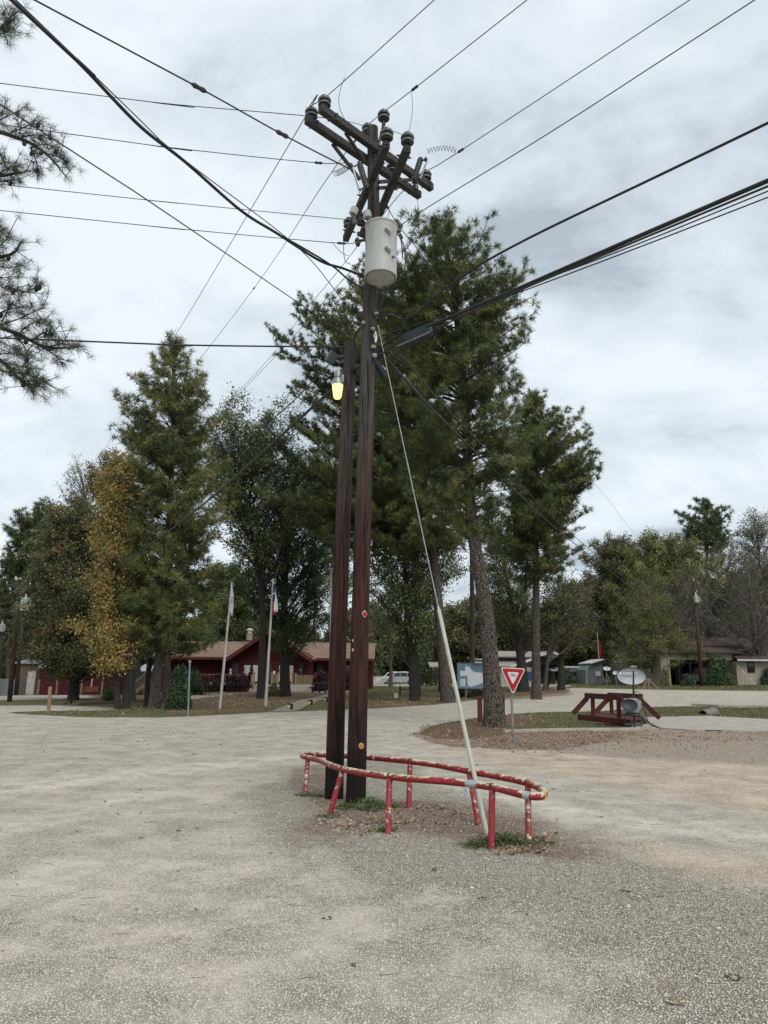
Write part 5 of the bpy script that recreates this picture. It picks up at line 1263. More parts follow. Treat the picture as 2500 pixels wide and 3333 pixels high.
# beam across the gable
mb = MB(); mb.b2((xl + .1, YL - .08, Z(2160)), (xr - .1, YL - .003, Z(2155))); mb.build('gable_beam', TRIMR, LOD)
def glazed(px0, px1, py0, py1, cur=True):
    mb = MB(); rect(mb, (px0, py0), (px1, py1), YL - .003, .06); w = mb.build('glass_door', TRIMR, LOD)
    a = atY(px0 + 1, py0 + 1, YL); c = atY(px1 - 1, py1 - 1, YL); mb = MB(); mb.b2((a.x, YL - .075, a.z), (c.x, YL - .064, c.z)); mb.build('pane', GLASSD, w)
    W_ = c.x - a.x; Hh = a.z - c.z
    if cur:
        mb = MB(); mb.prism([(a.x, a.z), (c.x, a.z), (c.x - .02, a.z - Hh * .15), (c.x - W_ * .2, a.z - Hh * .38), (c.x - .02, c.z + Hh * .3), (c.x, c.z), (a.x, c.z), (a.x + .02, c.z + Hh * .3), (a.x + W_ * .2, a.z - Hh * .38), (a.x + .02, a.z - Hh * .15)], (0, YL - .085, 0), (1, 0, 0), (0, 0, 1), -.006)
        mb.build('curtain', CURT, w)
    mb = MB()
    for i in range(1, 3): mb.b2((a.x + W_ * i / 3 - .018, YL - .11, c.z), (a.x + W_ * i / 3 + .018, YL - .093, a.z))
    for i in range(1, 5): mb.b2((a.x, YL - .109, c.z + Hh * i / 5 - .018), (c.x, YL - .094, c.z + Hh * i / 5 + .018))
    mb.build('muntins', TRIMW, w)
glazed(794, 816, 2164, 2200); glazed(823, 844, 2164, 2219); glazed(908, 922, 2165, 2219); glazed(942, 955, 2165, 2219)
for p0, p1 in (((757, 2160), (774, 2197)), ((868, 2162), (882, 2218)), ((974, 2162), (986, 2196))):
    mb = MB(); rect(mb, p0, p1, YL - .003, .05); mb.build('shutter', M('slate_shutter', (.06, .065, .075), (.045, .05, .055), 4, .8), LOD)
for p0, p1 in (((747, 2176), (754, 2185)), ((747, 2187), (754, 2196)), ((889, 2184), (896, 2194)), ((803, 2178), (807, 2185)), ((838, 2177), (842, 2184)), ((978, 2178), (981, 2184)), ((951, 2179), (955, 2184))):
    mb = MB(); rect(mb, p0, p1, YL - .12, .01); mb.build('notice', PAPER, LOD)
for px0, px1, py0, py1 in ((575, 600, 2165, 2195), (620, 645, 2165, 2195), (1030, 1050, 2163, 2190), (1120, 1145, 2163, 2190)):
    mb = MB(); rect(mb, (px0, py0), (px1, py1), 72.99, .05); w = mb.build('window_frame', TRIMR, LOD)
    mb = MB(); rect(mb, (px0 + 2, py0 + 2), (px1 - 2, py1 - 2), 72.93, .01); mb.build('pane', GLASSD, w)
# deck, rails and steps
yd = 66.5
def rail(p0, p1, top, bot, Yr, solid, mat):
    a = atY(p0, 2200, Yr).x; c = atY(p1, 2200, Yr).x; zt_ = Z(top, Yr); zb_ = Z(bot, Yr)
    mb = MB(); mb.b2((a, Yr - .06, zt_ - .07), (c, Yr + .06, zt_)); mb.b2((a, Yr - .04, zb_), (c, Yr + .04, zb_ + .07))
    k = int((c - a) / (.16 if solid else .34))
    for i in range(k + 1):
        x = a + (c - a) * i / k; w = .05 if solid else .03; mb.b2((x - w, Yr - .03, zb_ + .07), (x + w, Yr - .005, zt_ - .07))
    mb.build('railing', mat, LOD)
    for x in (a, c):
        mb = MB(); mb.b2((x - .08, Yr - .09, zb_ - .35), (x + .08, Yr + .09, zt_ + .16)); mb.b2((x - .11, Yr - .12, zt_ + .16), (x + .11, Yr + .12, zt_ + .20)); mb.build('rail_post', mat, LOD)
mb = MB(); mb.b2((X(642, yd), yd, Z(2232, yd)), (X(828, yd), 70, Z(2227, yd))); mb.build('deck', WOOD, LOD)
for px in (683, 744, 790): mb = MB(); mb.b2((X(px, yd) - .06, yd + .2, gz - .2), (X(px, yd) + .06, yd + .32, Z(2232, yd))); mb.build('deck_post', WOOD, LOD)
mb = MB(); mb.b2((X(642, yd), yd + 1.2, gz - .2), (X(826, yd), yd + 1.3, Z(2232, yd))); mb.build('skirting', DWOOD, LOD)
mb = MB(); mb.b2((X(828), 67.2, gz - .2), (X(1030), 69.99, Z(2226))); mb.build('porch_floor', CONC, LOD)
for i in range(3):
    mb = MB(); mb.b2((X(832), 67.2 - .34 * (i + 1), gz - .2), (X(1020), 67.2 - .34 * i - .002, Z(2226) - .17 * (i + 1))); mb.build('step', CONC, LOD)
rail(643, 812, 2196, 2225, yd, False, WOOD); rail(812, 827, 2196, 2226, yd, True, WOODP); rail(886, 905, 2195, 2226, 67.3, True, WOODP); rail(942, 952, 2195, 2226, 67.3, True, WOODP); rail(963, 1027, 2197, 2227, 67.3, True, WOODP)
def bush(name, label, px, py_top, pxw, base_py, mat, Y=None, n=2600, s=.14, group='shrubs', cat='shrub', depth=.7):
    global rng
    b = G(px, base_py) if Y is None else gX(px, Y)
    Y = b.y; zt_ = atY(px, py_top, Y).z; w = abs(atY(px + pxw / 2, base_py, Y).x - atY(px - pxw / 2, base_py, Y).x) / 2; h_ = max(zt_ - b.z, .1)
    t = thing(name, label, cat, b, group)
    P = unit(rng.normal(size=(n, 3))) * rng.uniform(.55, 1.0, (n, 1)) ** .5
    P *= 1 + .18 * np.sin(P[:, :1] * 7 + P[:, 2:] * 5 + px); P[:, 2] = np.abs(P[:, 2]) if True else P[:, 2]
    P = P * np.array([w, w * depth, h_]) + np.array([b.x, b.y, b.z + .02])
    mb = MB(); leaves(mb, P, s); mb.build('foliage', mat, t)
    mb = MB()
    for i in range(7): mb.tube([b + Vector((rnd.uniform(-.15, .15) * w, rnd.uniform(-.1, .1) * w, -.02)), b + Vector((rnd.uniform(-.7, .7) * w, rnd.uniform(-.4, .4) * w, h_ * .75))], .012, 5)
    mb.build('stem', TWIG, t)
    return t
PURP = foliage('purple_leaves', ((.055, .030, .040), (.035, .022, .030), (.085, .045, .055)), .8, .15)
bush('hedge_shrub', 'small round dark shrub, leftmost in front of the lodge deck', 669, 2203, 30, 2248, PURP, 65.8, 1300, .16, 'shrubs before the lodge')
bush('hedge_shrub', 'dark shrub second from left before the lodge deck', 707, 2198, 34, 2248, PURP, 65.8, 1300, .16, 'shrubs before the lodge')
bush('hedge_shrub', 'dark purple shrub third from left before the lodge deck', 757, 2195, 42, 2248, PURP, 65.8, 1800, .16, 'shrubs before the lodge')
bush('hedge_shrub', 'tall dark shrub at the left of the lodge steps', 790, 2193, 42, 2248, PURP, 65.6, 1800, .16, 'shrubs before the lodge')
bush('hedge_shrub', 'large purple-brown shrub at the right end of the lodge railing', 1046, 2189, 60, 2246, PURP, 65.5, 2600, .17, 'shrubs before the lodge')
bush('hedge_shrub', 'purple-brown shrub showing behind the tall pole base', 1120, 2190, 50, 2246, PURP, 65.5, 1800, .17, 'shrubs before the lodge')
bush('leafy_shrub', 'loose green shrub between the two dark trunks near the second flagpole', 890, 2225, 44, 2268, LEAFYG, None, 1300, .11)
bush('cedar_shrub', 'bushy dark cedar shrub by the leaning teal-topped post', 580, 2180, 78, 2310, LEAFD, None, 4200, .10)
bush('leafy_shrub', 'dark shrub behind the cedar under the lodge deck corner', 630, 2190, 60, 2262, LEAFD, None, 2600, .13)
bush('cedar_shrub', 'small dark shrub under the golden tree, beyond the leaf litter', 355, 2240, 44, 2285, LEAFD, None, 1100, .12)
bush('leafy_shrub', 'flowering green shrub left under the blue map board', 1497, 2232, 52, 2272, LEAFG, None, 1700, .12)
bush('leafy_shrub', 'flowering yellow-green shrub right under the blue map board', 1552, 2240, 50, 2272, LEAFYG, None, 1500, .12)
bush('leafy_shrub', 'dark green bush in the shade behind the silver car', 1385, 2110, 80, 2222, LEAFD, 85, 2600, .28)
bush('leafy_shrub', 'conical dark bush left of the distant dishes', 1845, 2178, 50, 2222, LEAFD, 80, 1800, .18)
bush('leafy_shrub', 'dark green bush growing in the open garage bay', 2345, 2135, 80, 2229, LEAFD, 69.5, 3000, .18)
bush('leafy_shrub', 'low scraggly bush at the foot of the garage bay bush', 2375, 2195, 56, 2231, LEAFG, 68.6, 700, .12)
bush('leafy_shrub', 'low dark bush beneath the parked truck nose', 2243, 2196, 44, 2228, LEAFD, 69.0, 1200, .14)
bush('leafy_shrub', 'pale twiggy bush against the left garage wall', 2168, 2172, 30, 2224, LEAFYG, 70, 900, .14)
bush('leafy_shrub', 'dark bush cut by the right edge beside the beige shed', 2506, 2178, 46, 2230, LEAFD, 70, 1800, .16)
# ---- red outbuilding at the left
YB = 56.; gb = float(tz(atY(250, 2220, YB).x, YB)); xb = lambda px: atY(px, 2200, YB).x; zb_ = lambda py: atY(240, py, YB).z
OB = thing('red_outbuilding', 'long low dark red outbuilding with tin roof behind the left trees', 'building', (xb(240), YB, gb))
mb = MB(); mb.b2((xb(128), YB, gb - .5), (xb(372), YB + 6, zb_(2178))); mb.build('wall', REDW, OB)
mb = MB(); e = zb_(2176); slope(mb, (xb(122), YB - .4, e), (xb(376), YB - .4, e), (xb(376), YB + 4, e + 1.3), (xb(122), YB + 4, e + 1.3), .08); mb.build('roof', TINR, OB)
mb = MB(); rect(mb, (158, 2180), (176, 2214), YB - .003, .05); mb.build('door', DARKIN, OB)
mb = MB(); rect(mb, (197, 2187), (213, 2198), YB - .003, .3); ac = mb.build('air_conditioner', TRIMW, OB)
mb = MB(); rect(mb, (199, 2189), (211, 2196), YB - .305, .02); mb.build('grille', GLASSD, ac)
for px in (155, 213, 291, 356): mb = MB(); mb.b2((xb(px) - .06, YB - 1.3, gb - .3), (xb(px) + .06, YB - 1.18, zb_(2213))); mb.build('fence_post', WOOD, OB)
mb = MB(); mb.tube([(xb(317), YB - 1.0, zb_(2236)), (xb(320), YB - 1.0, zb_(2184))], .04, 8); mb.build('vent_pipe', TRIMW, OB)
mb = MB()
for i in range(9): mb.beam((xb(286 + i * 6), YB - 1.15, zb_(2250)), (xb(296 + i * 6), YB - 1.15, zb_(2232)), .02, .05)
for i in range(9): mb.beam((xb(296 + i * 6), YB - 1.12, zb_(2250)), (xb(286 + i * 6), YB - 1.12, zb_(2232)), .02, .05)
mb.build('lattice', M('lattice_wood', (.22, .09, .045), (.15, .06, .03), 4, .8), OB)
# stairs
YT = 54.; t0 = gX(440, YT); ST = thing('timber_stairs', 'weathered timber stairs with handrail rising right behind the grey trunks', 'stairs', t0)
for i in range(7):
    a = atY(436 + i * 6, 2256 - i * 5.0, YT); mb = MB(); mb.b2((a.x, YT - .1, a.z), (a.x + .36, YT + 1.1, a.z + .05)); mb.build('tread', WOOD, ST)
mb = MB(); mb.beam(atY(434, 2258, YT - .12), atY(478, 2222, YT - .12), .05, .22); mb.build('stringer', WOOD, ST)
mb = MB(); mb.beam(atY(434, 2224, YT - .12), atY(480, 2186, YT - .12), .06, .09)
for i in range(9): mb.beam(atY(436 + i * 5, 2256 - i * 4.2, YT - .12), atY(436 + i * 5, 2223 - i * 4.1, YT - .12), .03, .03, up=(0, 1, 0))
mb.build('handrail', WOOD, ST)
# white caravan far left, porch awning
cv = gX(70, 62); CV = thing('white_shed', 'pale small shed seen between the far left poles', 'shed', cv)
mb = MB(); a = atY(55, 2160, 62); c = atY(112, 2240, 62); mb.b2((a.x, 62, cv.z - .3), (c.x, 65, a.z)); mb.build('wall', WOOD, CV)
mb = MB(); slope(mb, (a.x - .2, 61.7, a.z), (c.x + .2, 61.7, a.z), (c.x + .2, 65.2, a.z + .5), (a.x - .2, 65.2, a.z + .5), .06); mb.build('roof', TINR, CV)
mb = MB(); p = atY(104, 2185, 61.99); mb.b2((p.x - .3, 61.93, cv.z), (p.x + .35, 61.99, p.z)); mb.build('door', TRIMW, CV)
p = atY(488, 2182, 60); AW = thing('tin_awning', 'small bright tin awning behind the tall left pine trunk', 'awning', gX(488, 60))
mb = MB(); slope(mb, (p.x - .8, 59, p.z - .1), (p.x + .9, 59, p.z - .1), (p.x + .9, 61, p.z + .45), (p.x - .8, 61, p.z + .45), .05); mb.build('roof', TINR, AW)
for dx in (-.7, .8): mb = MB(); mb.b2((p.x + dx - .05, 59.1, AW.location.z - .1), (p.x + dx + .05, 59.2, p.z - .1)); mb.build('post', WOOD, AW)
# ---- balcony house
YH = 84.; gh = float(tz(atY(1720, 2200, YH).x, YH)); xh = lambda px: atY(px, 2180, YH).x; zh = lambda py: atY(1720, py, YH).z
BH = thing('balcony_house', 'pale two-storey house with brown-grey roofs and a dark screened balcony', 'house', (xh(1720), YH, gh))
mb = MB(); mb.b2((xh(1560), YH, gh - .3), (xh(1733), YH + 8, zh(2172))); mb.build('wall', PALEW, BH)
mb = MB(); mb.b2((xh(1600), YH + 2, zh(2172)), (xh(1752), YH + 8, zh(2136))); mb.build('upper_wall', PALEW, BH)
mb = MB(); slope(mb, (xh(1590), YH + .5, zh(2140)), (xh(1792), YH + .5, zh(2140)), (xh(1792), YH + 5, zh(2120)), (xh(1590), YH + 5, zh(2120)), .14); mb.build('roof', SHINGP, BH)
mb = MB(); slope(mb, (xh(1545), YH - .6, zh(2172)), (xh(1660), YH - .6, zh(2172)), (xh(1700), YH + 1.9, zh(2148)), (xh(1545), YH + 1.9, zh(2148)), .12); mb.build('roof', SHINGP, BH)
mb = MB(); mb.beam((xh(1658), YH - .5, zh(2171)), (xh(1736), YH - .5, zh(2144)), .1, .28); mb.build('bargeboard', TRIMW, BH)
for a_, c_ in (((1752, 2133), (1789, 2121)), ((1789, 2121), (1820, 2137))):
    mb = MB(); p = Vector((xh(a_[0]), YH - 1.5, zh(a_[1]))); q = Vector((xh(c_[0]), YH - 1.5, zh(c_[1]))); slope(mb, p, q, q + Vector((0, 6, 0)), p + Vector((0, 6, 0)), .14); rf = mb.build('roof', SHINGP, BH)
    mb = MB(); mb.beam(p + Vector((0, -.05, 0)), q + Vector((0, -.05, 0)), .08, .26); mb.build('bargeboard', TRIMW, rf)
mb = MB(); mb.prism([(xh(1753), zh(2137)), (xh(1816), zh(2139)), (xh(1789), zh(2124))], (0, YH - 1.2, 0), (1, 0, 0), (0, 0, 1), -.1); mb.build('gable', PALEW, BH)
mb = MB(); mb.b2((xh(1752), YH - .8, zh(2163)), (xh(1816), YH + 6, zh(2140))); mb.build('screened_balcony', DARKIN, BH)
mb = MB(); mb.b2((xh(1815.5), YH - 1.4, gh), (xh(1818), YH - 1.2, zh(2138))); mb.build('balcony_post', TRIMW, BH)
mb = MB(); mb.b2((xh(1735), YH + 1, gh - .3), (xh(1812), YH + 6, zh(2163))); mb.build('lower_wall', DARKW, BH)
mb = MB(); slope(mb, (xh(1786), YH - 1.5, zh(2184)), (xh(1820), YH - 1.5, zh(2183)), (xh(1814), YH + .9, zh(2173)), (xh(1782), YH + .9, zh(2173)), .08); mb.build('porch_roof', TINR, BH)
mb = MB(); rect(mb, (1716, 2186), (1730, 2215), YH - .003, .05); mb.build('door', BLUED, BH)
mb = MB(); mb.tube([(xh(1727), YH + 4, zh(2124)), (xh(1727), YH + 4, zh(2112))], .09, 8); mb.build('flue', TRIMW, BH)
# ---- little red kiosk and porch left of map board
k = gX(1440, 60); KI = thing('red_kiosk', 'small dark red shed behind the trunk left of the map board', 'shed', k)
a = atY(1431, 2178, 60); c = atY(1462, 2230, 60); mb = MB(); mb.b2((a.x, 60, k.z - .2), (c.x, 62, a.z)); mb.build('wall', REDW, KI)
mb = MB(); mx2 = (a.x + c.x) / 2
slope(mb, (a.x - .15, 59.8, a.z), (mx2, 59.8, a.z + .45), (mx2, 62.2, a.z + .45), (a.x - .15, 62.2, a.z), .06); slope(mb, (c.x + .15, 59.8, a.z), (mx2, 59.8, a.z + .45), (mx2, 62.2, a.z + .45), (c.x + .15, 62.2, a.z), .06); mb.build('roof', SHINGD, KI)
mb = MB(); mb.b2((a.x + .15, 59.96, a.z - 1.7), (a.x + .22, 59.997, a.z - .75)); mb.build('notice', PAPER, KI)
PO = thing('timber_porch', 'open dark timber porch frame with pale roof behind the silver car', 'porch', gX(1415, 82))
a = atY(1395, 2172, 82); c = atY(1436, 2220, 82)
mb = MB(); slope(mb, (a.x, 80, a.z), (c.x, 80, a.z), (c.x, 83, a.z + .5), (a.x, 83, a.z + .5), .1); mb.build('roof', SHINGP, PO)
for x in (a.x + .15, (a.x + c.x) / 2, c.x - .15): mb = MB(); mb.b2((x - .07, 80.1, PO.location.z - .1), (x + .07, 80.25, a.z)); mb.build('post', DWOOD, PO)
mb = MB(); mb.b2((a.x, 80.12, PO.location.z + .8), (c.x, 80.2, PO.location.z + .95)); mb.build('rail', DWOOD, PO)
# pale far cottage behind the cars
CT = thing('far_cottage', 'low far cottage with pale roof beyond the parked cars', 'house', gX(1290, 118))
a = atY(1230, 2160, 118); c = atY(1325, 2190, 118); mb = MB(); mb.b2((a.x, 118, CT.location.z - .3), (c.x, 124, atY(1250, 2178, 118).z)); mb.build('wall', GREYW, CT)
mb = MB(); z0_ = atY(1250, 2178, 118).z; slope(mb, (a.x - .4, 117.5, z0_), (c.x + .4, 117.5, z0_), (c.x + .4, 121, z0_ + 1.1), (a.x - .4, 121, z0_ + 1.1), .12); mb.build('roof', SHINGP, CT)
# ---- garage block at right
YG = 71.; gg = float(tz(atY(2300, 2220, YG).x, YG)); xg = lambda px: atY(px, 2180, YG).x; zg = lambda py: atY(2330, py, YG).z
GA_ = thing('garage_building', 'long beige board-walled garage with dark brown roof and open vehicle bay', 'building', (xg(2320), YG, gg))
mb = MB(); mb.b2((xg(2153), YG, gg - .3), (xg(2182), YG + 8, zg(2122))); mb.build('wall', BEIGEW, GA_)
mb = MB(); mb.b2((xg(2182), YG, zg(2148)), (xg(2390), YG + .2, zg(2128))); mb.build('header_wall', BEIGEW, GA_)
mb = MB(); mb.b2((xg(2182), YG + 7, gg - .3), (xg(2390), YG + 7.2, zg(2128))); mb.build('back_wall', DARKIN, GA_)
mb = MB(); mb.b2((xg(2388), YG - .6, gg - .3), (xg(2502), YG + 7, zg(2152))); mb.build('shed_wall', BEIGEW, GA_)
mb = MB(); slope(mb, (xg(2150), YG - .5, zg(2128)), (xg(2420), YG - .5, zg(2128)), (xg(2420), YG + 2.2, zg(2107)), (xg(2150), YG + 2.2, zg(2107)), .14); mb.build('roof', SHINGD, GA_)
mb = MB(); slope(mb, (xg(2270), YG + 2.0, zg(2102)), (xg(2540), YG + 2.0, zg(2104)), (xg(2540), YG + 7, zg(2068)), (xg(2300), YG + 7, zg(2068)), .14); mb.build('upper_roof', SHINGD, GA_)
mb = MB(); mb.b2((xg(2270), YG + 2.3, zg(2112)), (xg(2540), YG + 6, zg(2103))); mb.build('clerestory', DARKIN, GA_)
mb = MB(); slope(mb, (xg(2382), YG - 1.3, zg(2149)), (xg(2540), YG - 1.3, zg(2149)), (xg(2540), YG + 2.2, zg(2112)), (xg(2400), YG + 2.2, zg(2112)), .14); rf = mb.build('roof', SHINGD, GA_)
mb = MB(); mb.b2((xg(2381), YG - 1.38, zg(2149) - .06), (xg(2545), YG - 1.31, zg(2149) + .1)); mb.build('gutter', TRIMW, rf)
for px in (2210, 2247): 
    mb = MB(); mb.b2((xg(px) - .09, YG - .01, gg - .2), (xg(px) + .09, YG + .17, zg(2148)))
    for s in (-1, 1): mb.beam((xg(px), YG + .08, zg(2165)), (xg(px) + s * .55, YG + .08, zg(2149)), .12, .12, up=(0, 1, 0))
    mb.build('braced_post', DARKIN, GA_)
mb = MB(); rect(mb, (2431, 2153), (2457, 2189), YG - .603, .08); w = mb.build('window', DWOOD, GA_)
mb = MB(); rect(mb, (2434, 2157), (2454, 2172), YG - .69, .01); mb.build('sash', GLASSD, w); mb = MB(); rect(mb, (2434, 2174), (2454, 2186), YG - .69, .01); mb.build('sash', DARKIN, w)
# grey shed and low wing to the left of it
GS = thing('grey_shed', 'blue-grey plank shed with blue door behind the feathery cypress', 'shed', gX(2100, 78)); g_ = GS.location.z
x_ = lambda px: atY(px, 2180, 78).x; z_ = lambda py: atY(2100, py, 78).z
mb = MB(); mb.b2((x_(2045), 78, g_ - .3), (x_(2160), 84, z_(2158))); mb.build('wall', GREYW, GS)
mb = MB(); slope(mb, (x_(2040), 77.4, z_(2158)), (x_(2165), 77.4, z_(2158)), (x_(2165), 81, z_(2132)), (x_(2060), 81, z_(2132)), .12); mb.build('roof', SHINGD, GS)
mb = MB(); mb.b2((x_(2064), 77.94, g_ + .1), (x_(2087), 77.997, z_(2168))); mb.build('door', BLUED, GS)
LW = thing('white_outhouse', 'pale slope-roofed hut behind the white flagpoles at right', 'shed', gX(1935, 82)); g_ = LW.location.z
x_ = lambda px: atY(px, 2180, 82).x; z_ = lambda py: atY(1935, py, 82).z
mb = MB(); mb.prism([(x_(1905), g_ - .2), (x_(1962), g_ - .2), (x_(1962), z_(2150)), (x_(1930), z_(2160)), (x_(1905), z_(2180))], (0, 82, 0), (1, 0, 0), (0, 0, 1), -5); mb.build('wall', GREYW, LW)
mb = MB(); slope(mb, (x_(1922), 81.5, z_(2161)), (x_(1966), 81.5, z_(2147)), (x_(1966), 87, z_(2147)), (x_(1922), 87, z_(2161)), .1); mb.build('roof', TRIMW, LW)
mb = MB(); rect(mb, (1938, 2185), (1955, 2200), 81.997, .05); mb.build('window', TRIMW, LW)
LT = thing('low_trailer', 'long low white-roofed trailer between balcony house and flagpoles', 'trailer', gX(1865, 86)); g_ = LT.location.z
a = atY(1834, 2174, 86); c = atY(1905, 2215, 86); mb = MB(); mb.b2((a.x, 86, g_ + .3), (c.x, 89, a.z)); mb.build('body', GREYW, LT)
mb = MB(); mb.prism([(a.x - .1, a.z), (c.x + .1, a.z), (c.x - .4, a.z + .22), (a.x + .4, a.z + .22)], (0, 89.1, 0), (1, 0, 0), (0, 0, 1), 3.2); mb.build('roof', TRIMW, LT)
for i in range(2):
    mb = MB(); x = a.x + (c.x - a.x) * (.25 + .4 * i); mb.b2((x, 85.93, a.z - .9), (x + .8, 85.997, a.z - .4)); mb.build('window', GLASSD, LT)

# ================================================================ VEHICLES
TYRE = M('tyre', (.02, .02, .02), (.03, .03, .03), 8, .9); RIMM = M('alloy_rim', (.45, .46, .47), (.35, .35, .36), 8, .35, metal=.7)
def car(label, x0, x1, Y, z, paint, prof, glass, flip=False, name='parked_car', cat='car', group=None):
    L = abs(x1 - x0); t = thing(name, label, cat, ((x0 + x1) / 2, Y, z), group)
    fx = (lambda u: x0 + u * L) if not flip else (lambda u: x1 - u * L)
    mb = MB(); pr = [(fx(u), z + v) for u, v in prof]; mb.prism(pr, (0, Y - .9, 0), (1, 0, 0), (0, 0, 1), -1.8); mb.build('body', paint, t, bevel=.07)
    for side, yy in ((0, Y - .915), (1, Y + .9)):
        for gl in glass:
            mb = MB(); mb.prism([(fx(u), z + v) for u, v in gl], (0, yy, 0), (1, 0, 0), (0, 0, 1), -.015); mb.build('side_window', GLASSD, t)
        if side == 0:
            mb = MB(); mb.b2((fx(.36), yy + .004, z + .35), (fx(.363), yy + .016, z + .95)); mb.b2((fx(.58), yy + .004, z + .35), (fx(.583), yy + .016, z + .95)); mb.build('door_seam', DARKM, t)
    for u in (.19, .80):
        for yy in (Y - .92, Y + .72):
            mb = MB(); mb.lathe([(.22, 0), (.35, .01), (.36, .1), (.35, .19), (.22, .2)], (fx(u), yy, z + .36), (0, 1, 0), 24); w = mb.build('wheel', TYRE, t, smooth='auto')
            mb = MB(); mb.lathe([(.22, -.012), (.05, -.03), (.02, -.03)], (fx(u), yy + .006, z + .36), (0, 1, 0), 16); mb.build('rim', RIMM, w, smooth='auto')
    mb = MB(); mb.box((fx(.02), Y - .68, z + .82), (.10, .42, .14)); mb.build('headlight', TRIMW, t); mb = MB(); mb.box((fx(.985), Y - .70, z + .95), (.10, .38, .16)); mb.build('tail_light', RED, t)
    mb = MB(); mb.box((fx(.31), Y - 1.0, z + 1.02), (.15, .18, .13)); mb.build('wing_mirror', paint, t)
    return t
SILV = M('silver_paint', (.48, .51, .54), (.44, .47, .50), 2, .25, metal=.35, spec=.6); WHT = M('white_paint', (.66, .67, .68), (.6, .6, .6), 2, .3, spec=.5); GRYP = M('dull_grey_paint', (.34, .36, .34), (.25, .27, .25), 3, .5)
suvp = [(.0, .35), (.0, .80), (.03, .93), (.25, 1.05), (.34, 1.50), (.42, 1.66), (.62, 1.70), (.88, 1.64), (.985, 1.12), (1.0, .95), (1.0, .4), (.93, .3), (.05, .3)]
suvg = [[(.30, 1.08), (.37, 1.46), (.45, 1.55), (.50, 1.56), (.50, 1.08)], [(.515, 1.08), (.515, 1.56), (.70, 1.56), (.71, 1.10)], [(.725, 1.10), (.72, 1.56), (.86, 1.52), (.92, 1.15)]]
zc = float(tz(1.5, 96)); a = atY(1246, 2200, 96).x
car('silver car parked nose-left, partly behind the grey trunks', a, a + 4.5, 96, zc, SILV, suvp, suvg, group='parked vehicles')
car('white car parked farther back, its roof showing over the silver car nose', a - .9, a + 3.4, 101, float(tz(1, 101)), WHT, suvp, suvg, group='parked vehicles')
a = atY(2212, 2200, 74.5).x
car('dull grey pickup inside the open garage bay', a, a + 5.2, 74.5, gg, GRYP, [(.0, .4), (.0, 1.0), (.28, 1.08), (.40, 1.75), (.62, 1.78), (.68, 1.12), (1.0, 1.1), (1.0, .45), (.9, .35), (.06, .35)], [[(.35, 1.14), (.43, 1.62), (.52, 1.65), (.52, 1.14)], [(.54, 1.14), (.54, 1.65), (.60, 1.66), (.65, 1.16)]], True, 'pickup_truck', 'pickup', 'parked vehicles')
# ================================================================ PROPS AND STREET FURNITURE
rng = np.random.default_rng(21); rnd = random.Random(21)
def top_frame(o, nrm):
    "text frame: origin o, facing nrm, upright"
    nrm = Vector(nrm).normalized(); xx = Vector((0, 0, 1)).cross(nrm).normalized(); yy = nrm.cross(xx)
    return Matrix.Translation(o) @ Matrix((xx, yy, nrm)).transposed().to_4x4()
# ---- yield sign
yb = G(1670, 2420); YS_ = yb.y
YD = thing('yield_sign', 'red and white triangular YIELD sign on a grey metal post', 'road sign', yb)
STEEL = M('dull_steel_post', (.26, .26, .245), (.19, .185, .17), 6, .5, .1, .003, (3, 3, .5), metal=.4)
mb = MB(); mb.tube([yb + Vector((0, 0, -.2)), atY(1665, 2250, YS_ + .05)], .028, 14)
mb.tube([atY(1671, 2385, YS_) - Vector((0, 0, .06)), atY(1671, 2385, YS_)], .034, 14); mb.build('post', STEEL, YD, smooth='auto')
SRED = M('sign_red', (.40, .012, .018), (.36, .012, .016), 3, .4); SWHT = M('sign_white', (.66, .66, .65), (.6, .6, .58), 3, .4); BLK = M('lettering_black', (.012, .012, .012), None, 5, .5)
def rounded(tri, r, k=6):
    out = []; n_ = len(tri)
    for i in range(n_):
        p = Vector(tri[i]); a = (Vector(tri[i - 1]) - p).normalized(); c = (Vector(tri[(i + 1) % n_]) - p).normalized()
        half = a.angle(c) / 2; t = r / math.tan(half); cen = p + (a + c).normalized() * (r / math.sin(half))
        s = p + a * t - cen; e = p + c * t - cen; a0 = math.atan2(s.y, s.x); a1 = math.atan2(e.y, e.x)
        while a1 - a0 > math.pi: a1 -= 2 * math.pi
        while a1 - a0 < -math.pi: a1 += 2 * math.pi
        for j in range(k + 1):
            t_ = a0 + (a1 - a0) * j / k; out.append((cen.x + r * math.cos(t_), cen.y + r * math.sin(t_)))
    return out
pl, pr_, pb = atY(1628, 2172, YS_), atY(1710, 2176, YS_), atY(1671, 2262, YS_)
o = (pl + pr_) / 2; Xv = (pr_ - pl).normalized(); Zv = Vector((0, 0, 1)); Zv = (Zv - Xv * Zv.dot(Xv)).normalized(); W_ = (pr_ - pl).length; H_ = (o - pb).dot(Zv)
tri = [(-W_ / 2, 0), (W_ / 2, 0), (0, -H_)]
def shrink(t, d):
    c = Vector((0, -H_ / 3)); return [tuple(c + (Vector(p) - c) * (1 - d)) for p in t]
face = o + Vector((0, -.04, 0))
mb = MB(); mb.prism(rounded(tri, .035), face, Xv, Zv, .004); sg = mb.build('sign_plate', SWHT, YD)
mb = MB(); mb.prism(rounded(shrink(tri, .10), .03), face + Vector((0, -.002, 0)), Xv, Zv, .003); mb.build('red_border', SRED, sg)
mb = MB(); mb.prism(rounded([(x, y + .012) for x, y in shrink(tri, .53)], .022), face + Vector((0, -.004, 0)), Xv, Zv, .003); mb.build('centre_panel', SWHT, sg)
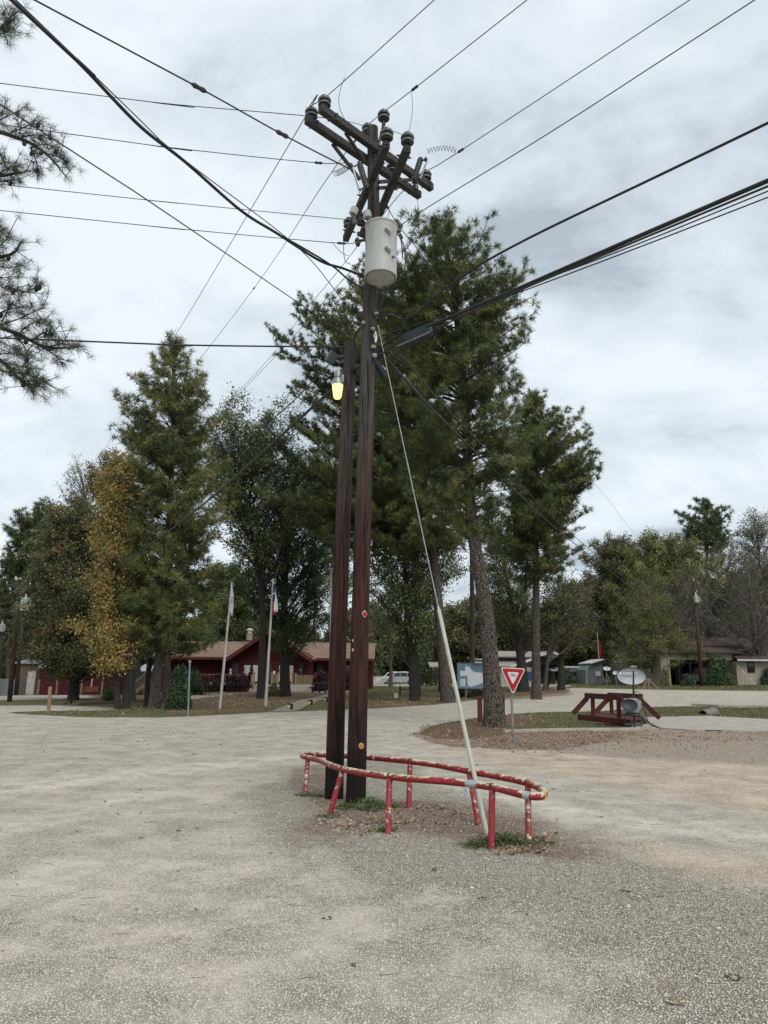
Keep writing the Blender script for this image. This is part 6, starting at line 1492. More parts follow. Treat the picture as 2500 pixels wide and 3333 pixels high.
textmesh('lettering', 'YIELD', BLK, sg, Matrix.Translation(face + Zv * (-H_ * .275) + Vector((0, -.0085, 0))) @ Matrix((Xv, Zv, Xv.cross(Zv))).transposed().to_4x4(), .085, .0008, .58)
for zz_ in (-.06, -H_ + .13): mb = MB(); mb.lathe([(.008, 0), (.008, .004)], face + Zv * zz_ + Vector((0, -.006, 0)), (0, -1, 0), 8); mb.build('bolt', GALV, YD)
# ---- posts
b0 = G(612, 2334); t = thing('sign_post', 'thin teal-grey galvanised post with small cap plate on the grass edge', 'post', b0)
TEAL = M('teal_galvanised', (.22, .29, .29), (.17, .21, .21), 5, .5, metal=.3)
mb = MB(); mb.tube([b0 + Vector((0, 0, -.1)), atY(618, 2160, b0.y)], .03, 12); mb.build('post', TEAL, t, smooth='auto')
p = atY(618, 2154, b0.y); mb = MB(); mb.box(p, (.09, .05, .10)); mb.build('cap_plate', TEAL, t, bevel=.006)
b0 = G(158, 2321); t = thing('wooden_post', 'short weathered yellow-brown wooden post at the tip of the left grass', 'post', b0)
mb = MB(); pt = atY(164, 2235, b0.y); mb.beam(b0 + Vector((0, 0, -.1)), pt, .10, .10, up=(0, 1, 0)); mb.build('post', WOODP, t, bevel=.008)
mb = MB(); mb.tube([pt + Vector((0, -.055, -.12)), pt + Vector((0, -.045, -.12))], .012, 8); mb.build('bolt_hole', DARKIN, t)
b0 = G(232, 2292); t = thing('iron_tripod', 'small black iron tripod stand in front of the flared dark trunk', 'stand', b0)
tp = atY(232, 2258, b0.y); mb = MB(); mb.tube([b0, tp], .035, 8); mb.build('post', DARKIN, t)
for a_ in (0, 2.1, 4.2): mb = MB(); mb.tube([b0.lerp(tp, .35), b0 + Vector((math.cos(a_) * .45, math.sin(a_) * .45, 0))], .022, 6); mb.build('leg', DARKIN, t)
# ---- flagpoles
FP = M('flagpole_white', (.50, .49, .45), (.40, .39, .36), 3, .5); FLW = M('flag_white', (.66, .67, .70), (.58, .6, .63), 3, .8); FLB = M('flag_blue', (.025, .05, .20), (.02, .035, .15), 3, .8); FLR = M('flag_red', (.42, .02, .03), (.33, .015, .025), 3, .8)
def flagpole(label, base, top, w=11):
    b = G(*base); t = thing('flagpole', label, 'flagpole', b, 'flagpoles'); T_ = atY(*top, b.y); r = px_r(w, b)
    mb = MB(); mb.tube([b + Vector((0, 0, -.1)), b.lerp(T_, .5), T_], [r, r * .8, r * .55], 12); mb.build('pole', FP, t, smooth='auto')
    mb = MB(); mb.lathe([(.01, 0), (.045, .03), (.045, .06), (.01, .09)], T_, (0, 0, 1), 12); mb.build('finial', FP, t, smooth='auto')
    mb = MB(); mb.tube([b.lerp(T_, .12) + Vector((.06, -.03, 0)), T_ + Vector((.04, -.02, -.05))], .006, 4); mb.build('halyard', FP, t)
    return t, b.y
def cloth(pts_l, pts_r, Y, folds=3, amp=.06, nu=10, nv=14):
    "hanging cloth between a left and a right edge given in photo pixels"
    Lp = [atY(x, y, Y) for x, y in pts_l]; Rp = [atY(x, y, Y) for x, y in pts_r]; L_ = spline(Lp, 4); R2 = spline(Rp, 4); m_ = min(len(L_), len(R2)); V = []
    for i in range(m_):
        for j in range(nu + 1):
            u = j / nu; p = L_[i].lerp(R2[i], u); p = p + Vector((0, amp * math.sin(u * folds * 6.28 + i * .15), 0)); V.append(p)
    F = [(i * (nu + 1) + j, i * (nu + 1) + j + 1, (i + 1) * (nu + 1) + j + 1, (i + 1) * (nu + 1) + j) for i in range(m_ - 1) for j in range(nu)]
    return V, F
def flagpart(nm, l_, r_, Y, mat, par, **k):
    mb = MB(); V, F = cloth(l_, r_, Y, **k); mb.quad_mesh(V, F); o = mb.build(nm, mat, par, smooth=True)
    md = o.modifiers.new('t', 'SOLIDIFY'); md.thickness = .004; return o
f1, y1 = flagpole('left flagpole with a limp white flag bearing a faint crest', (715, 2307), (754, 1902), 10)
fl = thing('flag', 'limp white flag with a small violet crest on the left flagpole', 'flag', atY(752, 1910, y1))
c_ = flagpart('cloth', [(753, 1906), (750, 1950), (748, 2000)], [(757, 1912), (760, 1950), (756, 2008)], y1 - .05, FLW, fl, amp=.03)
for a_, c__ in (((751, 1938), (758, 1962)), ((752, 1968), (757, 1972)), ((753, 1978), (758, 1980))):
    pass
CR = M('crest_violet', (.16, .12, .22), (.25, .18, .28), 30, .8)
mb = MB(); p = atY(755, 1957, y1 - .12); mb.lathe([(.045, 0), (.045, .003)], p, (0, -1, 0), 14); mb.box(p + Vector((0, -.004, .16)), (.05, .003, .1)); mb.box(p + Vector((0, -.004, -.22)), (.07, .003, .02)); mb.build('crest', CR, fl)
f2, y2 = flagpole('middle flagpole with a limp red, white and blue flag', (864, 2299), (889, 1890), 10)
fl = thing('flag', 'limp blue, white and red lone-star flag on the middle flagpole', 'flag', atY(890, 1900, y2))
flagpart('white_stripe', [(893, 1905), (893, 1935), (889, 1970), (890, 1992)], [(893, 1904), (900, 1940), (904, 1970), (904, 1992)], y2 - .06, FLW, fl, amp=.03)
flagpart('blue_stripe', [(889, 1900), (889, 1930), (887, 1958)], [(894, 1905), (896, 1930), (893, 1958)], y2 - .10, FLB, fl, amp=.02)
flagpart('red_stripe', [(887, 1958), (886, 1980), (886, 2005)], [(893, 1958), (890, 1985), (899, 1996)], y2 - .09, FLR, fl, amp=.02)
sc5 = [(math.cos(math.pi / 2 + k * math.pi / 5) * (.065 if k % 2 == 0 else .026), math.sin(math.pi / 2 + k * math.pi / 5) * (.065 if k % 2 == 0 else .026)) for k in range(10)]
mb = MB(); mb.prism(sc5, atY(892, 1932, y2 - .15), (1, 0, .3), (-.3, 0, 1), .003); mb.build('star', FLW, fl)
f3, y3 = flagpole('tall third flagpole standing just left of the stub pole', (1075, 2281), (1078, 1860), 9)
fl = thing('flag', 'furled red and white striped flag half hidden behind the stub pole', 'flag', atY(1084, 1870, y3))
for i in range(4): flagpart('red_stripe' if i % 2 == 0 else 'white_stripe', [(1083 + i * 3, 1862 + i * 2), (1084 + i * 3, 1880)], [(1086 + i * 3, 1862 + i * 2), (1090 + i * 2.4, 1886 - i)], y3 - .06, FLR if i % 2 == 0 else FLW, fl, amp=.01, nu=4)
b_, yy = flagpole('far white flagpole right of the balcony house', (1955, 2224), (1944, 2060), 5)
b_, yy2 = flagpole('leaning far white pole beside the far flagpole', (1964, 2222), (1956, 2140), 5)
fl = thing('flag', 'limp dark red flag between the two far white poles', 'flag', atY(1950, 2090, yy))
flagpart('cloth', [(1946, 2085), (1950, 2105), (1952, 2125), (1955, 2145)], [(1950, 2080), (1957, 2105), (1960, 2125), (1958, 2146)], yy - .05, FLR, fl, amp=.03)
b0 = gX(2041, 76); mb = MB(); mb.tube([b0, atY(2039, 2150, 76)], .06, 8); tag(mb.build('white_post', FP, smooth='auto'), 'plain white post before the blue-grey shed', 'post')
b0 = gX(1911, 80); mb = MB(); mb.tube([b0, atY(1910, 2172, 80)], .05, 8); tag(mb.build('white_post', FP, smooth='auto'), 'slim white post at the left end of the far trailer', 'post')
# ---- map board
gm = G(1545, 2274); YM = gm.y; BLUEB = M('faded_blue_boards', (.115, .19, .26), (.15, .24, .31), 3, .8, .3, .01, (1, 1, 9)); MAPW = M('map_white', (.56, .60, .62), (.50, .54, .56), 3, .7)
MBD = thing('map_board', 'pale blue board with white state outline, partly behind the largest pine trunk', 'sign board', gm)
a = atY(1490, 2160, YM); c = atY(1603, 2240, YM)
mb = MB(); mb.b2((a.x, YM - .03, c.z), (c.x, YM + .03, a.z)); bd = mb.build('board', BLUEB, MBD)
mb = MB(); fr = .05
mb.b2((a.x - fr, YM - .045, c.z - fr), (a.x, YM + .045, a.z + fr)); mb.b2((c.x, YM - .045, c.z - fr), (c.x + fr, YM + .045, a.z + fr)); mb.b2((a.x, YM - .044, a.z), (c.x, YM + .044, a.z + fr)); mb.b2((a.x, YM - .044, c.z - fr), (c.x, YM + .044, c.z)); mb.build('frame', M('blue_frame', (.09, .14, .19), (.07, .11, .15), 3, .8), bd)
tex = [(1498, 2183), (1514, 2184), (1514, 2169), (1528, 2170), (1531, 2177), (1538, 2183), (1546, 2188), (1556, 2189), (1566, 2190), (1572, 2192), (1578, 2196), (1580, 2210), (1582, 2216), (1572, 2222), (1562, 2227), (1545, 2232), (1535, 2236), (1524, 2233), (1521, 2220), (1521, 2200), (1498, 2200)]
pp = [atY(x, y, YM) for x, y in tex]; mb = MB(); mb.prism([(p.x, p.z) for p in pp], (0, YM - .032, 0), (1, 0, 0), (0, 0, 1), .006); mb.build('state_outline', MAPW, bd)
mb = MB(); rect(mb, (1498, 2210), (1514, 2233), YM - .032, .006); nt_ = mb.build('notice', PAPER, bd)
mb = MB()
for i in range(6): rect(mb, (1500, 2212.5 + i * 3.2), (1500 + (12, 9, 11, 8, 12, 10)[i], 2213.6 + i * 3.2), YM - .039, .001)
mb.build('text_lines', BLK, nt_)
for px in (1516, 1580): mb = MB(); x = atY(px, 2200, YM).x; mb.b2((x - .05, YM + .031, gm.z - .1), (x + .05, YM + .13, a.z - .05)); mb.build('post', WOOD, MBD)
p = atY(1540, 2156, YM); mb = MB(); mb.tube(spline([p + Vector((-.1, 0, -.05)), p + Vector((-.1, -.05, .15)), p + Vector((.15, -.25, .2)), p + Vector((.2, -.3, .12))], 4), .015, 6); lm = mb.build('lamp_arm', GALV, MBD)
mb = MB(); mb.box(p + Vector((.35, -.28, .1)), (.6, .14, .12)); mb.build('lamp_head', DARKM, lm)
# ---- hitching rail by the big trunk
b0 = G(1563, 2351); YR = b0.y; HR = thing('hitching_rail', 'dark red timber T-rail at the left of the largest pine trunk', 'rail', b0)
REDT = M('faded_red_timber', (.135, .035, .028), (.075, .022, .019), 5, .85, .3, .008, (1, 8, 8))
mb = MB(); mb.b2((b0.x - .075, YR - .075, -.1), (b0.x + .075, YR + .075, atY(1563, 2276, YR).z)); mb.build('post', REDT, HR, bevel=.01)
b1 = G(1640, 2345); mb = MB(); z1 = atY(1563, 2276, YR).z; mb.b2((atY(1545, 2270, YR).x, YR - .09, z1), (atY(1643, 2270, YR).x, YR + .09, z1 + .08)); mb.build('top_board', REDT, HR, bevel=.01)
mb = MB(); x = atY(1635, 2300, YR).x; mb.b2((x - .075, YR - .075, -.1), (x + .075, YR + .075, z1)); mb.build('post', REDT, HR, bevel=.01)
# ---- timber bridge frame
REDF = M('red_bridge_timber', (.105, .027, .022), (.055, .017, .015), 4, .8, .35, .01, (1, 9, 9))
gb_ = G(1960, 2352); BR = thing('timber_footbridge', 'low dark red timber footbridge with trussed side rails over the ditch', 'footbridge', gb_)
def side(fl_, fr_, tl, tr, posts, YY, braces):
    A = atY(*fl_, YY[0]); B = atY(*fr_, YY[1]); C_ = atY(*tl, YY[0]); D_ = atY(*tr, YY[1])
    mb = MB(); mb.beam(C_, D_, .10, .17); mb.build('top_rail', REDF, BR, bevel=.008)
    mb = MB(); mb.beam(A, B, .16, .18); mb.build('floor_beam', REDF, BR, bevel=.008)
    for pt, pb_ in posts:
        f = (pt[0] - tl[0]) / (tr[0] - tl[0]); YY_ = YY[0] + (YY[1] - YY[0]) * f
        mb = MB(); mb.beam(atY(*pb_, YY_), atY(*pt, YY_), .10, .14, up=(0, 1, 0)); mb.build('post', REDF, BR, bevel=.006)
    for p0, p1, ya, yb_ in braces: mb = MB(); mb.beam(atY(*p0, ya), atY(*p1, yb_), .09, .15); mb.build('brace', REDF, BR, bevel=.006)
Yf0, Yf1 = 24.2, 22.6
side((1885, 2334), (2062, 2352), (1906, 2264), (2014, 2270), [((1929, 2272), (1931, 2330)), ((2013, 2276), (2015, 2337))], (Yf0, Yf1), [((1866, 2322), (1912, 2271), Yf0, Yf0), ((2012, 2266), (2052, 2314), Yf1, Yf1 - .3)])
side((1930, 2325), (2092, 2342), (1980, 2262), (2090, 2268), [((1989, 2274), (1992, 2326)), ((2075, 2276), (2078, 2330))], (25.4, 23.9), [((1935, 2322), (1980, 2274), 25.4, 25.4), ((2074, 2268), (2148, 2338), 23.9, 23.6)])
mb = MB(); A, B, C_, D_ = atY(1885, 2332, Yf0), atY(2062, 2350, Yf1), atY(2092, 2340, 23.9), atY(1930, 2323, 25.4)
slope(mb, A, B, C_, D_, .05); mb.build('deck', REDF, BR)
# ---- satellite dish stand
DISH = M('dish_grey', (.40, .44, .46), (.34, .375, .39), 3, .45, stretch=(1, 1, 1)); DISHD = M('dish_dark', (.055, .062, .075), (.04, .045, .055), 4, .5); BUCK = M('green_plastic', (.07, .10, .095), (.05, .07, .068), 4, .5); TANKG = M('gas_tank_grey', (.28, .29, .27), (.22, .22, .2), 4, .55)
def dish(parent, c, wx, wz, tilt, yaw, mat, nm='reflector', depth=.10, back=False):
    R = Matrix.Rotation(yaw, 3, 'Z') @ Matrix.Rotation(tilt, 3, 'X'); mb = MB(); V = []; rings = 7; sg_ = 36
    for s_ in (0, 1):
        for i in range(rings + 1):
            r = i / rings
            for k in range(sg_):
                a_ = 2 * math.pi * k / sg_; x = r * math.cos(a_) * wx / 2; z = r * math.sin(a_) * wz / 2
                y = (-depth * r * r + depth * .5) * (-1 if back else 1) + s_ * .012
                V.append(Vector(c) + R @ Vector((x, y, z)))
    F = []
    for s_ in (0, 1):
        o_ = s_ * (rings + 1) * sg_
        for i in range(rings):
            for k in range(sg_): q = (o_ + i * sg_ + k, o_ + i * sg_ + (k + 1) % sg_, o_ + (i + 1) * sg_ + (k + 1) % sg_, o_ + (i + 1) * sg_ + k); F.append(q if s_ else q[::-1])
    o2 = (rings + 1) * sg_
    for k in range(sg_): F.append((rings * sg_ + k, rings * sg_ + (k + 1) % sg_, o2 + rings * sg_ + (k + 1) % sg_, o2 + rings * sg_ + k))
    mb.quad_mesh(V, F); return mb.build(nm, mat, parent, smooth='auto'), R
gd = G(2064, 2372); YD_ = gd.y; SD = thing('satellite_dish', 'wide oval pale satellite dish, its feed arm up, above the gas bottle stand', 'satellite dish', gd)
cD = atY(2054, 2202, YD_); wx = px_r(94, cD) * 2; wz = px_r(54, cD) * 2
ref, R = dish(SD, cD, wx, wz, math.radians(-4), 0, DISH)
mb = MB(); sgm = 40; mb.tube([cD + R @ Vector((math.cos(2 * math.pi * k / sgm) * wx / 2, -.05, math.sin(2 * math.pi * k / sgm) * wz / 2)) for k in range(sgm + 1)], .008, 6); mb.build('rim', DISHD, ref, smooth=True)
TXW = M('dish_lettering', (.68, .72, .73), (.62, .65, .66), 10, .6)
fm_ = Matrix.Translation(cD + R @ Vector((-.02, -.012, .08))) @ R.to_4x4() @ Matrix.Rotation(math.radians(90), 4, 'X')
textmesh('lettering', 'DIRECTV', TXW, ref, fm_, .118, .003, .95)
mb = MB(); mb.lathe([(.045, 0), (.035, .012), (.01, .018)], cD + R @ Vector((-.33, -.02, .08)), R @ Vector((0, -1, 0)), 16); mb.build('emblem', TXW, ref)
fp = atY(2063, 2176, YD_ - .45)
mb = MB(); mb.tube([atY(2062, 2255, YD_ - .12), atY(2062, 2185, YD_ - .42)], [.03, .022], 8); mb.build('feed_arm', DISHD, SD, smooth='auto')
mb = MB(); p = atY(2062, 2170, YD_ - .42); mb.box(p, (.19, .09, .06)); mb.box(p + Vector((0, .03, -.05)), (.08, .1, .06)); mb.build('feed_head', TANKG, SD, bevel=.015)
mb = MB(); mb.tube([gd + Vector((.02, .02, -.1)), atY(2062, 2250, YD_ - .02)], .03, 10); mb.build('mast', DISHD, SD)
S2 = thing('satellite_dish', 'small dark oval dish turned upward, just below the wide pale dish', 'satellite dish', gd + Vector((0, -.25, 0)))
c2 = atY(2048, 2296, YD_ - .35); dish(S2, c2, px_r(54, c2) * 2, px_r(40, c2) * 2, math.radians(-22), math.radians(-12), DISHD)
mb = MB(); mb.tube([c2 + Vector((0, .06, 0)), atY(2060, 2310, YD_ - .05)], .02, 8); mb.build('mount', DISHD, S2)
GT_ = thing('gas_bottle', 'grey rounded gas bottle on the green stand behind the dark dish', 'gas bottle', gd)
z0 = atY(2060, 2324, YD_).z; z1 = atY(2060, 2272, YD_).z; rr = px_r(58, cD); hh = z1 - z0
mb = MB(); mb.lathe([(rr * .5, 0), (rr * .85, .05), (rr, .18), (rr, hh * .65), (rr * .85, hh * .88), (rr * .4, hh)], Vector((gd.x, YD_, z0)), (0, 0, 1), 28); mb.build('tank', TANKG, GT_, smooth='auto')
mb = MB(); mb.lathe([(.04, 0), (.04, .06)], Vector((gd.x, YD_, z1)), (0, 0, 1), 10); mb.build('valve', DARKM, GT_)
ST_ = thing('round_stand', 'dark green round metal stand carrying the gas bottle', 'stand', gd)
for py, r_ in ((2328, .29), (2362, .27)):
    zc_ = max(atY(2062, py, YD_).z, gd.z + .06); mb = MB(); mb.lathe([(r_ * .9, 0), (r_, .01), (r_, .04), (r_ * .9, .05)], Vector((gd.x, YD_, zc_)), (0, 0, 1), 28); mb.build('ring', BUCK, ST_, smooth='auto')
for k in range(5): an = k * 1.257 + .3; mb = MB(); mb.tube([Vector((gd.x + math.cos(an) * .25, YD_ + math.sin(an) * .25, gd.z)), Vector((gd.x + math.cos(an) * .25, YD_ + math.sin(an) * .25, atY(2062, 2326, YD_).z))], .013, 6); mb.build('leg', BUCK, ST_)
P = [atY(2090, 2285, YD_ - .1), atY(2104, 2330, YD_)] + [G(x, y) + Vector((0, 0, .04)) for x, y in ((2116, 2362), (2140, 2370), (2175, 2371), (2210, 2366), (2240, 2372), (2290, 2381), (2370, 2383))]
mb = MB(); mb.tube(spline(P, 6), .012, 6); tag(mb.build('coax_cable', CABLE, origin=P[2], smooth='auto'), 'black cable trailing from the dish across the concrete slab', 'cable')
P = [atY(2062, 2262, YD_ - .15)] + [atY(x, y, YD_ - .2) for x, y in ((2072, 2250), (2086, 2262), (2078, 2280), (2092, 2300), (2082, 2318))]
mb = MB(); mb.tube(spline(P, 6), .009, 5); tag(mb.build('coax_cable', CABLE, origin=P[0], smooth='auto'), 'coiled black cable hanging behind the dish feed arm', 'cable')
# ---- far dishes
for lab, px, py, w_, h_, bx, by, Yd, yaw in (('larger oval far satellite dish on a post beside the white poles', 1975, 2176, 26, 14, 1976, 2222, 70, .1), ('smaller round far satellite dish tilted left, right of the larger far one', 2004, 2190, 18, 14, 2008, 2221, 70, -.3)):
    b = gX(bx, Yd); t = thing('satellite_dish', lab, 'satellite dish', b); c_ = atY(px, py, Yd); d_, R = dish(t, c_, px_r(w_, c_) * 2, px_r(h_, c_) * 2, math.radians(-15), yaw, TRIMW)
    mb = MB(); mb.tube([b, c_ + Vector((0, .08, 0))], .035, 8); mb.build('mast', STEEL, t)
    mb = MB(); mb.tube([c_ + Vector((0, 0, -.2)), c_ + Vector((.02, -.35, .05))], .025, 6); mb.build('feed_arm', DARKM, t)
# ---- culvert pipe
cv_ = G(2290, 2327); mb = MB(); a = atY(2288, 2326, cv_.y); d_ = Vector((.75, .55, .08)).normalized(); r = .20
n_ = 22; x_ = d_.cross(Vector((0, 0, 1))).normalized(); y_ = x_.cross(d_); V = []
for h_, q in ((0, r), (.9, r), (.9, r - .03), (0, r - .03)):
    for k in range(n_): an = 2 * math.pi * k / n_; V.append(a + Vector((0, 0, -.02)) + d_ * h_ + x_ * q * math.cos(an) + y_ * q * math.sin(an))
F = [(i * n_ + k, i * n_ + (k + 1) % n_, ((i + 1) % 4) * n_ + (k + 1) % n_, ((i + 1) % 4) * n_ + k) for i in range(4) for k in range(n_)]
mb.quad_mesh(V, F); cvo = mb.build('culvert_pipe', M('corrugated_pipe', (.22, .20, .18), (.14, .12, .10), 8, .8), smooth='auto'); tag(cvo, 'open end of a rusty corrugated culvert pipe in the grassy ditch', 'pipe')
# ---- timber edgings (logs laid on the grass)
LOGM = M('edging_log', (.20, .15, .10), (.12, .085, .06), 4, .9, .4, .01, (1, 8, 8))
for lab, nm_, pts in (('long pale edging timber left of the footpath mouth', 'edging_timber', ((545, 2326), (700, 2324))), ('edging timber reaching the footpath mouth', 'edging_timber', ((705, 2322), (860, 2318))), ('faded red edging log behind the two poles, right part', 'edging_timber', ((1190, 2266), (1430, 2268))), ('edging log running beneath the blue map board', 'edging_timber', ((1440, 2272), (1640, 2266))),
                  ('dark curb log on the grass edge right of the tall pole', 'edging_timber', ((1195, 2306), (1330, 2300))), ('low edging log at the foot of the birdbath', 'edging_timber', ((1735, 2256), (1852, 2251))), ('edging log across the litter behind the second flagpole', 'edging_timber', ((870, 2278), (1000, 2274))), ('mossy edging log behind the leaf litter at left', 'edging_timber', ((250, 2296), (470, 2284))),
                  ('short dark timber lying right of the map board', 'edging_timber', ((1640, 2268), (1690, 2264)))):
    a, c = G(*pts[0]), G(*pts[1]); mb = MB(); mb.beam(a + Vector((0, 0, .05)), c + Vector((0, 0, .05)), .14, .15); tag(mb.build(nm_, LOGM, bevel=.012), lab, 'log', 'timber edgings')
# ---- path lights
for lab, px, py in (('low wooden path bollard nearest the road', 945, 2311), ('middle low wooden path bollard', 1011, 2297), ('farthest low wooden path bollard, against the stub pole', 1061, 2286)):
    b = G(px, py); t = thing('path_bollard', lab, 'bollard', b, 'bollards along the footpath')
    mb = MB(); mb.b2((b.x, b.y - .06, b.z - .1), (b.x + .10, b.y + .06, b.z + .26)); mb.build('post', DWOOD, t, bevel=.01)
    mb = MB(); mb.b2((b.x - .12, b.y - .055, b.z + .21), (b.x - .002, b.y + .055, b.z + .27)); mb.build('lamp_hood', DWOOD, t, bevel=.01)
    mb = MB(); mb.b2((b.x - .09, b.y - .035, b.z + .12), (b.x - .004, b.y + .035, b.z + .205)); mb.build('lamp_glass', TRIMW, t)
# ---- picnic tables, bench, birdbath
def picnic(label, b, L_=1.7, rz=0):
    t = thing('picnic_table', label, 'picnic table', b, 'picnic tables', rz)
    def lb(nm, boxes):
        mb = MB()
        for p, q in boxes: mb.b2(p, q)
        mb.build(nm, DWOOD, t, local=True)
    lb('table_top', [((-L_ / 2, -.38 + k * .155, .70), (L_ / 2, -.38 + k * .155 + .14, .75)) for k in range(5)])
    for s in (-1, 1): lb('seat', [((-L_ / 2, s * .72 - .13, .42), (L_ / 2, s * .72 + .13, .46))])
    for x in (-L_ * .33, L_ * .33):
        for s in (-1, 1): mb = MB(); mb.beam((x, s * .68, 0), (x, s * .22, .70), .05, .12); mb.build('leg', DWOOD, t, local=True)
        lb('cross_bar', [((x - .055, -.82, .34), (x - .026, .82, .42))])
    return t
picnic('dark picnic table beside the thick trunk in front of the lodge steps', G(1062, 2255) + Vector((-.3, 0, 0)), 1.8, math.radians(65))
picnic('dark picnic table on the pale slab below the lodge deck', G(650, 2263), 1.7, 0)
picnic('small dark table partly hidden left of the thick trunk by the lodge', G(905, 2254), 1.5, math.radians(20))
b = G(1785, 2243); t = thing('birdbath', 'dark stone birdbath beside the leaning thin tree', 'birdbath', b)
k_ = 1.0; hh = atY(1785, 2226, b.y).z - b.z; mb = MB(); mb.lathe([(.22, 0), (.20, .06), (.09, .14), (.075, hh * .7), (.14, hh * .88)], b, (0, 0, 1), 18); mb.build('pedestal', DARKM, t, smooth='auto')
mb = MB(); mb.lathe([(.12, 0), (.32, .06), (.38, .12), (.36, .13), (.15, .08), (.01, .07)], b + Vector((0, 0, hh * .86)), (0, 0, 1), 24); mb.build('bowl', DARKM, t, smooth='auto')
for lab, px, py, mt_ in (('wooden sawhorse trestle beyond the wide satellite dish', 2112, 2243, WOODP),):
    b = G(px, py); t = thing('trestle', lab, 'trestle', b); 
    mb = MB(); mb.b2((b.x - 1.0, b.y - .08, b.z + .78), (b.x + .2, b.y + .08, b.z + .88)); mb.build('top_board', mt_, t)
    for x0, x1 in ((-.1, -.55), (0, 0), (.05, .9)): mb = MB(); mb.beam((b.x + x0, b.y, b.z + .78), (b.x + x1, b.y, b.z - .02), .10, .10, up=(0, 1, 0)); mb.build('leg', mt_, t)
# mailbox-like post, shovel and stump in front of the cars
b = G(1302, 2266); t = thing('wooden_post', 'short dark post with a cross arm, in the grass right of the tall pole', 'post', b); h_ = atY(1302, 2232, b.y).z - b.z
mb = MB(); mb.b2((b.x - .06, b.y - .06, b.z), (b.x + .06, b.y + .06, b.z + h_)); mb.build('post', DWOOD, t); mb = MB(); mb.b2((b.x + .062, b.y - .04, b.z + h_ * .62), (b.x + .9, b.y + .04, b.z + h_ * .72)); mb.build('arm', DWOOD, t)
b = G(1289, 2274); t = thing('shovel', 'pale shovel standing upright in the grass beside the short dark post', 'shovel', b); hp = atY(1281, 2218, b.y)
mb = MB(); mb.tube([b + Vector((0, 0, .3)), hp], .02, 6); mb.build('handle', WOODP, t); mb = MB(); mb.prism([(-.12, .34), (.12, .34), (.12, .08), (0, -.02), (-.12, .08)], b + Vector((0, 0, 0)), (1, 0, 0), (0, 0, 1), .01); mb.build('blade', TRIMW, t)
b = G(1252, 2228); t = thing('picket_fence', 'short white-grey picket fence at the nose of the silver car', 'fence', b); sc_h = 1.0
x0 = atY(1208, 2225, b.y).x; x1 = atY(1248, 2225, b.y).x
for z in (.25, .8): mb = MB(); mb.b2((x0, b.y - .03, b.z + z), (x1, b.y + .03, b.z + z + .08)); mb.build('rail', TRIMW, t)
mb = MB(); kk = 12
for i in range(kk + 1): x = x0 + (x1 - x0) * i / kk; mb.prism([(x - .05, b.z + .05), (x + .05, b.z + .05), (x + .05, b.z + 1.0), (x, b.z + 1.08), (x - .05, b.z + 1.0)], (0, b.y - .034, 0), (1, 0, 0), (0, 0, 1), .02)
mb.build('picket_panel', TRIMW, t)
b = G(30, 2262); t = thing('picket_fence', 'grey plank fence with a gate at the extreme left, behind the poles', 'fence', b)
x0 = atY(-60, 2225, b.y).x; x1 = atY(66, 2225, b.y).x; mb = MB()
for i in range(22): x = x0 + (x1 - x0) * i / 21; mb.b2((x - .07, b.y - .02, b.z), (x + .07, b.y + .01, b.z + 1.3))
mb.build('picket_panel', GREYW, t); mb = MB(); mb.b2((x0, b.y + .012, b.z + .9), (x1, b.y + .06, b.z + 1.0)); mb.build('rail', WOOD, t)
# white slanted guy guards by the beige shed
for lab, p0, p1 in (('left one of two slanting white guy guards before the beige shed', (2402, 2169), (2460, 2231)), ('right one of two slanting white guy guards before the beige shed', (2442, 2161), (2492, 2229))):
    b = G(*p1); mb = MB(); mb.tube([b, atY(*p0, b.y)], .04, 8); tag(mb.build('guy_guard', TRIMW, origin=b, smooth='auto'), lab, 'guy guard', 'slanting white guards')
b = G(2263, 2231); mb = MB(); mb.lathe([(.06, 0), (.06, .25), (.03, .3)], b, (0, 0, 1), 10); tag(mb.build('white_jar', TRIMW, origin=b), 'small white jar on the grass left of the far right pole', 'jar')
b = G(1015, 2249); mb = MB(); mb.b2((b.x - .2, b.y, b.z), (b.x, b.y + .2, b.z + .55)); mb.b2((b.x - .42, b.y + .02, b.z + .44), (b.x - .201, b.y + .18, b.z + .54)); tag(mb.build('path_bollard', DWOOD, origin=b), 'small dark bollard at the foot of the lodge steps', 'bollard', 'bollards along the footpath')

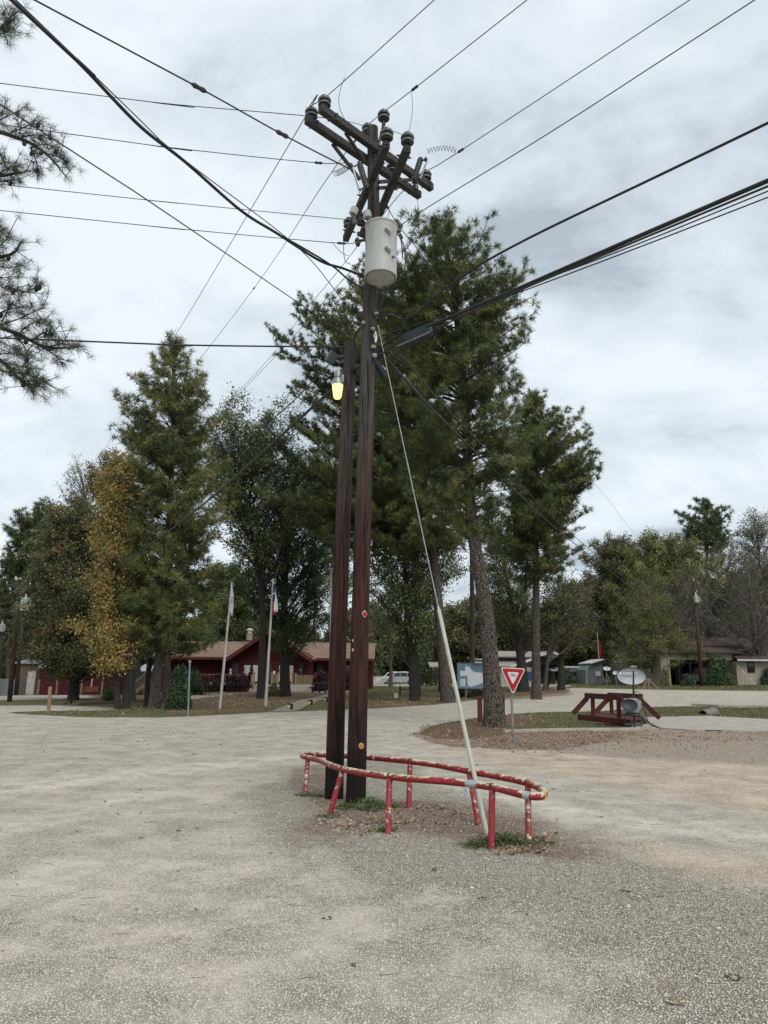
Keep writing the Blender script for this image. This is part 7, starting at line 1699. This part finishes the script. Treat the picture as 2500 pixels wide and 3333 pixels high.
# ---- far poles
def simple_insul(p, par, r=.06):
    mb = MB(); mb.lathe([(.02, -.05), (.02, 0), (r, .01), (r * .8, .06), (r * .5, .09), (r * .8, .11), (r * .4, .15)], p, (0, 0, 1), 10); mb.build('insulator', TRIMW, par, smooth='auto')
def far_pole(label, base, pts, wa, wb, arm_px=None, tr=None, Y=None, insul=()):
    b = G(*base) if Y is None else gX(base[0], Y); Y = b.y; t = thing('utility_pole', label, 'utility pole', b, 'far utility poles')
    P = [b + Vector((0, 0, -.1))] + [atY(x, y, Y) for x, y in pts]; mb = MB(); n_ = len(P)
    mb.tube(P, [px_r(wa + (wb - wa) * i / (n_ - 1), P[i]) for i in range(n_)], 14); mb.build('shaft', POLE, t, smooth='auto')
    if arm_px:
        a, c = atY(*arm_px[0], Y - .2), atY(*arm_px[1], Y - .2); mb = MB(); mb.beam(a, c, .1, .13); mb.build('crossarm', ARM, t)
        m_ = (a + c) / 2
        for s in (a, c): mb = MB(); mb.beam(s.lerp(m_, .45), m_ + Vector((0, .05, -.8)), .03, .04, up=(0, 1, 0)); mb.build('brace', ARM, t)
    for x, y in insul: simple_insul(atY(x, y, Y - .2), t)
    if tr:
        x0, x1, y0, y1 = tr; a = atY((x0 + x1) / 2, y1, Y - .35); z1_ = atY((x0 + x1) / 2, y0, Y - .35).z; r = px_r(x1 - x0, a)
        mb = MB(); mb.lathe([(r * .93, 0), (r, .04), (r, z1_ - a.z - .08), (r * 1.05, z1_ - a.z - .06), (r * 1.05, z1_ - a.z), (r * .3, z1_ - a.z + .06)], a, (0, 0, 1), 22); tk = mb.build('transformer_tank', M('far_tank_paint', (.50, .53, .53), (.43, .46, .46), 2, .45), t, smooth='auto')
        mb = MB(); mb.lathe([(.06, 0), (.08, .05), (.05, .1), (.08, .15), (.05, .2), (.08, .26), (.03, .3)], Vector((a.x, a.y, z1_ + .05)), (0, 0, 1), 12); mb.build('bushing', TRIMW, tk, smooth='auto')
        mb = MB(); mb.tube(spline([Vector((a.x + r * .9, a.y - .1, z1_ - .1)), Vector((a.x + r * 1.5, a.y - .1, z1_ - .15)), Vector((a.x + r * 1.5, a.y - .1, a.z + .15)), Vector((a.x + r * .9, a.y - .1, a.z + .1))], 5), .03, 8); mb.build('cable_loop', TRIMW, tk, smooth='auto')
    return t
far_pole('dark leaning pole nearest the left edge, carrying the low cables', (31, 2284), [(42, 2150), (52, 2040), (60, 1985)], 15, 10)
far_pole('crossarm pole at far left with a pale grey transformer', (52, 2262), [(62, 2150), (76, 2000), (73, 1885)], 13, 9, ((18, 1903), (124, 1909)), (66, 92, 1947, 1988), insul=((22, 1899), (66, 1885), (98, 1902), (118, 1902)))
far_pole('farther pole cut by the left edge with a small pale transformer', (2, 2240), [(3, 2100), (2, 1978)], 9, 7, ((-40, 1992), (38, 1995)), (-3, 12, 2032, 2056), Y=80, insul=((36, 1990),))
far_pole('dark pole at right with small pale transformer before the garage', (2285, 2234), [(2278, 2150), (2270, 2040), (2262, 1955), (2258, 1895)], 14, 8, None, (2260, 2274, 1940, 1961), insul=((2258, 1890), (2268, 1925)))

# ================================================================ WEEDS, LEAVES, GRASS
WEED = foliage('weed_leaves', ((.14, .19, .08), (.09, .13, .055), (.23, .24, .12)), 9, .3)
def weed(label, px, py, wx_, wy_, n, h, s=.022):
    b = G(px, py); t = thing('weed_clump', label, 'weeds', b, 'weeds at the post feet')
    nc = max(4, int(n / 170)); cr = rng.random(nc) ** .7; ct = rng.random(nc) * 6.283; k_ = rng.integers(0, nc, n)
    x = (cr * np.cos(ct))[k_] * wx_ + rng.normal(size=n) * .04; y = (cr * np.sin(ct))[k_] * wy_ + rng.normal(size=n) * .04
    hc = (rng.random(nc) ** .8 * (1.1 - .7 * cr))[k_]; z = rng.random(n) ** .8 * h * np.clip(hc, .12, 1)
    mb = MB(); leaves(mb, np.stack([b.x + x, b.y + y, b.z + .01 + z], 1), s, .7); mb.build('foliage', WEED, t)
    mb = MB()
    for i in range(int(n / 45)):
        a_ = rng.random() * 6.28; q = rng.random() * .9; c = b + Vector((math.cos(a_) * q * wx_, math.sin(a_) * q * wy_, 0)); mb.tube([c, c + Vector((rng.normal() * .03, rng.normal() * .03, h * (.5 + .5 * rng.random())))], .0018, 4)
    mb.build('stem', WEED, t)
weed('largest patch of green weeds around the foot of the tall pole', 1195, 2632, .34, .22, 3800, .13)
weed('weeds round the guy wire anchor and front post foot', 1622, 2752, .26, .14, 2500, .12)
weed('small weeds at the right end post of the crash rail', 1742, 2745, .14, .10, 700, .09)
weed('small weeds at the leftmost post of the crash rail', 998, 2594, .20, .12, 1100, .06)
weed('few weeds at the foot of the leaning front post', 1066, 2664, .09, .07, 350, .05)
weed('sparse weeds left of the front post near the yellow leaf', 1248, 2710, .10, .07, 400, .07)
weed('weeds to the left of the guy wire anchor', 1568, 2758, .18, .10, 1200, .09)
def leafmat(name, c1, c2): return M(name, c1, c2, 40, .8, .2, .002, island=.4)
LB = leafmat('dry_leaf_brown', (.16, .095, .055), (.085, .05, .032)); LP2 = leafmat('dry_leaf_pale', (.36, .27, .17), (.24, .17, .11)); LY = leafmat('dry_leaf_yellow', (.60, .42, .11), (.45, .30, .08)); LK = leafmat('dry_leaf_dark', (.05, .035, .028), (.03, .022, .018))
lobes = [(0, -.5), (.16, -.28), (.42, -.30), (.30, -.05), (.50, .12), (.24, .18), (.22, .40), (.0, .55), (-.2, .40), (-.26, .16), (-.5, .14), (-.3, -.04), (-.40, -.3), (-.15, -.26)]
def leaf(label, px, py, size, mat, curl=.5):
    b = G(px, py); mb = MB(); a_ = rnd.uniform(0, 6.28); V = []
    for s_ in (0, .002):
        for x, y in lobes + [(0, 0)]:
            X_ = x * size; Y_ = y * size; z = (curl * (abs(x) ** 1.5) * size * .9 + curl * .5 * y * y * size) + s_ + .008
            V.append(b + Vector((X_ * math.cos(a_) - Y_ * math.sin(a_), X_ * math.sin(a_) + Y_ * math.cos(a_), z)))
    n_ = len(lobes); F = [(n_, i, (i + 1) % n_) for i in range(n_)]
    mb.quad_mesh(V[:n_ + 1], F); mb.tube([b + Vector((0, 0, .01)), b + Vector((math.cos(a_) * size * .6, math.sin(a_) * size * .6, .015))], .0015, 4)
    tag(mb.build('fallen_leaf', mat, origin=b), label, 'leaf', 'single leaves on the gravel')
for lab, px, py, s_, mt_ in (('crumpled bright yellow leaf beside the middle front post', 1290, 2728, .10, LY), ('small yellow leaf at the foot of the middle front post', 1266, 2732, .06, LY), ('pale curled leaf in the lower right corner', 2190, 3270, .10, LP2), ('brown leaf lying right of the lower right pale leaf', 2388, 3190, .10, LB), ('dark curled leaf right below the rail on bare gravel', 1572, 2932, .08, LK), ('small brown crumpled leaf left of the rail in open gravel', 880, 2782, .07, LB),
    ('brown leaf far left among the middle gravel', 457, 2732, .07, LB), ('pale and dark leaf left of the brown one at far left', 258, 2711, .07, LK), ('dark upright leaf on the far left road', 192, 2512, .08, LK), ('yellow leaf on the road at far right', 2278, 2736, .08, LY), ('dark leaf standing on edge right of the rail', 2036, 2908, .08, LK), ('pale flat leaf to the right of the standing dark leaf', 2143, 2921, .09, LP2),
    ('brown leaf in the lower middle of the gravel', 1065, 2995, .08, LB), ('tiny dark crumb-like leaf low in the middle', 572, 3065, .05, LK), ('pale leaf by the right edge low down', 2415, 3043, .09, LP2), ('brown leaf on the road just right of the rail end', 1958, 2664, .08, LB), ('dark leaf on the road behind the rail end', 1782, 2552, .07, LK), ('small leaf on the right road beyond the first dark one', 1874, 2580, .07, LK), ('reddish leaf on the road before the litter', 2100, 2572, .07, LB), ('pale grey leaf at far left lower gravel', 45, 2844, .07, LP2),
    ('dark leaf on the road, centre right of the pole', 1690, 2746, .12, LK), ('pale curled leaf at the right end post', 1700, 2770, .10, LP2), ('dark curled leaf left of the guy anchor weeds', 1527, 2768, .06, LK), ('flat pale leaf on the road well left of the poles', 640, 2699, .08, LP2), ('small dark leaf on the left road beside the first', 365, 2628, .07, LP2)):
    leaf(lab, px, py, s_, mt_)
def scatter(name, label, region, n, s, mat, maskfn=None, h=.02, cat='leaf litter', flat=.75, on=.014):
    xs_ = [p[0] for p in region]; ys_ = [p[1] for p in region]; P = np.stack([rng.uniform(min(xs_), max(xs_), n * 3), rng.uniform(min(ys_), max(ys_), n * 3)], 1)
    P = P[inside(P, region) & ~inside(P, PATH_POLY)]
    if maskfn is not None: P = P[rng.random(len(P)) < maskfn(np.c_[P, P[:, :1] * 0])]
    # leaves gather in drifts
    P = P[rng.random(len(P)) < np.clip(.45 + .55 * np.sin(P[:, 0] * 1.9 + np.sin(P[:, 1] * 1.3) * 2) * np.sin(P[:, 1] * 2.3 + P[:, 0]), .15, 1)][:n]
    N = len(P); z = tz(P[:, 0], P[:, 1]) + on + rng.random(N) * h
    C_ = np.c_[P, z]; u = unit(np.c_[rng.normal(size=(N, 2)), rng.normal(size=N) * (1 - flat)]); v_ = unit(np.cross(u, np.c_[rng.normal(size=(N, 2)) * (1 - flat), np.ones(N)])); sz = s * rng.uniform(.5, 1.2, (N, 1))
    up = np.array([0, 0, 1]) * sz * .22
    mb = MB(); mb.strip(np.stack([C_ - u * sz * .5, C_ + v_ * sz * .33 + up, C_ + u * sz * .5, C_ - v_ * sz * .33 + up], 1), 4)
    o = mb.build(name, mat, origin=(float(P[:, 0].mean()), float(P[:, 1].mean()), 0)); return tag(o, label, cat, kind='stuff')
LITM = M('litter_leaves', (.42, .29, .185), (.19, .12, .075), 9, .85, island=.6)
lr = gp((1330, 2400), (1390, 2355), (1560, 2330), (1900, 2316), (2600, 2300), (2700, 2420), (2000, 2460), (1600, 2450)); lrm = lambda c: np.clip(litter_r(c) + litter_g(c) * .9 + .22, 0, 1)
scatter('leaf_litter', 'dead leaves strewn round the largest pine and yield sign', lr, 11000, .068, LITM, lrm)
ll = gp((60, 2325), (300, 2334), (760, 2324), (1190, 2308), (1190, 2242), (700, 2240), (420, 2250), (250, 2262), (420, 2300)); scatter('leaf_litter', 'dead leaves under the left trees and flagpoles', ll, 24000, .085, LITM, lambda c: litter_g(c) * .8 + .12)
scatter('leaf_litter', 'dead leaves beyond the road under the right pines', gp((1190, 2312), (1560, 2278), (1860, 2250), (1860, 2232), (1190, 2240)), 7000, .12, LITM, lambda c: litter_g(c) * .9 + .15)
scatter('leaf_litter', 'thin scatter of dead leaves on the gravel road', [(-9, 3), (12, 3), (26, 26), (-26, 26)], 420, .06, LITM, h=.004)
scatter('leaf_litter', 'dead leaves and debris caught inside the crash rail', gp((1190, 2655), (1350, 2610), (1560, 2640), (1480, 2690), (1300, 2690), (1180, 2690)), 380, .05, LITM, h=.01)
def grass(name, label, region, n, h, w, mat, maskfn=None):
    xs_ = [p[0] for p in region]; ys_ = [p[1] for p in region]; P = np.stack([rng.uniform(min(xs_), max(xs_), n * 2), rng.uniform(min(ys_), max(ys_), n * 2)], 1); P = P[inside(P, region) & ~inside(P, PATH_POLY)]
    if maskfn is not None: P = P[rng.random(len(P)) < maskfn(np.c_[P, P[:, :1] * 0])]
    P = P[:n]; N = len(P); z = tz(P[:, 0], P[:, 1]); B = np.c_[P, z]; a_ = rng.random(N) * 6.28; sd_ = np.c_[np.cos(a_), np.sin(a_), a_ * 0] * w; hh_ = h * rng.uniform(.4, 1.2, (N, 1)); tip = B + np.c_[rng.normal(size=(N, 2)) * .4, np.ones(N)] * hh_
    mb = MB(); mb.strip(np.stack([B - sd_, B + sd_, tip], 1), 3); return tag(mb.build(name, mat, origin=(float(P[:, 0].mean()), float(P[:, 1].mean()), 0)), label, 'grass', kind='stuff')
GRM = M('grass_blades', (.19, .185, .09), (.12, .125, .06), .7, .8, island=.5)
nol = lambda c: np.clip(1.05 - litter_g(c), .05, 1)
grass('grass', 'short grass round the ditch and footbridge', island, 60000, .06, .010, GRM, nol)
grass('grass', 'short grass edging the left leaf-strewn corner', ll, 45000, .07, .016, GRM, nol)
grass('grass', 'short grass beyond the road on the right', gp((1190, 2312), (1560, 2276), (1700, 2264), (1860, 2248), (1860, 2232), (1190, 2236)), 25000, .08, .022, GRM, nol)
grass('grass', 'lawn before the garage and far dishes', gp((1860, 2236), (2000, 2240), (2500, 2247), (2700, 2250), (2700, 2225), (1860, 2222)), 30000, .09, .035, GRM)

# loose stones lying on the worn gravel
def stones(name, label, region, n, s, mat, maskfn=None):
    xs_ = [p[0] for p in region]; ys_ = [p[1] for p in region]; P = np.stack([rng.uniform(min(xs_), max(xs_), n * 3), rng.uniform(min(ys_), max(ys_), n * 3)], 1); P = P[inside(P, region)]
    if maskfn is not None: P = P[rng.random(len(P)) < maskfn(np.c_[P, P[:, :1] * 0])]
    P = P[:n]; N = len(P); c = np.c_[P, tz(P[:, 0], P[:, 1]) + .016]; sz = s * rng.uniform(.35, 1.0, (N, 1)) ** 1.3
    a_ = rng.random(N) * 6.28; X_ = np.c_[np.cos(a_), np.sin(a_), a_ * 0] * sz; Y_ = np.c_[-np.sin(a_), np.cos(a_), a_ * 0] * sz * rng.uniform(.55, .95, (N, 1)); Z_ = np.c_[rng.normal(size=(N, 2)) * .15, np.ones(N)] * sz * rng.uniform(.3, .6, (N, 1))
    R_ = [X_, (X_ + Y_) * .72, Y_, (Y_ - X_) * .72, -X_, -(X_ + Y_) * .72, -Y_, (X_ - Y_) * .72]; mb = MB()
    for i in range(8):
        p, q = R_[i], R_[(i + 1) % 8]; mb.strip(np.stack([c + p - Z_ * .3, c + q - Z_ * .3, c + q * .6 + Z_, c + p * .6 + Z_], 1), 4)
    mb.strip(np.stack([c + r * .6 + Z_ for r in R_], 1), 8)
    return tag(mb.build(name, mat, origin=(float(P[:, 0].mean()), float(P[:, 1].mean()), 0)), label, 'stones', kind='stuff')
STN = M('limestone_chips', (.50, .465, .38), (.36, .33, .27), 15, .9, island=.45)
near = [(-4, 2.6), (6, 2.6), (9, 12), (-6, 12)]
stones('loose_gravel', 'loose pale chips on the coarse gravel round the crash rail', near, 8000, .0125, STN, lambda c: apron(c) * .9 + .05)
stones('loose_gravel', 'bigger loose chips and pebbles dotted over the near gravel', near, 450, .02, STN, lambda c: apron(c) * .8 + .1)
stones('loose_gravel', 'loose chips in the gravel bay on the right', gp((1600, 2400), (2040, 2378), (3000, 2380), (3000, 2480), (2000, 2465)), 6000, .019, M('tan_chips', (.50, .40, .29), (.26, .20, .15), 15, .9, island=.5))
LKD = M('dark_twigs', (.07, .05, .035), (.04, .03, .022), 10, .9, island=.5)
P0 = np.c_[rng.uniform(-9, 11, 900), rng.uniform(2.8, 24, 900)]; a_ = rng.normal(size=900) * .5; ln_ = rng.uniform(.04, .16, (900, 1)); A_ = np.c_[P0, tz(P0[:, 0], P0[:, 1]) + .017]
mb = MB(); twigs(mb, A_, A_ + np.c_[np.cos(a_), np.sin(a_), a_ * 0] * ln_, np.full(900, .0016)); tag(mb.build('pine_straw', LKD, origin=(0, 10, 0)), 'single pine needles and bits of straw on the gravel', 'pine straw', kind='stuff')

scatter('leaf_litter', 'brown leaf crumbs gathered against the pole and rail feet', gp((1040, 2600), (1240, 2600), (1300, 2700), (1180, 2730), (1040, 2690)), 420, .038, LITM, h=.012)
scatter('leaf_litter', 'dry leaves caught in the weeds by the guy wire foot', gp((1520, 2720), (1780, 2720), (1800, 2790), (1540, 2790)), 200, .05, LITM, h=.02)
